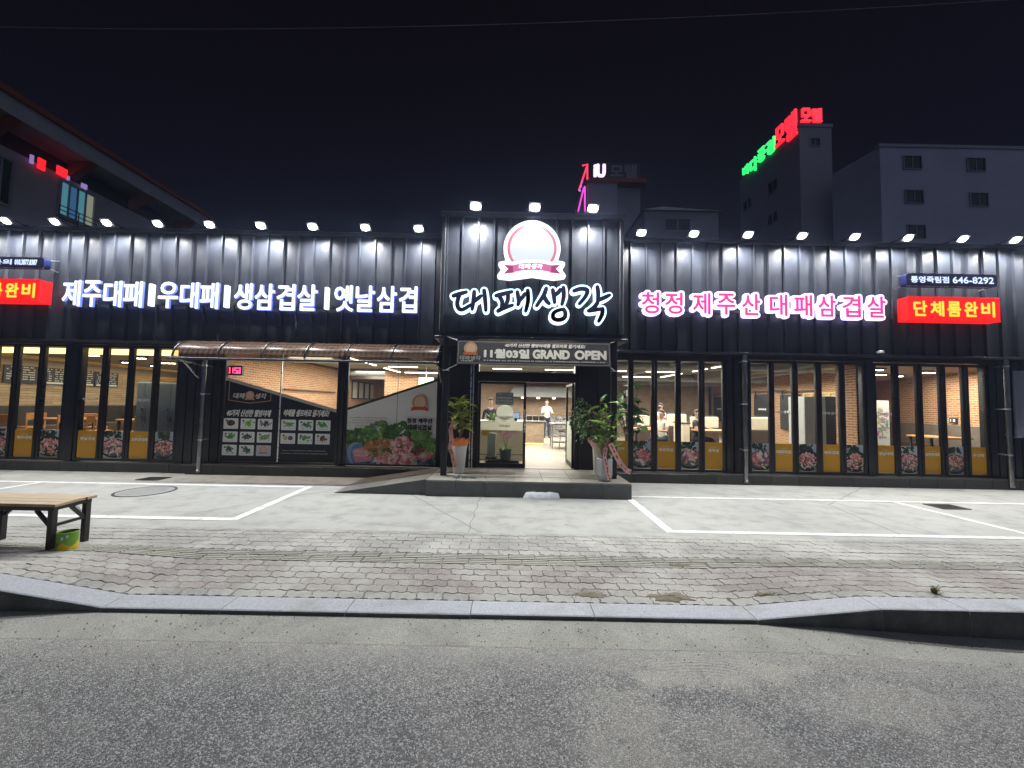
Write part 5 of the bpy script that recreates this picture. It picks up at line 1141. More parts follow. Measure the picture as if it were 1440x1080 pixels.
# entrance cabinet behind the closed leaf with flowers and orchid
x0, x1 = ex(672)+.12, ex(738)-.06
t = thing('entrance_cabinet', 'pale entrance counter standing behind the closed glass door leaf', 'counter', ((x0+x1)/2, 9.6, FZ0)); MB().bbox(x0-.3, x1+.1, 9.5, 9.95, FZ0+.02, 1.20, .01).build('body', m_cream, t); MB().bbox(x0-.33, x1+.13, 9.46, 9.99, 1.201, 1.24, .006).build('countertop', m_white, t); MB().box(x0-.3, x1+.1, 9.492, 9.4995, FZ0+.14, FZ0+.155).build('gap_shade_strip', m_dark, t)  # dark strip on the front paints the shade of a gap
t = thing('card_terminal', 'small dark payment screen on the entrance counter', 'screen', (x1-.1, 9.6, 1.24)); MB().bbox(x1-.22, x1-.02, 9.58, 9.61, 1.30, 1.46, .008).build('screen_body', m_dark, t); MB().box(x1-.205, x1-.035, 9.577, 9.5795, 1.315, 1.445).build('display', emi('screen_blue', (.12,.35,.75), .5), t); MB().bbox(x1-.15, x1-.09, 9.6, 9.66, 1.241, 1.30, .006).build('stand', m_dark, t)
# ---- booths in the hall
def booth(px0, px1, Y, zt, label):
    x0, x1 = FX(px0, Y), FX(px1, Y); t = thing('booth_seat', label, 'booth', ((x0+x1)/2, Y, FZ0), 'booth seats in the hall')
    MB().bbox(x0, x1, Y, Y+.14, FZ0, 1.02, .03).build('backrest', m_brown, t); MB().bbox(x0, x1, Y+.01, Y+.13, 1.021, zt, .03).build('headrest', m_cream, t); MB().bbox(x0, x1, Y+.145, Y+.60, FZ0, FZ0+.44, .03).build('seat', m_brown, t)
    b = MB(); b.tube([(x0-.015, Y+.07, FZ0), (x0-.015, Y+.07, zt-.06), (x0+.02, Y+.07, zt+.015), (x1-.02, Y+.07, zt+.015), (x1+.015, Y+.07, zt-.06), (x1+.015, Y+.07, FZ0)], .018, 8); b.build('edge_rail', m_dark, t, 40)
booth(897, 914, 13.2, 1.36, 'cream and brown booth seat behind the big leafy plant'); booth(939, 966, 13.4, 1.42, 'cream and brown booth seat behind the two people in white'); booth(971, 1011, 12.6, 1.36, 'cream and brown booth seat behind the person reaching out'); booth(1049, 1083, 11.8, 1.40, 'cream and brown booth seat behind the first window past the steel downpipe')
booth(885, 898, 15.2, 1.3, 'far cream and brown booth seat glimpsed beside the leafy plant')
table(FX(908, 11.9), 11.9, .9, .7, 'dining table with a bottle behind the big leafy plant'); table(FX(1003, 11.3), 11.3, 1.0, .7, 'dining table under the reaching arm')
t = thing('partition', 'brown upholstered partition end between two booths', 'partition', (FX(965, 12.2), 12.2, FZ0)); MB().bbox(FX(960, 12.2), FX(970, 12.2), 12.2, 12.9, FZ0, 1.15, .02).build('panel', m_cream, t); MB().bbox(FX(959, 12.2), FX(971, 12.2), 12.18, 12.92, 1.151, 1.18, .005).build('cap', m_dark, t)
x = FX(904, 11.8); t = thing('bottle', 'small dark drinks bottle on the table behind the leafy plant', 'bottle', (x, 11.8, FZ0+.74)); MB().lathe([(.035, 0), (.038, .01), (.038, .15), (.014, .20), (.013, .27)], (x, 11.8, FZ0+.741), 12).build('glass', m_brown, t, 40); MB().lathe([(.0385, .05), (.0385, .12)], (x, 11.8, FZ0+.741), 12).build('paper_label', m_white, t); MB().lathe([(.015, .271), (.015, .285)], (x, 11.8, FZ0+.741), 10).build('cap', m_red, t)
# barn door, lattice window on the side wall
m_gold = pm('gold_wood', (.52,.36,.10), (.62,.44,.15), 8, .4)
def barn(y0, y1, z0, z1, label):
    t = thing('barn_door', label, 'sliding door', (10.35, (y0+y1)/2, z0)); MB().bbox(10.30, 10.36, y0, y1, z0, z1, .01).build('panel', m_dark, t); MB().box(10.30, 10.33, y0-.8, y1+.2, z1+.10, z1+.14).build('track', m_dark, t)
    for y in (y0+.15, y1-.15): MB().box(10.27, 10.299, y-.03, y+.03, z1-.15, z1+.16).build('hanger', m_dark, t)
    s = MB()
    for k_ in range(4): s.box(10.297, 10.2995, (y0+y1)/2-.24+.13*k_, (y0+y1)/2-.15+.13*k_, (z0+z1)/2-.02, (z0+z1)/2+.05)
    s.build('lettering', m_white, t)
barn(18.6, 19.8, 1.0, 2.2, 'dark sliding barn door with white lettering behind the two people in white'); barn(17.4-2.0, 17.7-1.2, 1.0, 2.25, 'dark sliding barn door with white lettering behind the reaching person'); barn(13.9, 14.9, .9, 2.2, 'dark sliding barn door behind the first window past the steel downpipe')
def lattice(y0, y1, z0, z1, n, label):
    t = thing('lattice_window', label, 'window', (10.36, (y0+y1)/2, z0)); MB().box(10.37, 10.39, y0, y1, z0, z1).build('glass', pm('frosted_glass', (.40,.37,.24), (.48,.45,.30), 3, .4), t)
    for i in range(n+1): y = y0+(y1-y0)*i/n; MB().box(10.32, 10.369, y-.035, y+.035, z0, z1).build('upright', m_gold, t)
    for z in (z0+.03, z0+(z1-z0)*.36, z1-.03): MB().box(10.325, 10.3685, y0+.036, y1-.036, z-.03, z+.03).build('crossbar', m_gold, t)
lattice(16.9, 18.3, 1.15, 2.0, 4, 'gold framed lattice window on the brick wall behind the reaching person'); lattice(11.9, 13.7, .55, 2.25, 5, 'gold framed lattice screen behind the windows past the steel downpipe')
cabinet(1131, 1161, 557.5, 10.2, .6, m_grey, 'storage_cabinet', 'tall plain pale grey cabinet behind the middle window of the bay past the downpipe', 'cabinet', False)
x0 = FX(1162, 10.25); t = thing('dark_cabinet', 'tall dark cabinet beside the pale grey cabinet', 'cabinet', (x0+.2, 10.4, FZ0)); MB().bbox(x0, x0+.36, 10.3, 10.9, FZ0, 2.02, .01).build('body', m_dark, t); MB().bbox(x0+.01, x0+.35, 10.28, 10.299, FZ0+.05, 1.98, .004).build('door', m_dark, t)
# brick side room
t = thing('poster_board', 'grey poster board with faint coloured print by the brick room window edge', 'poster', (10.9, 13.6, 1.0)); b = MB(); x0, z1 = IP(1231, 563, 10.9); x1, z0 = IP(1252, 628, 10.9); b.box(x0, x1, 10.9, 10.95, FZ0, z1); b.build('board', m_grey, t)
s = MB(); q = random.Random(9)
for _ in range(60): blob(s, q.uniform(x0+.05, x1-.05), q.uniform(.9, 1.7), q.uniform(.03, .09), 10.8985-.0001*_, q.choice([(.25,.10,.22), (.30,.25,.08), (.12,.2,.12), (.2,.2,.22)]), q, .4)
s.build('print', m_ink, t)
def ow(u, h): return (lerp(P0[0], P1[0], u)-.02, lerp(P0[1], P1[1], u), h)
t = thing('wall_bench', 'grey banquette along the orange brick wall under the table number', 'banquette', (12.2, 11, FZ0)); b = MB(); b.add([(x+d, y, z) for d in (0, -.14) for (x, y, z) in (ow(.02, FZ0), ow(.98, FZ0), ow(.98, 1.30), ow(.02, 1.30))], [(0,1,2,3),(7,6,5,4),(0,4,5,1),(1,5,6,2),(2,6,7,3),(3,7,4,0)]); b.build('backrest', pm('grey_seat', (.11,.095,.08), (.15,.13,.11), 5, .5), t)
b = MB(); b.add([(x+d, y, z) for d in (-.141, -.6) for (x, y, z) in (ow(.02, FZ0), ow(.98, FZ0), ow(.98, .73), ow(.02, .73))], [(0,1,2,3),(7,6,5,4),(0,4,5,1),(1,5,6,2),(2,6,7,3),(3,7,4,0)]); b.build('seat', m_brown, t)
x, y, z = ow(.33, 1.36); t = thing('table_number', 'small black table number 19 on the brick wall above the grey banquette', 'number plate', (x, y, z)); MB().box(x-.05, x-.02, y-.09, y+.09, z, z+.15).build('plaque', m_dark, t)
s = MB(); s.box(x-.053, x-.0502, y+.045, y+.06, z+.04, z+.11).box(x-.053, x-.0502, y-.055, y-.01, z+.04, z+.11); s.build('digits', m_white, t)
table(11.3, 10.3, .7, 1.0, 'wooden table in the orange brick room', m_wood)
# ---------------------------------------------------------------- people
m_skin = pm('skin', (.40,.24,.17), (.48,.30,.21), 8, .5); m_hair = pm('black_hair', (.012,.010,.009), (.022,.018,.015), 20, .45)
def person(loc, rz_, label, pose, shirt, pants, arms, scale=1.0, mask=None, apron=None, hair_len=.0):
    """one continuous skinned body; pose 'stand' or 'sit'; arms: list of two (elbow, hand) points relative to the shoulder"""
    t = thing('person', label, 'person', loc); sit = pose == 'sit'
    hip = .50 if sit else .90; V = []; Ed = []; Rd = []; Kd = []
    def j(p, r, parent, kind, rr=None):
        V.append(Vector(p)); Rd.append((r, rr or r)); Kd.append(kind)
        if parent is not None: Ed.append((parent, len(V)-1))
        return len(V)-1
    pel = j((0, 0, hip), .135, None, 'pants', .10); ab = j((0, -.005, hip+.16), .125, pel, 'shirt', .095); chst = j((0, 0, hip+.34), .145, ab, 'shirt', .105); up = j((0, .01, hip+.47), .10, chst, 'shirt', .08)
    nk = j((0, -.005, hip+.56), .048, up, 'skin'); jw = j((0, -.025, hip+.64), .066, nk, 'skin', .072); hd = j((0, -.012, hip+.735), .078, jw, 'skin', .092); tp = j((0, -.005, hip+.80), .052, hd, 'skin', .06)
    for sg, (el, ha) in zip((-1, 1), arms):
        sh = j((sg*.175, .01, hip+.455), .062, up, 'shirt'); S = V[sh]
        e1 = j(S+Vector(el)*.5, .050, sh, 'shirt'); e2 = j(S+Vector(el), .040, e1, 'skin' if shirt[1] else 'shirt'); w_ = j(S+Vector(ha), .027, e2, 'skin')
        d = (Vector(ha)-Vector(el)).normalized(); hn = j(V[w_]+d*.07, .034, w_, 'skin', .018); perp = d.cross(Vector((0, 0, 1)) if abs(d.z) < .8 else Vector((0, 1, 0))).normalized()
        for f in range(4): a = j(V[hn]+d*.035+perp*(.022*(f-1.5)), .010, hn, 'skin'); j(V[a]+d*(.045-.006*abs(f-1.5))+Vector((0, 0, -.018)), .008, a, 'skin')
        j(V[w_]+d*.05+perp*(-.05)+Vector((0, 0, -.01)), .010, w_, 'skin')
    for sg in (-1, 1):
        hp = j((sg*.09, 0, hip-.05), .095, pel, 'pants')
        kn = j((sg*.11, -.42, hip-.02) if sit else (sg*.10, -.015, .48), .062, hp, 'pants'); an = j((sg*.11, -.40, .09) if sit else (sg*.10, .01, .09), .042, kn, 'pants'); j((sg*.115, -.54, .04) if sit else (sg*.11, -.14, .035), .036, an, 'shoe')
    me = bpy.data.meshes.new('body'); me.from_pydata(V, Ed, []); o = bpy.data.objects.new('body', me); C.objects.link(o)
    md = o.modifiers.new('s', 'SKIN')
    for i, sv in enumerate(me.skin_vertices[0].data): sv.radius = Rd[i]; sv.use_root = (i == 0)
    md2 = o.modifiers.new('u', 'SUBSURF'); md2.levels = 2
    bpy.context.view_layer.update()
    m2 = bpy.data.meshes.new_from_object(o.evaluated_get(bpy.context.evaluated_depsgraph_get())); bpy.data.objects.remove(o)
    m2.name = 'body'; kinds = ['skin', 'shirt', 'pants', 'shoe']; cols = {'skin': m_skin, 'shirt': shirt[0], 'pants': pants, 'shoe': m_dark}
    m2.materials.clear(); [m2.materials.append(cols[k_]) for k_ in kinds]
    segs = [(V[a], V[b_], Kd[b_]) for a, b_ in Ed]
    for p in m2.polygons:
        c = p.center; best = min(segs, key=lambda s_: (c-(s_[0]+(s_[1]-s_[0])*max(0, min(1, (c-s_[0]).dot(s_[1]-s_[0])/max((s_[1]-s_[0]).length_squared, 1e-9))))).length)
        p.material_index = kinds.index(best[2])
    m2.shade_smooth(); ob = bpy.data.objects.new('body', m2); C.objects.link(ob); ob.parent = t; WL[ob.name] = Vector((0, 0, 0)); WL[t.name] = Vector((0, 0, 0))
    H = hip+.735; b = MB(); n = 16; vs = []
    for i in range(7):
        ph = PI*.53*i/6; vs += [((.088-.012*(i/6)**3)*math.sin(ph)*math.cos(2*PI*k_/n), .008+(.100-.010*(i/6)**3)*math.sin(ph)*math.sin(2*PI*k_/n), H+.012+.100*math.cos(ph)-(.085+hair_len)*max(0, math.sin(2*PI*k_/n))*(i/6)+.05*max(0, -math.sin(2*PI*k_/n))*(i/6)) for k_ in range(n)]
    b.add(vs, [(i*n+k_, i*n+(k_+1)%n, (i+1)*n+(k_+1)%n, (i+1)*n+k_) for i in range(6) for k_ in range(n)]); b.build('hair', m_hair, t, 60)
    f = MB(); f.add([(-.012, -.098, H-.035), (.012, -.098, H-.035), (0, -.125, H-.03), (0, -.10, H+.015)], [(0, 1, 2), (0, 2, 3), (1, 3, 2)]); f.build('nose', m_skin, t)
    for sg in (-1, 1): MB().ball((sg*.032, -.094, H+.008), .012, .007, .007, 8, 5).build('eye', m_hair, t); MB().ball((sg*.083, .005, H-.012), .012, .02, .03, 8, 6).build('ear', m_skin, t, 60)
    if not mask: MB().ball((0, -.094, H-.062), .024, .008, .006, 8, 5).build('mouth', pm('lips', (.30,.11,.09), None, 5, .5), t)
    if mask:
        MB().ball((0, -.062, H-.05), .068, .058, .048, 14, 8).build('face_mask', mask, t, 60)
    if apron:
        vs = []; nn = 10
        for i in range(6):
            z = lerp(hip+.36, hip-.32, i/5); vs += [((.10+.05*i/5)*math.sin(-1.1+2.2*k_/nn)*1.25, -.15*math.cos(-1.1+2.2*k_/nn)-.02, z) for k_ in range(nn+1)]
        MB().add(vs, [(i*(nn+1)+k_, i*(nn+1)+k_+1, (i+1)*(nn+1)+k_+1, (i+1)*(nn+1)+k_) for i in range(5) for k_ in range(nn)]).build('apron', apron, t, 60)
    t.location = loc; t.rotation_euler = (0, 0, rz_); t.scale = (scale,)*3; WL[t.name] = Vector(loc); return t
m_wshirt = pm('white_shirt', (.62,.58,.50), (.70,.66,.58), 12, .8); m_bshirt = pm('black_shirt', (.015,.015,.02), (.03,.03,.035), 12, .8); m_tan_s = pm('tan_apron', (.45,.30,.14), None, 12, .8); m_nvy = pm('navy_jacket', (.02,.025,.045), (.035,.04,.07), 9, .8); m_jean = pm('dark_jeans', (.02,.024,.04), None, 12, .8); m_maskw = pm('black_mask', (.02,.02,.022), None, 9, .8)
down = [((-.05, .02, -.27), (-.06, -.10, -.48)), ((.05, .02, -.27), (.06, -.10, -.48))]; table_arms = [((-.06, -.10, -.24), (-.02, -.33, -.22)), ((.06, -.10, -.24), (.02, -.33, -.22))]
Yp = 12.3; person((FX(929.5, Yp), Yp, FZ0), math.radians(-70), 'standing person in a pale top and tan apron wearing a dark face mask', 'stand', (m_wshirt, True), m_jean, down, .86, m_maskw, m_tan_s)
Yp = 11.4; person((FX(931, Yp), Yp, FZ0-.02), math.radians(-60), 'seated dark haired person in a white shirt seen between the window frames', 'sit', (m_wshirt, True), m_jean, table_arms, .98)
Yp = 11.6; person((FX(979, Yp), Yp, FZ0-.02), math.radians(50), 'seated person in a dark top reaching an arm across the table', 'sit', (m_bshirt, True), m_jean, [table_arms[0], ((.10, -.20, -.16), (.16, -.45, -.22))], 1.0, None, None, .05)
person((FX(690, 10.3), 10.3, FZ0), math.radians(15), 'person in a dark navy jacket standing behind the closed glass door leaf', 'stand', (m_nvy, False), m_jean, down, .88)
person((FX(769, 16.2), 16.2, FZ0), math.radians(10), 'cook in a white shirt working in the kitchen seen through the open door', 'stand', (m_wshirt, False), m_jean, table_arms, .92)
# ================================================================== entrance platform, ramp, props
m_tile = pm('platform_tile', (.20,.19,.16), (.26,.245,.21), 2.4, .5, bump=.08, bscale=90, rand=.12); m_rtile = pm('riser_tile', (.085,.090,.092), (.13,.135,.135), 4, .5, bump=.1, bscale=90, rand=.15); m_grout = pm('grout', (.11,.105,.095), None, 9, .9)
PX0, PX1, PF, PB, PZ = GP(604, 691)[0], GP(881, 697)[0], 6.97, 8.36, .28
pf = thing('entrance_platform', 'raised grey tiled entrance platform with a dark tiled front below the open door', 'platform', ((PX0+PX1)/2, PF, 0))
MB().box(PX0+.012, PX1-.012, PF+.012, 8.50, -.02, PZ-.006).build('base', m_grout, pf)
tw = (PX1-PX0)/7
for i in range(7):
    for j in range(3):
        y0 = PF+.0+.4667*j; MB().bbox(PX0+i*tw+.0025, PX0+(i+1)*tw-.0025, y0+.0025, min(y0+.4667, 8.372)-.0025, PZ-.02, PZ+R.uniform(-.0008, .0008), .003).build('tile', m_tile, pf)
    MB().bbox(PX0+i*tw+.0025, PX0+(i+1)*tw-.0025, PF-.004, PF+.011, -.01, PZ-.022, .003).build('riser_tile', m_rtile, pf)
for s, x in ((-1, PX0), (1, PX1)):
    for j in range(3): MB().bbox(min(x, x-s*.0)-.006, x+.006, PF+.014+.465*j, PF+.462+.465*j, -.01, PZ-.022, .002).build('riser_tile', m_rtile, pf)
vb = MB(); x, y = GP(655, 670, PZ)[0], 7.22
for k_ in (-1, 0, 1): vb.bbox(x+k_*.15-.062, x+k_*.15+.062, y-.055, y+.055, PZ+.0012, PZ+.006, .002)
vb.build('floor_vent', m_dark, pf)
m_ramp = pm('ramp_tile', (.13,.125,.11), (.19,.18,.155), 3, .55, rand=.15)
# wheelchair ramp
RX = GP(486, 685)[0]; rt = thing('wheelchair_ramp', 'low tiled wheelchair ramp rising to the entrance platform under the pale meat poster', 'ramp', ((RX+PX0)/2, 7.6, 0))
n = 4; A = [lerp(RX, PX0-.008, i/n) for i in range(n+1)]; Z = [lerp(.006, PZ-.004, i/n) for i in range(n+1)]; YR0, YR1 = 7.05, 8.40
b = MB(); b.add([(RX, YR0+.01, -.02), (PX0-.008, YR0+.01, -.02), (PX0-.008, YR0+.01, PZ-.012), (RX, YR0+.01, .0), (RX, YR1, -.02), (PX0-.008, YR1, -.02), (PX0-.008, YR1, PZ-.012), (RX, YR1, .0)], [(0,1,2,3),(7,6,5,4),(3,2,6,7),(1,5,6,2)]); b.build('base', m_grout, rt)
for i in range(n):
    for j in range(3):
        y0, y1 = YR0+.45*j+.003, YR0+.45*(j+1)-.003; a, c_ = A[i]+.003, A[i+1]-.003
        MB().add([(a, y0, Z[i]), (c_, y0, Z[i+1]), (c_, y1, Z[i+1]), (a, y1, Z[i]), (a, y0, Z[i]-.012), (c_, y0, Z[i+1]-.012), (c_, y1, Z[i+1]-.012), (a, y1, Z[i]-.012)], [(0,1,2,3),(4,5,1,0),(5,6,2,1),(6,7,3,2),(7,4,0,3)]).build('tile', m_ramp, rt)
    MB().add([(A[i]+.003, YR0-.003, -.01), (A[i+1]-.003, YR0-.003, -.01), (A[i+1]-.003, YR0-.003, Z[i+1]-.014), (A[i]+.003, YR0-.003, Z[i]-.010), (A[i]+.003, YR0+.009, -.01), (A[i+1]-.003, YR0+.009, -.01), (A[i+1]-.003, YR0+.009, Z[i+1]-.014), (A[i]+.003, YR0+.009, Z[i]-.010)], [(0,1,2,3),(3,2,6,7),(1,5,6,2),(4,0,3,7)]).build('riser_tile', m_rtile, rt)
# white sack on the ground against the platform
x, y = GP(761, 699); x0 = x
t = tag(bpy.data.objects.new('tmp', None)) if False else None
n, k_ = 26, 12; vs = []; q = random.Random(2)
for j in range(k_+1):
    v = j/k_*2-1
    for i in range(n+1):
        u = i/n*2-1; e2 = (1-abs(u)**8)*(1-abs(v)**4); h = .105*max(0, e2)**.36*(1+.035*math.sin(u*6+v*3)+.05*math.sin(u*15+v*8))
        vs.append((x+u*.335*(1-.05*abs(v))+.012*math.sin(v*9), y+.02+v*.19*(1-.10*u*u)+.01*math.sin(u*11)+u*.02, .004+h))
b = MB(); b.add(vs, [(j*(n+1)+i, j*(n+1)+i+1, (j+1)*(n+1)+i+1, (j+1)*(n+1)+i) for j in range(k_) for i in range(n)])
m_sack = pm('woven_sack', (.60,.62,.62), (.72,.74,.74), 10, .6, bump=.5, bscale=60)
sk = thing('sack', 'white woven sack lying on the ground against the entrance platform', 'sack', (x, y, 0)); b.build('bag', m_sack, sk, 60)
b = MB(); b.add([(x-.33, y-.05, .01), (x-.42, y-.07, .008), (x-.44, y+.0, .03), (x-.40, y+.06, .02), (x-.33, y+.07, .03), (x-.35, y, .06)], [(0,1,5),(1,2,5),(2,3,5),(3,4,5)]); b.build('tied_end', m_sack, sk)
s = MB(); q = random.Random(12)
for r_ in range(3):
    for i in range(7):
        if q.random() < .8:
            u = -.35+.11*i; v = -.35+.24*r_; e2 = (1-abs(u)**8)*(1-abs(v)**4); h = .105*max(0,e2)**.36*(1+.035*math.sin(u*6+v*3)+.05*math.sin(u*15+v*8))+.008; xx, yy = x+u*.335, y+.02+v*.19
            s.add([(xx-.012, yy-.012, h), (xx+.014, yy-.012, h), (xx+.014, yy+.006, h+.001), (xx-.012, yy+.006, h+.001)], [(0,1,2,3)], 0, (.45,.48,.50))
s.build('faded_print', m_ink, sk)
# ---------------------------------------------------------------- wooden bench at the kerb
m_plank = pm('bench_plank', (.33,.225,.115), (.44,.325,.19), 5, .6, bump=.15, bscale=40, rand=.15); m_iron2 = pm('bench_steel', (.012,.012,.012), (.022,.021,.020), 8, .45)
fx, fy = GP(70, 774, .045); bx, by = GP(126, 757, .03); H0 = .49
d = Vector((bx-fx, by-fy, 0)); dp = d.length; dn = d.normalized(); al = Vector((-1, 0.012, 0)); LB = 1.9
bc = thing('bench', 'low wooden plank bench on a black steel frame standing on the pavers', 'bench', (fx-.9, (fy+by)/2, gz(fx, fy)))
fl = Vector((fx, fy, 0)); 
def BPt(a, c_, z): p = fl+al*a+dn*c_; return (p.x, p.y, z)
legs = {}
for a in (.03, LB*.52, LB):
    for c_ in (.03, dp-.03):
        p = BPt(a, c_, 0); zf = gz(p[0], p[1]); MB().beam((p[0], p[1], zf+.001), (p[0], p[1], H0-.0455), .05, .05).build('leg', m_iron2, bc); legs[(a, c_)] = p
    b = MB(); p, r_ = BPt(a, .056, .285), BPt(a, dp-.056, .285); b.beam(p, r_, .028, .028); b.build('stretcher', m_iron2, bc)
    b = MB(); b.beam(BPt(a, dp-.20, H0-.05), BPt(a, dp-.06, H0-.20), .026, .03); b.build('brace', m_iron2, bc)
b = MB()
for c_ in (.03, dp-.03): b.beam(BPt(-.0, c_, H0-.023), BPt(LB+.03, c_, H0-.023), .046, .045)
for a in (.03, LB*.52, LB): b.beam(BPt(a, .055, H0-.0235), BPt(a, dp-.055, H0-.0235), .046, .044)
b.build('rail', m_iron2, bc)
for c_ in (.03, dp-.03):
    b = MB()
    for a, s in ((.055, 1), (LB*.52-.025, -1), (LB*.52+.025, 1), (LB-.025, -1)): b.beam(BPt(a+s*.15, c_, H0-.05), BPt(a+s*.004, c_, H0-.20), .03, .026)
    b.build('brace', m_iron2, bc)
np_ = 4; pw = (dp+.03)/np_
for i in range(np_):
    c0, c1 = -.015+i*pw+.0015, -.015+(i+1)*pw-.0015; j = R.uniform(-.012, .012); zt = H0+.028+R.uniform(-.0015, .0015)
    b = MB(); P = [BPt(-.03+j, c0, 0), BPt(-.03+j, c1, 0), BPt(LB+.06, c1, 0), BPt(LB+.06, c0, 0)]
    b.add([(p[0], p[1], H0) for p in P]+[(p[0], p[1], zt-.003) for p in P]+[(lerp(p[0], sum(q_[0] for q_ in P)/4, .004), lerp(p[1], sum(q_[1] for q_ in P)/4, .03), zt) for p in P], [(0,1,2,3)]+[(r_*4+i_, r_*4+4+i_, r_*4+4+(i_+1)%4, r_*4+(i_+1)%4) for r_ in (0, 1) for i_ in range(4)]+[(11,10,9,8)]); b.build('plank', m_plank, bc)
# paint tin under the bench
x, y = GP(94, 773, .03); z = gz(x, y)
t = thing('paint_tin', 'green and yellow paint tin standing under the end of the bench', 'tin', (x, y, z))
MB().lathe([(.078, 0), (.082, .004), (.082, .17), (.085, .175), (.085, .182), (.078, .184), (.076, .02), (0, .018)], (x, y, z), 28).build('can', pm('tin_green', (.13,.30,.02), (.16,.36,.03), 5, .4), t, 40)
s = MB(); n = 28; q = random.Random(8); zz = [.055+.022*math.sin(i*.9)+.01*q.random() for i in range(n)]; zz2 = [.085+.02*math.sin(i*.5+1) for i in range(n)]
def ring(z0, z1, col, r_): s.add([(x+r_*math.cos(2*PI*i/n), y+r_*math.sin(2*PI*i/n), z+z0[i]) for i in range(n)]+[(x+r_*math.cos(2*PI*i/n), y+r_*math.sin(2*PI*i/n), z+z1[i]) for i in range(n)], [(i, (i+1)%n, n+(i+1)%n, n+i) for i in range(n)], 0, col)
ring([.006]*n, zz, (.62,.42,.015), .0826); 
for i in (22, 23, 24): s.add([(x+.0830*math.cos(2*PI*k_/n), y+.0830*math.sin(2*PI*k_/n), z+h) for k_, h in ((i, .11+.01*(i-22)), (i+1, .115+.01*(i-22)), (i+1, .145+.008*(i-22)), (i, .14+.008*(i-22)))], [(0,1,2,3)], 0, (.55,.62,.62) if i != 23 else (.1,.2,.35))
s.build('paper_wrap', m_ink, t)
MB().lathe([(0, .165), (.076, .165)], (x, y, z), 28).build('dried_paint', pm('dried_paint', (.30,.26,.13), (.12,.10,.05), 20, .7), t)
# ---------------------------------------------------------------- plants
def leaf_mesh(L_, W_, mt, fold=.25, droop=.3, tip=1.0):
    b = MB(); n = 6; vs = []
    for i in range(n+1):
        u = i/n; wd = W_*math.sin(PI*min(1, u*1.0)**.8)**.8*(1-.25*u*tip) if 0 < i < n else .004; zc = -droop*L_*u*u
        vs += [(-wd/2, L_*u, zc+fold*wd*.5), (0, L_*u, zc), (wd/2, L_*u, zc+fold*wd*.5)]
    b.add(vs, [(3*i+j, 3*i+j+1, 3*i+j+4, 3*i+j+3) for i in range(n) for j in (0, 1)])
    o = b.build('leaf', mt, None, 70); me = o.data; bpy.data.objects.remove(o); return me
def leaf_mat(name, a, b_, vein=(.3,.4,.1)):
    t = NT(name); oi = t.n('ObjectInfo').outputs['Random']; v = t.obj(); sp_ = t.n('SeparateXYZ'); t.l(v, sp_.inputs[0])
    col = t.mix(oi, a, b_); mid = t.math('ABSOLUTE', sp_.outputs['X']); col = t.mix(t.ramp(mid, [(.0, .55), (.006, 0.)]), col, vein)
    col = t.mix(1.0, col, t.ramp(t.noise(v, 30, 4), [(.3, .75), (.7, 1.1)]), 'MULTIPLY')
    t.l(col, t.p.inputs['Base Color']); t.p.inputs['Roughness'].default_value = .38
    tl = t.n('BsdfTranslucent'); t.l(col, tl.inputs[0]); mx = t.n('MixShader'); mx.inputs[0].default_value = .25; t.l(t.p.outputs[0], mx.inputs[1]); t.l(tl.outputs[0], mx.inputs[2]); t.l(mx.outputs[0], t.out.inputs['Surface']); return t.mt
m_lfy = leaf_mat('rubber_leaf', (.20,.28,.05), (.46,.46,.12)); m_lfg = leaf_mat('bright_leaf', (.13,.27,.05), (.28,.44,.10)); m_lfd = leaf_mat('dark_leaf', (.035,.11,.04), (.09,.19,.06)); m_bark = pm('plant_bark', (.16,.11,.06), (.24,.18,.11), 20, .8)
m_pot = pm('white_pot', (.62,.62,.60), (.70,.70,.68), 5, .4); m_potg = pm('grey_pot', (.34,.35,.36), (.40,.41,.42), 5, .5, bump=.1); m_soil2 = pm('pot_soil', (.03,.022,.015), None, 40, .95)
m_orgw = pm('orange_wrap', (.75,.20,.04), (.85,.30,.08), 8, .5); m_pinkw = pm('pink_ribbon', (.70,.36,.36), (.80,.48,.46), 8, .4)
def add_leaf(par, me, p, yaw, pitch, roll, s):
    o = bpy.data.objects.new('leaf', me); C.objects.link(o); o.parent = par; o.location = Vector(p)-WL[par.name]
    o.rotation_mode = 'QUATERNION'; o.rotation_quaternion = (Matrix.Rotation(yaw, 3, 'Z') @ Matrix.Rotation(pitch, 3, 'X') @ Matrix.Rotation(roll, 3, 'Y')).to_quaternion(); o.scale = (s, s, s)
def ribbon_strip(par, pts, wd, mt, name='ribbon', seed=1):
    b = MB(); P = [Vector(p) for p in pts]; vs = []
    for i, p in enumerate(P):
        d_ = (P[min(i+1, len(P)-1)]-P[max(i-1, 0)]).normalized(); s = d_.cross(Vector((.25*math.sin(i*1.3+seed), -1, .1))).normalized()*wd/2; vs += [p-s, p+s]
    b.add(vs, [(2*i, 2*i+1, 2*i+3, 2*i+2) for i in range(len(P)-1)]); o = b.build(name, mt, par, 60)
    pr = MB(); q = random.Random(seed)
    for i in range(len(P)-1):
        a, c_, d_, e_ = vs[2*i], vs[2*i+1], vs[2*i+3], vs[2*i+2]
        for k_ in range(2):
            if q.random() < .75:
                f0, f1 = .15+.45*k_, .5+.4*k_; off = Vector((0, -.0025, 0)); A_ = a.lerp(e_, f0); B_ = c_.lerp(d_, f0); C_ = c_.lerp(d_, f1); D_ = a.lerp(e_, f1)
                pr.add([A_.lerp(B_, .35)+off, A_.lerp(B_, .65)+off, D_.lerp(C_, .65)+off, D_.lerp(C_, .35)+off], [(0,1,2,3)], 0, (.30,.06,.07))
    if pr.f: tag(pr.build('printed_text', m_ink, o), kind='stuff')
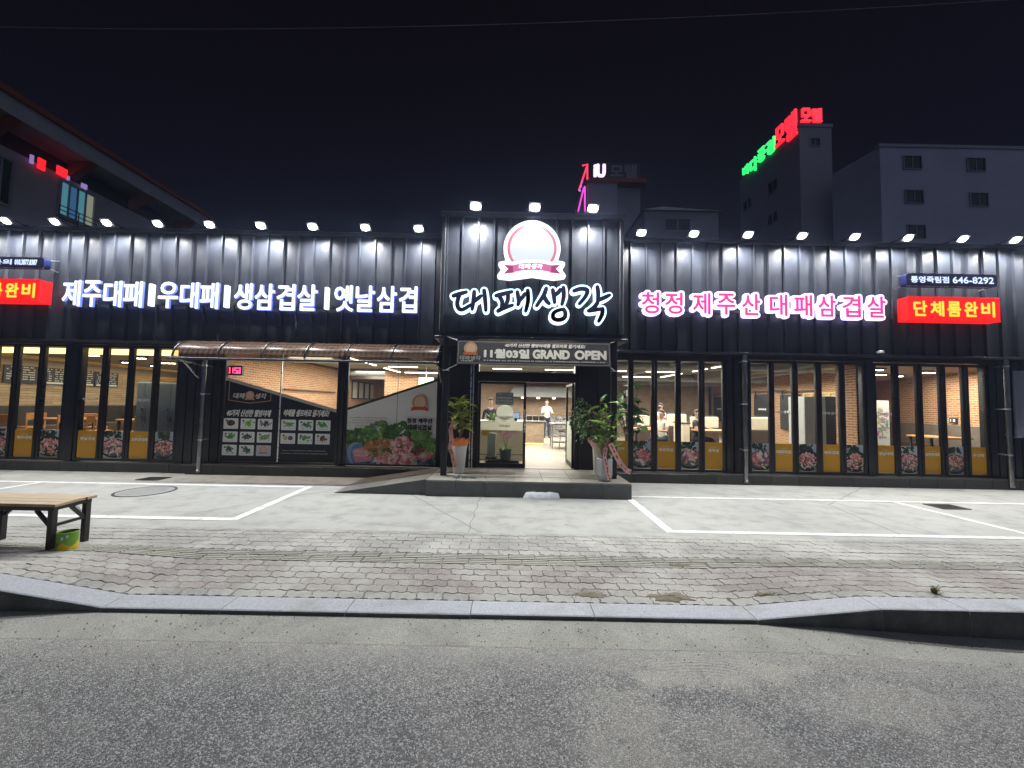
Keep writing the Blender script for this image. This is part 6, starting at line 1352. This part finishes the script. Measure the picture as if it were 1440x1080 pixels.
def ruffle(par, ctr, r0, r1, h, mt, seed, name='wrap', n=26):
    q = random.Random(seed); b = MB(); vs = []
    for i in range(5):
        u = i/4; vs += [(ctr[0]+lerp(r0, r1, u)*(1+.16*u*math.sin(k_*2.4+seed)+.05*q.uniform(-1, 1)*u)*math.cos(2*PI*k_/n), ctr[1]+lerp(r0, r1, u)*(1+.16*u*math.cos(k_*1.9))*math.sin(2*PI*k_/n), ctr[2]+h*u+.03*u*math.sin(k_*2.1+seed)) for k_ in range(n)]
    b.add(vs, [(i*n+k_, i*n+(k_+1)%n, (i+1)*n+(k_+1)%n, (i+1)*n+k_) for i in range(4) for k_ in range(n)]); b.build(name, mt, par, 50)
# tall white pot with a rubber plant left of the door
YP = 7.75; x = FX(645.5, YP, 640); zb = PZ
t = thing('potted_plant', 'tall white pot with a yellow-green leafy plant and orange wrap beside the left entrance post', 'potted plant', (x, YP, zb), 'opening gift plants at the entrance')
MB().lathe([(.105, 0), (.112, .01), (.150, .50), (.162, .505), (.162, .535), (.148, .54), (.14, .48)], (x, YP, zb), 28).build('pot', m_pot, t, 40); MB().lathe([(0, .49), (.14, .485)], (x, YP, zb), 20).build('soil', m_soil2, t)
ruffle(t, (x, YP, zb+.50), .15, .20, .16, m_orgw, 3)
tr = MB(); tr.tube([(x, YP, zb+.48), (x+.01, YP, zb+.75), (x+.03, YP-.01, zb+1.0)], [.022, .018, .012], 8); BR = []
for i in range(7):
    a = i*2.4; p = (x+.01+.02*math.cos(a), YP+.02*math.sin(a), zb+.72+.06*i); e_ = (x+.22*math.cos(a)*(.6+.4*(i%2)), YP+.16*math.sin(a), zb+1.0+.07*i); tr.tube([p, ((p[0]+e_[0])/2, (p[1]+e_[1])/2, (p[2]+e_[2])/2+.03), e_], [.012, .009, .005], 6); BR.append((p, e_))
tr.build('stem', m_bark, t, 50); me = leaf_mesh(.235, .115, m_lfy)
q = random.Random(4)
for p, e_ in BR:
    for k_ in range(12):
        u = q.uniform(.40, 1.08); a = q.uniform(0, 2*PI); pp = [lerp(p[i], e_[i], u) for i in range(3)]; add_leaf(t, me, pp, a, q.uniform(-.3, .9), q.uniform(-.5, .5), q.uniform(.65, 1.15))
ribbon_strip(t, [(x-.09, YP-.19, zb+1.02), (x-.15, YP-.2, zb+.85), (x-.12, YP-.22, zb+.66), (x-.15, YP-.21, zb+.5), (x-.10, YP-.19, zb+.38), (x-.08, YP-.18, zb+.25), (x-.04, YP-.18, zb+.14)], .085, pm('orange_ribbon', (.78,.40,.30), (.82,.46,.36), 7, .4), seed=5)
# right of the door: faceted pot in front, white pot and a dark bushy plant behind
YP2 = 7.20; x = FX(850, YP2, 660)
t = thing('potted_plant', 'faceted grey-white pot with bright green leaves and a pink ribbon at the platform edge', 'potted plant', (x, YP2, zb), 'opening gift plants at the entrance')
MB().lathe([(.105, 0), (.115, .008), (.150, .11), (.152, .40), (.145, .41), (.135, .40), (.13, .35)], (x, YP2, zb), 8, ph=.2).build('pot', m_potg, t); MB().lathe([(0, .36), (.13, .355)], (x, YP2, zb), 16).build('soil', m_soil2, t)
tr = MB(); BR = []
for i in range(11):
    a = i*2.1; p = (x+.04*math.cos(a), YP2+.04*math.sin(a), zb+.36+.02*i); e_ = (x+.05+.24*math.cos(a)*(.5+.5*((i*3) % 4)/3), YP2+.15*math.sin(a), zb+.62+.088*i); tr.tube([p, ((p[0]+e_[0])/2-.01, (p[1]+e_[1])/2, (p[2]+e_[2])/2+.04), e_], [.012, .009, .005], 6); BR.append((p, e_))
tr.build('stem', m_bark, t, 50); me = leaf_mesh(.215, .09, m_lfg, .3, .2)
for p, e_ in BR:
    for k_ in range(8):
        u = q.uniform(.5, 1.05); pp = [lerp(p[i], e_[i], u) for i in range(3)]; add_leaf(t, me, pp, q.uniform(0, 2*PI), q.uniform(-.2, 1.1), q.uniform(-.5, .5), q.uniform(.6, 1.15))
ribbon_strip(t, [(x-.02, YP2-.17, zb+.62), (x-.05, YP2-.19, zb+.45), (x-.0, YP2-.18, zb+.3), (x+.02, YP2-.165, zb+.16), (x+.06, YP2-.165, zb+.05)], .075, m_pinkw, seed=7); ribbon_strip(t, [(x+.06, YP2-.18, zb+.70), (x+.14, YP2-.22, zb+.52), (x+.22, YP2-.24, zb+.36), (x+.33, YP2-.25, zb+.24), (x+.42, YP2-.22, zb+.20)], .09, m_pinkw, seed=9)
YP3 = 7.62; x = FX(843, YP3, 650)
t = thing('potted_plant', 'white pot with pink wrap and a dark spreading plant partly hidden behind the faceted pot', 'potted plant', (x, YP3, zb), 'opening gift plants at the entrance')
MB().lathe([(.10, 0), (.105, .01), (.135, .55), (.145, .56), (.145, .59), (.13, .59)], (x, YP3, zb), 26).build('pot', pm('cream_pot', (.62,.58,.46), (.68,.64,.52), 5, .4), t, 40)
ruffle(t, (x, YP3, zb+.56), .14, .22, .17, m_pinkw, 5)
tr = MB(); tr.tube([(x, YP3, zb+.5), (x-.03, YP3, zb+.9), (x-.06, YP3, zb+1.15)], [.024, .02, .014], 8); BR = []
for i in range(13):
    a = i*2.4; rr = .25+.12*((i*5) % 4)/3; p = (x-.04, YP3, zb+.85+.03*i); e_ = (x-.20+rr*1.15*math.cos(a), YP3+.24*math.sin(a), zb+1.06+.17*math.sin(i*1.7)); BR.append((p, e_)); tr.tube([p, ((p[0]+e_[0])/2, (p[1]+e_[1])/2, max(p[2], e_[2])+.05), e_], [.010, .008, .004], 6)
BR.append(((x-.1, YP3, zb+1.3), (x-.44, YP3-.02, zb+1.52))); tr.tube([(x-.05, YP3, zb+1.15), (x-.2, YP3, zb+1.38), (x-.44, YP3-.02, zb+1.54)], [.012, .008, .004], 6)
tr.build('stem', m_bark, t, 50); b = MB(); b0 = leaf_mesh(.075, .042, m_lfd); lv = [v.co.copy() for v in b0.vertices]; lf = [tuple(p.vertices) for p in b0.polygons]
for bi, (p, e_) in enumerate(BR):
    for k_ in range(70 if bi < 13 else 26):
        u = q.uniform(.55, 1.08) if bi < 13 else q.uniform(.65, 1.05); sp_ = .075 if bi < 13 else .05
        c_ = Vector([lerp(p[i], e_[i], u)+q.gauss(0, sp_*(1 if i < 2 else 1.1)) for i in range(3)])-Vector((0, 0, .10*q.random())); M = Matrix.LocRotScale(c_, (Matrix.Rotation(q.uniform(0, 6.28), 3, 'Z') @ Matrix.Rotation(q.uniform(-1.2, .6), 3, 'X') @ Matrix.Rotation(q.uniform(-.8, .8), 3, 'Y')).to_quaternion(), Vector((1, 1, 1))*q.uniform(.65, 1.2)); b.add([M @ v for v in lv], lf)
tag(b.build('foliage', pm('small_leaf', (.06,.13,.045), (.17,.27,.09), 26, .42), t, 70), kind='stuff')
x2, z2 = FP(847, 594, 7.42); fl_ = MB(); gl = MB()
for i in range(46):
    c_ = (x2+q.gauss(0, .075), 7.42+q.gauss(0, .04), z2+q.gauss(0, .075)); 
    for k_ in range(5): a = 2*PI*k_/5+i; fl_.add([c_, (c_[0]+.028*math.cos(a), c_[1]-.012, c_[2]+.028*math.sin(a)), (c_[0]+.03*math.cos(a+.7), c_[1]-.008, c_[2]+.03*math.sin(a+.7))], [(0,1,2)])
fl_.tube([(x2, 7.42, z2-.10), (x2-.03, 7.5, z2-.35), (x2-.02, 7.6, zb+.58)], .012, 6)
tb2 = tag(fl_.build('flower_bow', pm('coral_petal', (.62,.22,.14), (.72,.34,.22), 14, .6), t), kind='stuff'); tb2['label'] = 'coral and orange flower bow tied to the plant'
# big leafy plant just inside the glass
YP4 = 9.35; x = FX(884, YP4, 600)
t = thing('potted_plant', 'large dark glossy fiddle-leaf plant standing inside the window next to the entrance', 'potted plant', (x, YP4, FZ0)); MB().lathe([(.15, 0), (.20, .02), (.24, .42), (.25, .43), (.25, .46), (.23, .46)], (x, YP4, FZ0), 26).build('pot', m_pot, t, 40); MB().lathe([(0, .42), (.23, .415)], (x, YP4, FZ0), 20).build('soil', m_soil2, t)
tr = MB(); BR = []
for i in range(9):
    a = i*2.4; p = (x+.03*math.cos(a), YP4+.03*math.sin(a), FZ0+.42); e_ = (x+.28*math.cos(a), YP4+.18*math.sin(a), FZ0+.95+.155*i*.75); tr.tube([p, (lerp(p[0], e_[0], .4), lerp(p[1], e_[1], .4), lerp(p[2], e_[2], .6)), e_], [.018, .014, .008], 6); BR.append((p, e_))
tr.build('stem', m_bark, t, 50); me = leaf_mesh(.34, .22, m_lfd, .2, .35, .4)
for p, e_ in BR:
    for k_ in range(7): u = q.uniform(.5, 1.03); pp = [lerp(p[i], e_[i], u) for i in range(3)]; add_leaf(t, me, pp, q.uniform(0, 2*PI), q.uniform(-.2, 1.0), q.uniform(-.4, .4), q.uniform(.7, 1.15))
# inside the closed leaf: vase of greens, orchid
x, _ = FP(691, 640, 9.0); t = thing('flower_vase', 'pale green square vase of greens with a yellow flower behind the door glass', 'vase', (x, 9.0, FZ0)); b = MB(); b.bbox(x-.10, x+.10, 8.92, 9.12, FZ0+.17, .98, .012); b.build('vase', pm('pale_green_vase', (.42,.50,.40), (.48,.56,.46), 5, .4), t); MB().bbox(x-.13, x+.13, 8.9, 9.15, FZ0+.001, FZ0+.168, .01).build('stand', m_brown, t)
b = MB(); lv2 = leaf_mesh(.16, .04, m_lfg, .2, .3); l2 = [v.co.copy() for v in lv2.vertices]; lf2 = [tuple(p.vertices) for p in lv2.polygons]
for k_ in range(90):
    M = Matrix.LocRotScale(Vector((x+.04+q.gauss(0, .07), 9.0+q.gauss(0, .05), .98+q.uniform(.0, .38))), (Matrix.Rotation(q.uniform(0, 6.28), 3, 'Z') @ Matrix.Rotation(q.uniform(.2, 1.3), 3, 'X')).to_quaternion(), Vector((1, 1, 1))); b.add([M @ v for v in l2], lf2)
tag(b.build('greens', m_lfg, t, 70), kind='stuff'); b = MB()
fxx, fzz = FP(683, 608, 8.98)
for k_ in range(12): a = 2*PI*k_/12; b.add([(fxx, 8.95, fzz), (fxx+.10*math.cos(a), 8.96, fzz+.075*math.sin(a)), (fxx+.10*math.cos(a+.45), 8.965, fzz+.075*math.sin(a+.45))], [(0,1,2)])
b.tube([(fxx, 8.97, fzz), (x-.05, 9.0, .97)], .008, 5); b.build('yellow_flower', pm('yellow_petal', (.70,.38,.03), (.78,.48,.05), 9, .6), t)
x, _ = FP(711, 640, 8.85); t = thing('orchid', 'pink orchid in a dark green pot on a low stand behind the door glass', 'potted plant', (x, 8.85, FZ0)); MB().lathe([(.09, .12), (.12, .125), (.14, .33), (.15, .335), (.15, .36), (.13, .36)], (x, 8.85, FZ0), 22).build('pot', pm('dark_green_pot', (.06,.09,.07), (.08,.11,.09), 5, .4), t, 40)
MB().bbox(x-.42, x+.30, 8.72, 9.0, FZ0+.001, FZ0+.118, .01).build('stand', m_dark, t); me = leaf_mesh(.26, .07, m_lfg, .3, .5)
for k_ in range(7): add_leaf(t, me, (x, 8.85, FZ0+.36), k_*.95, .4+.1*(k_ % 3), 0, .9)
b = MB(); fl_ = MB()
for s in (-1, .2, 1):
    P = [(x, 8.85, FZ0+.36), (x+.06*s, 8.84, FZ0+.62), (x+.16*s-.03, 8.80, FZ0+.78), (x+.30*s-.05, 8.76, FZ0+.74)]; b.tube(P, [.007, .006, .005, .004], 5)
    for k_ in range(9):
        u = 1.2+1.8*k_/8; i = min(2, int(u)); c_ = Vector(P[i]).lerp(Vector(P[i+1]), u-i)+Vector((q.gauss(0, .012), -.02, q.gauss(0, .02)))
        for m_ in range(5): a = 2*PI*m_/5+.3; fl_.add([c_, c_+Vector((.042*math.cos(a-.35), -.01, .042*math.sin(a-.35))), c_+Vector((.052*math.cos(a), -.014, .052*math.sin(a))), c_+Vector((.042*math.cos(a+.35), -.01, .042*math.sin(a+.35)))], [(0,1,2,3)])
b.build('stem', m_lfg, t, 50); tag(fl_.build('blossoms', pm('orchid_petal', (.62,.30,.44), (.72,.44,.56), 14, .6), t))
# weed at the kerb, camera dome, cables
x, y = GP(1314, 836, .05); z = gz(x, y); b = MB()
for k_ in range(26): M = Matrix.LocRotScale(Vector((x+q.gauss(0, .012), y+q.gauss(0, .01), z-.004)), (Matrix.Rotation(q.uniform(0, 6.28), 3, 'Z') @ Matrix.Rotation(q.uniform(.5, 1.45), 3, 'X')).to_quaternion(), Vector((.35, .55, .5))*q.uniform(.6, 1.1)); b.add([M @ v for v in l2], lf2)
tag(b.build('weed', pm('dry_weed', (.12,.11,.04), (.20,.17,.07), 20, .8), loc=(x, y, z)), 'small dry brown weed tuft growing behind the raised kerb', 'weed')
x, z = FP(1237, 497, 8.52); t = thing('security_camera', 'small white dome security camera under the drip edge by the brick room windows', 'camera', (x, 8.52, z)); MB().lathe([(.058, 0), (.066, .012), (.062, .05), (.04, .06), (0, .061)], (x, 8.50, z), 20).build('housing', m_white, t, 40); MB().ball((x, 8.50, z), .048, .048, .045, 14, 8).build('dome', pm('dome_black', (.006,.006,.008), None, 4, .1), t, 60); MB().box(x-.02, x+.02, 8.50, 8.70, z+.02, z+.045).build('arm', m_white, t)
YW = 13.0; P = [FP(px, py, YW) for px, py in ((-150, 34), (0, 38), (215, 41), (430, 40), (640, 36), (840, 29.5), (1050, 20.5), (1250, 10), (1440, -2), (1600, -13))]
P = smooth_path(P, 4); tag(MB().tube([(x, YW, z) for x, z in P], .012, 6).build('overhead_wire', pm('wire_grey', (.22,.20,.22), None, 5, .6), None, 60, loc=(0, YW, P[18][1])), 'thin overhead wire sagging across the night sky above everything', 'wire')
# ================================================================== buildings behind
m_con = pm('dark_render', (.30,.28,.29), (.37,.35,.36), .8, .85, bump=.2, bscale=12); m_pale = pm('pale_render', (.34,.34,.40), (.42,.42,.48), .35, .85); m_pale2 = pm('grey_render', (.26,.255,.27), (.31,.305,.32), .35, .85); m_rust = pm('rust_paint', (.20,.055,.03), (.26,.075,.04), 1.2, .7); m_eave = pm('pale_eave', (.30,.30,.31), (.36,.36,.37), 2, .8); m_wglass = pm('dark_glass', (.012,.013,.017), (.02,.021,.026), 1, .12); m_wfr = pm('window_trim_grey', (.22,.22,.24), (.27,.27,.29), 3, .6)
def bwin(par, c, ux, w_, h_, n, glass=None, frame=None, panes=2):
    """window on a wall: c centre, ux unit vector along the wall, n outward normal"""
    c, ux, n = Vector(c), Vector(ux).normalized(), Vector(n).normalized(); up = Vector((0, 0, 1)); f = MB()
    def bx(mb, a0, a1, z0, z1, d0, d1): mb.add([c+ux*a+up*z+n*d for d in (d0, d1) for a, z in ((a0, z0), (a1, z0), (a1, z1), (a0, z1))], [(0,1,2,3),(7,6,5,4),(0,4,5,1),(1,5,6,2),(2,6,7,3),(3,7,4,0)])
    t_ = .08
    bx(f, -w_/2-t_, w_/2+t_, -h_/2-t_, -h_/2, -.05, .10); bx(f, -w_/2-t_, w_/2+t_, h_/2, h_/2+t_, -.05, .10); bx(f, -w_/2-t_, -w_/2, -h_/2, h_/2, -.05, .10); bx(f, w_/2, w_/2+t_, -h_/2, h_/2, -.05, .10)
    for i in range(1, panes): a = -w_/2+w_*i/panes; bx(f, a-.03, a+.03, -h_/2, h_/2, -.02, .06)
    o = f.build('window', frame or m_wfr, par)
    for i in range(panes): g = MB(); a0, a1 = -w_/2+w_*i/panes+(.031 if i else 0), -w_/2+w_*(i+1)/panes-(.031 if i < panes-1 else 0); bx(g, a0+.001, a1-.001, -h_/2+.001, h_/2-.001, .0, .02); g.build('pane', glass[i] if isinstance(glass, list) else (glass or m_wglass), o)
    return o
# ---- left: warehouse-like block with rust roof brackets
XL, Y0, Y1, ZL = -18.9, 12.6, 22.3, 12.3
t = thing('office_building', 'dark building with a rust red roof edge and one lit window, behind the white letters', 'building', (XL-5, 18, 0))
MB().box(XL-10, XL, Y0-4, Y1, 0, ZL-1.5).build('wall', m_con, t)
MB().box(XL-10, XL+1.0, Y0-4, Y1, ZL-.75, ZL-.12).build('eave', m_eave, t); MB().box(XL-10, XL+1.12, Y0-4, Y1+.1, ZL-.118, ZL+.10).build('roof_edge', m_rust, t); MB().box(XL-10, XL-.25, Y0-4, Y1, ZL-1.499, ZL-.751).build('recessed_band', m_dark, t)
for y in (13.4, 16.0, 18.6, 21.2): b = MB(); b.add([(XL-.0, y-.16, ZL-.76), (XL+.98, y-.16, ZL-.76), (XL+.0, y-.16, ZL-1.5), (XL-.0, y+.16, ZL-.76), (XL+.98, y+.16, ZL-.76), (XL+.0, y+.16, ZL-1.5)], [(0,1,2),(5,4,3),(0,3,4,1),(1,4,5,2),(2,5,3,0)]); b.build('roof_bracket', m_rust, t)
m_teal = emi('teal_window', (.10,.34,.42), .55, (.1,.2,.2)); m_teal2 = emi('blue_window', (.05,.17,.36), .5, (.1,.2,.2)); m_warmw = emi('warm_window', (.40,.44,.30), .5, (.2,.2,.2))
def lw(px0, px1, py0, py1, glass, panes):
    # on the side wall plane x = XL
    def at(px, py): d = ray(px, py); s = XL/d.x; return d.y*s, CAMZ+d.z*s
    ya, z1 = at(px0, (py0)); yb, _ = at(px1, py0); _, z0 = at((px0+px1)/2, py1); _, z1 = at((px0+px1)/2, py0)
    return bwin(t, (XL, (ya+yb)/2, (z0+z1)/2), (0, 1, 0), yb-ya, z1-z0, (1, 0, 0), glass, None, panes)
lw(84, 132, 266, 312, [m_teal, m_teal2, m_teal, m_warmw], 4); lw(-14, 16, 222, 285, None, 2)
rb = MB(); xx = XL+.3
def at2(px, py, X): d = ray(px, py); s = X/d.x; return d.y*s, CAMZ+d.z*s
for z in (.18, .36, .54, .72): y0, zz = at2(82, 312, xx); y1, _ = at2(136, 312, xx); rb.tube([(xx, y0, zz+z), (xx, y1, zz+z)], .02, 6)
for k_ in range(3): y = lerp(y0, y1, k_/2); rb.box(XL+.101, xx+.02, y-.02, y+.02, zz+.10, zz+.14); rb.tube([(xx, y, zz+.0), (xx, y, zz+.74)], .02, 6)
rb.build('window_rail', m_dark, t)
st = thing('sign_reflection', 'small glowing red letters on the dark building at the photo edge', 'sign', (XL+.15, 15.5, 10)); ms = emi('red_glow', (1, .02, .03), 1.1, (.3,.02,.02)); mv = emi('violet_glow', (.42,.30,.75), .6, (.2,.2,.2))  # glowing blocks painting the reflection of a red sign
for px0, px1, py0, py1, mm in ((53.5, 62, 221, 241, ms), (80, 93, 232, 251, ms), (42.5, 45.5, 217, 231, mv), (94, 96.5, 247, 254, mv), (114.5, 117, 257, 265, mv), (119, 121, 259, 267, mv)):
    y0, z1 = at2(px0, py0, XL+.12); y1, z0 = at2(px1, py1, XL+.12); b = MB(); n = 2 if px1-px0 > 6 else 1
    if n == 2:
        for k_ in range(2): a, c_ = lerp(y0, y1, .52*k_), lerp(y0, y1, .48+.52*k_); b.box(XL+.101, XL+.17, a, c_, z0, lerp(z0, z1, .46)); b.box(XL+.101, XL+.17, a, c_, lerp(z0, z1, .54), z1)
    else: b.box(XL+.101, XL+.17, y0, y1, z0, z1)
    b.build('letter', mm, st)
# ---- iu motel
Y = 42.0; x0, z1 = FP(826, 257, Y); x1, _ = FP(904, 257, Y)
t = thing('motel_building', 'pale narrow motel tower with an orange roof band behind the entrance tower', 'motel', ((x0+x1)/2, Y+3, 0)); xm = FP(868, 260, Y)[0]
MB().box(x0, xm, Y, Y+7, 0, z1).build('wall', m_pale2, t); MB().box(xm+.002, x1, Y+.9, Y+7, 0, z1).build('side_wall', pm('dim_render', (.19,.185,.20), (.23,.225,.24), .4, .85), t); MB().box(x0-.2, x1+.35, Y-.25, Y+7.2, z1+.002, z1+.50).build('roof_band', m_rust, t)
sg = thing('motel_sign', 'rooftop motel sign with lit letters iU and unlit grey 모텔', 'sign', ((x0+x1)/2, Y, z1+.8)); zb, zt = FZ(865, 249, Y)-.0, FZ(865, 229, Y); zb = z1+.51
sx0, sx1 = FX(832, Y, 240), FX(900, Y, 240); MB().box(sx0, sx1, Y+.05, Y+.4, zb, zt).build('casing', m_dark, sg)
b = MB(); put_text(b, 'iU', FX(834.5, Y, 240), FX(852, Y, 240), zb+.1, zt-.1, Y+.02, .12, depth=.02); b.build('lettering', emi('iu_white', (.82,.62,1.0), 1.6), sg)
b = MB(); put_text(b, '모텔', FX(858, Y, 240), FX(896, Y, 240), zb+.15, zt-.15, Y+.02, .05, depth=.02); b.build('lettering', pm('unlit_letter', (.18,.17,.19), (.22,.21,.23), 3, .6), sg)
b = MB(); nb = thing('neon_trim', 'red and magenta neon tubes up the edge of the narrow motel tower', 'neon light', (x0, Y, 6)); m_mag = emi('neon_magenta', (.75,.05,.55), 1.3); m_nr = emi('neon_red', (1, .03, .10), 1.3)
def N3(px, py, dy=-.3): x, z = FP(px, py, Y+dy); return (x, Y+dy, z)
MB().tube([N3(822.5, 262), N3(822.5, 297)], .09, 6).build('tube', m_mag, nb); MB().tube([N3(821, 264), N3(813, 297)], .09, 6).build('tube', m_mag, nb); MB().tube([N3(819, 233), N3(826, 231), N3(826, 252)], .10, 6).build('tube', m_nr, nb); MB().tube([N3(826, 232), N3(814, 268)], .10, 6).build('tube', m_nr, nb)
b = MB(); 
for p in ((817, 262), (815.5, 268), (818.5, 256)): b.ball(N3(*p), .12, .12, .12, 8, 5)
b.build('bulb', m_lw, nb)
x0, z1 = FP(906, 291, 36); x1, _ = FP(1010, 291, 36); t = thing('low_building', 'low dim building with a shallow roof between the two motels', 'building', ((x0+x1)/2, 39, 0)); MB().box(x0, x1, 36, 43, 0, z1-.4).build('wall', pm('dim_render', (.2,.2,.2)), t)
b = MB(); b.add([(x0-.3, 35.7, z1-.4), (x1+.3, 35.7, z1-.4), (x1+.3, 43, z1-.4), (x0-.3, 43, z1-.4), (lerp(x0, x1, .3), 37, z1+.6), (lerp(x0, x1, .45), 42, z1+.6)], [(0,1,4),(1,2,5,4),(2,3,5),(3,0,4,5)]); b.build('roof', m_con, t); bwin(t, (lerp(x0, x1, .45), 36, z1-1.7), (1, 0, 0), 2.4, 1.1, (0, -1, 0))
# ---- sea view motel, corner on
Y = 40.0; c0 = FP(1124, 180, Y); c1 = FP(1169, 178, Y); zt = (c0[1]+c1[1])/2
t = thing('motel_building', 'tall dim motel block with green and red rooftop letters behind the pink-letter wing', 'motel', (c0[0], Y+4, 0))
FAR = (FP(1041, 250, 50)[0], 50.0)
b = MB(); P = [(c0[0], Y), (c1[0], Y), (c1[0]+2, 50), FAR]; b.add([(x, y, z) for z in (0, zt) for x, y in P], [(4,5,6,7),(0,1,5,4),(1,2,6,5),(2,3,7,6),(3,0,4,7)]); b.build('wall', m_pale2, t)
ul = Vector((FAR[0]-c0[0], FAR[1]-Y, 0)); LL = ul.length; ul.normalize(); nl = Vector((-ul.y, ul.x, 0)); 
if nl.x > 0: nl = -nl
MB().box(c0[0]-.1, c1[0]+.1, Y-.1, Y+2, zt+.002, zt+.35).build('parapet', m_pale2, t)
xx, zz = FP(1146, 200, Y); bwin(t, (xx, Y, zz), (1, 0, 0), .95, .75, (0, -1, 0))
for a, z in ((4.0, zt-4.2), (4.1, zt-8.0), (8.6, zt-4.0)): p = Vector((c0[0], Y, z))+ul*a; bwin(t, p, ul, 1.6, 1.2, nl)
sg = thing('rooftop_sign', 'green and red lit rooftop letters reading 바다풍경모텔 along the dim motel block', 'sign', (c0[0], Y, zt+.4)); mg = emi('neon_green', (.03,.9,.16), 1.3); mrd = emi('neon_red_letter', (1, .015, .03), 1.5)
SGN = [('바', 1043.5, 1052, 231, 247), ('다', 1053.5, 1063, 221, 243), ('풍', 1064, 1075, 207, 228), ('경', 1076, 1088, 195, 218), ('모', 1089, 1101, 176, 204), ('텔', 1103, 1119, 158, 196)]
def lpt(px, py):                                                    # on the long oblique side, just proud of it
    d = ray(px, py); o_ = Vector((c0[0], Y, 0))+nl*.25; s = o_.dot(nl)/(d.dot(nl)-0) if abs(d.dot(nl)) > 1e-6 else 1; s = (o_-Vector((0, 0, 0))).dot(nl)/d.dot(nl); p = d*s; return (p-o_).dot(ul), CAMZ+p.z
o_ = Vector((c0[0], Y, 0))+nl*.25; rail = MB()
for s, p0, p1, q0, q1 in SGN:
    a0, a1 = lpt(p1, (q0+q1)/2)[0], lpt(p0, (q0+q1)/2)[0]; pm2 = (p0+p1)/2; z1 = lpt(pm2, q0+1)[1]; z0 = lpt(pm2, q1-1)[1]
    b = MB(); put_text(b, s, 0, a1-a0, z0, z1, 0, .03, depth=.25); b.v = [tuple(o_+ul*(a1-v[0])+nl*(-v[1])+Vector((0, 0, v[2]))) for v in b.v]; b.build('letter', mg if s in '바다풍경' else mrd, sg)
x0, x1 = FX(1126, Y-.1, 162), FX(1157, Y-.1, 162); z1, z0 = FZ(1141, 152, Y-.1), FZ(1141, 171, Y-.1)
for i, s in enumerate('모텔'): b = MB(); a = lerp(x0, x1, .5*i); put_text(b, s, a+.05, a+(x1-x0)/2-.05, z0, z1, Y-.15, .03, depth=.25); b.build('letter', mrd, sg)
MB().box(x0, x1, Y+.12, Y+.3, z0-.15, z1+.1).build('backing', m_dark, sg)
b = MB(); [b.beam((lerp(x0, x1, u), Y+.2, zt+.352), (lerp(x0, x1, u), Y+.2, z0-.15), .1, .1) for u in (.1, .5, .9)]; b.build('support', m_dark, sg)
# ---- apartment block on the right
Y = 34.0; x0, zt = FP(1237, 207, Y); x1, _ = FP(1700, 207, Y)
t = thing('apartment_building', 'pale grey apartment block with dark windows rising behind the red sign', 'apartment block', ((x0+x1)/2, Y+5, 0)); xb = FP(1170, 250, 38.2)[0]
b = MB(); P = [(x0, Y), (x1, Y), (x1, 38.2), (xb, 38.2)]; b.add([(x, y, z) for z in (0, zt) for x, y in P], [(4,5,6,7),(0,1,5,4),(1,2,6,5),(2,3,7,6),(3,0,4,7)]); b.build('wall', m_pale, t)
b = MB(); b.box(x0-.15, x1, Y-.12, Y+.3, zt+.002, zt+.28); b.build('parapet', m_pale2, t)
for px, py in ((1282.5, 229), (1372, 232), (1285, 277), (1376, 281), (1288, 326), (1470, 236), (1474, 286)):
    x, z = FP(px, py, Y); bwin(t, (x, Y, z), (1, 0, 0), 1.55, 1.15, (0, -1, 0))
# ================================================================== thin night haze round the whole scene
b = MB(); b.box(-70, 70, -26, 72, -1.4, 36); hz = tag(b.build('haze', pm('haze_air', (1, 1, 1)), None), kind='stuff')
ht = bpy.data.materials['haze_air'].node_tree; ho = ht.nodes['Material Output']
for l_ in list(ho.inputs['Surface'].links): ht.links.remove(l_)
pv = ht.nodes.new('ShaderNodeVolumePrincipled'); pv.inputs['Color'].default_value = (.50, .62, 1, 1); pv.inputs['Density'].default_value = .0009; pv.inputs['Anisotropy'].default_value = .7; ht.links.new(pv.outputs[0], ho.inputs['Volume'])
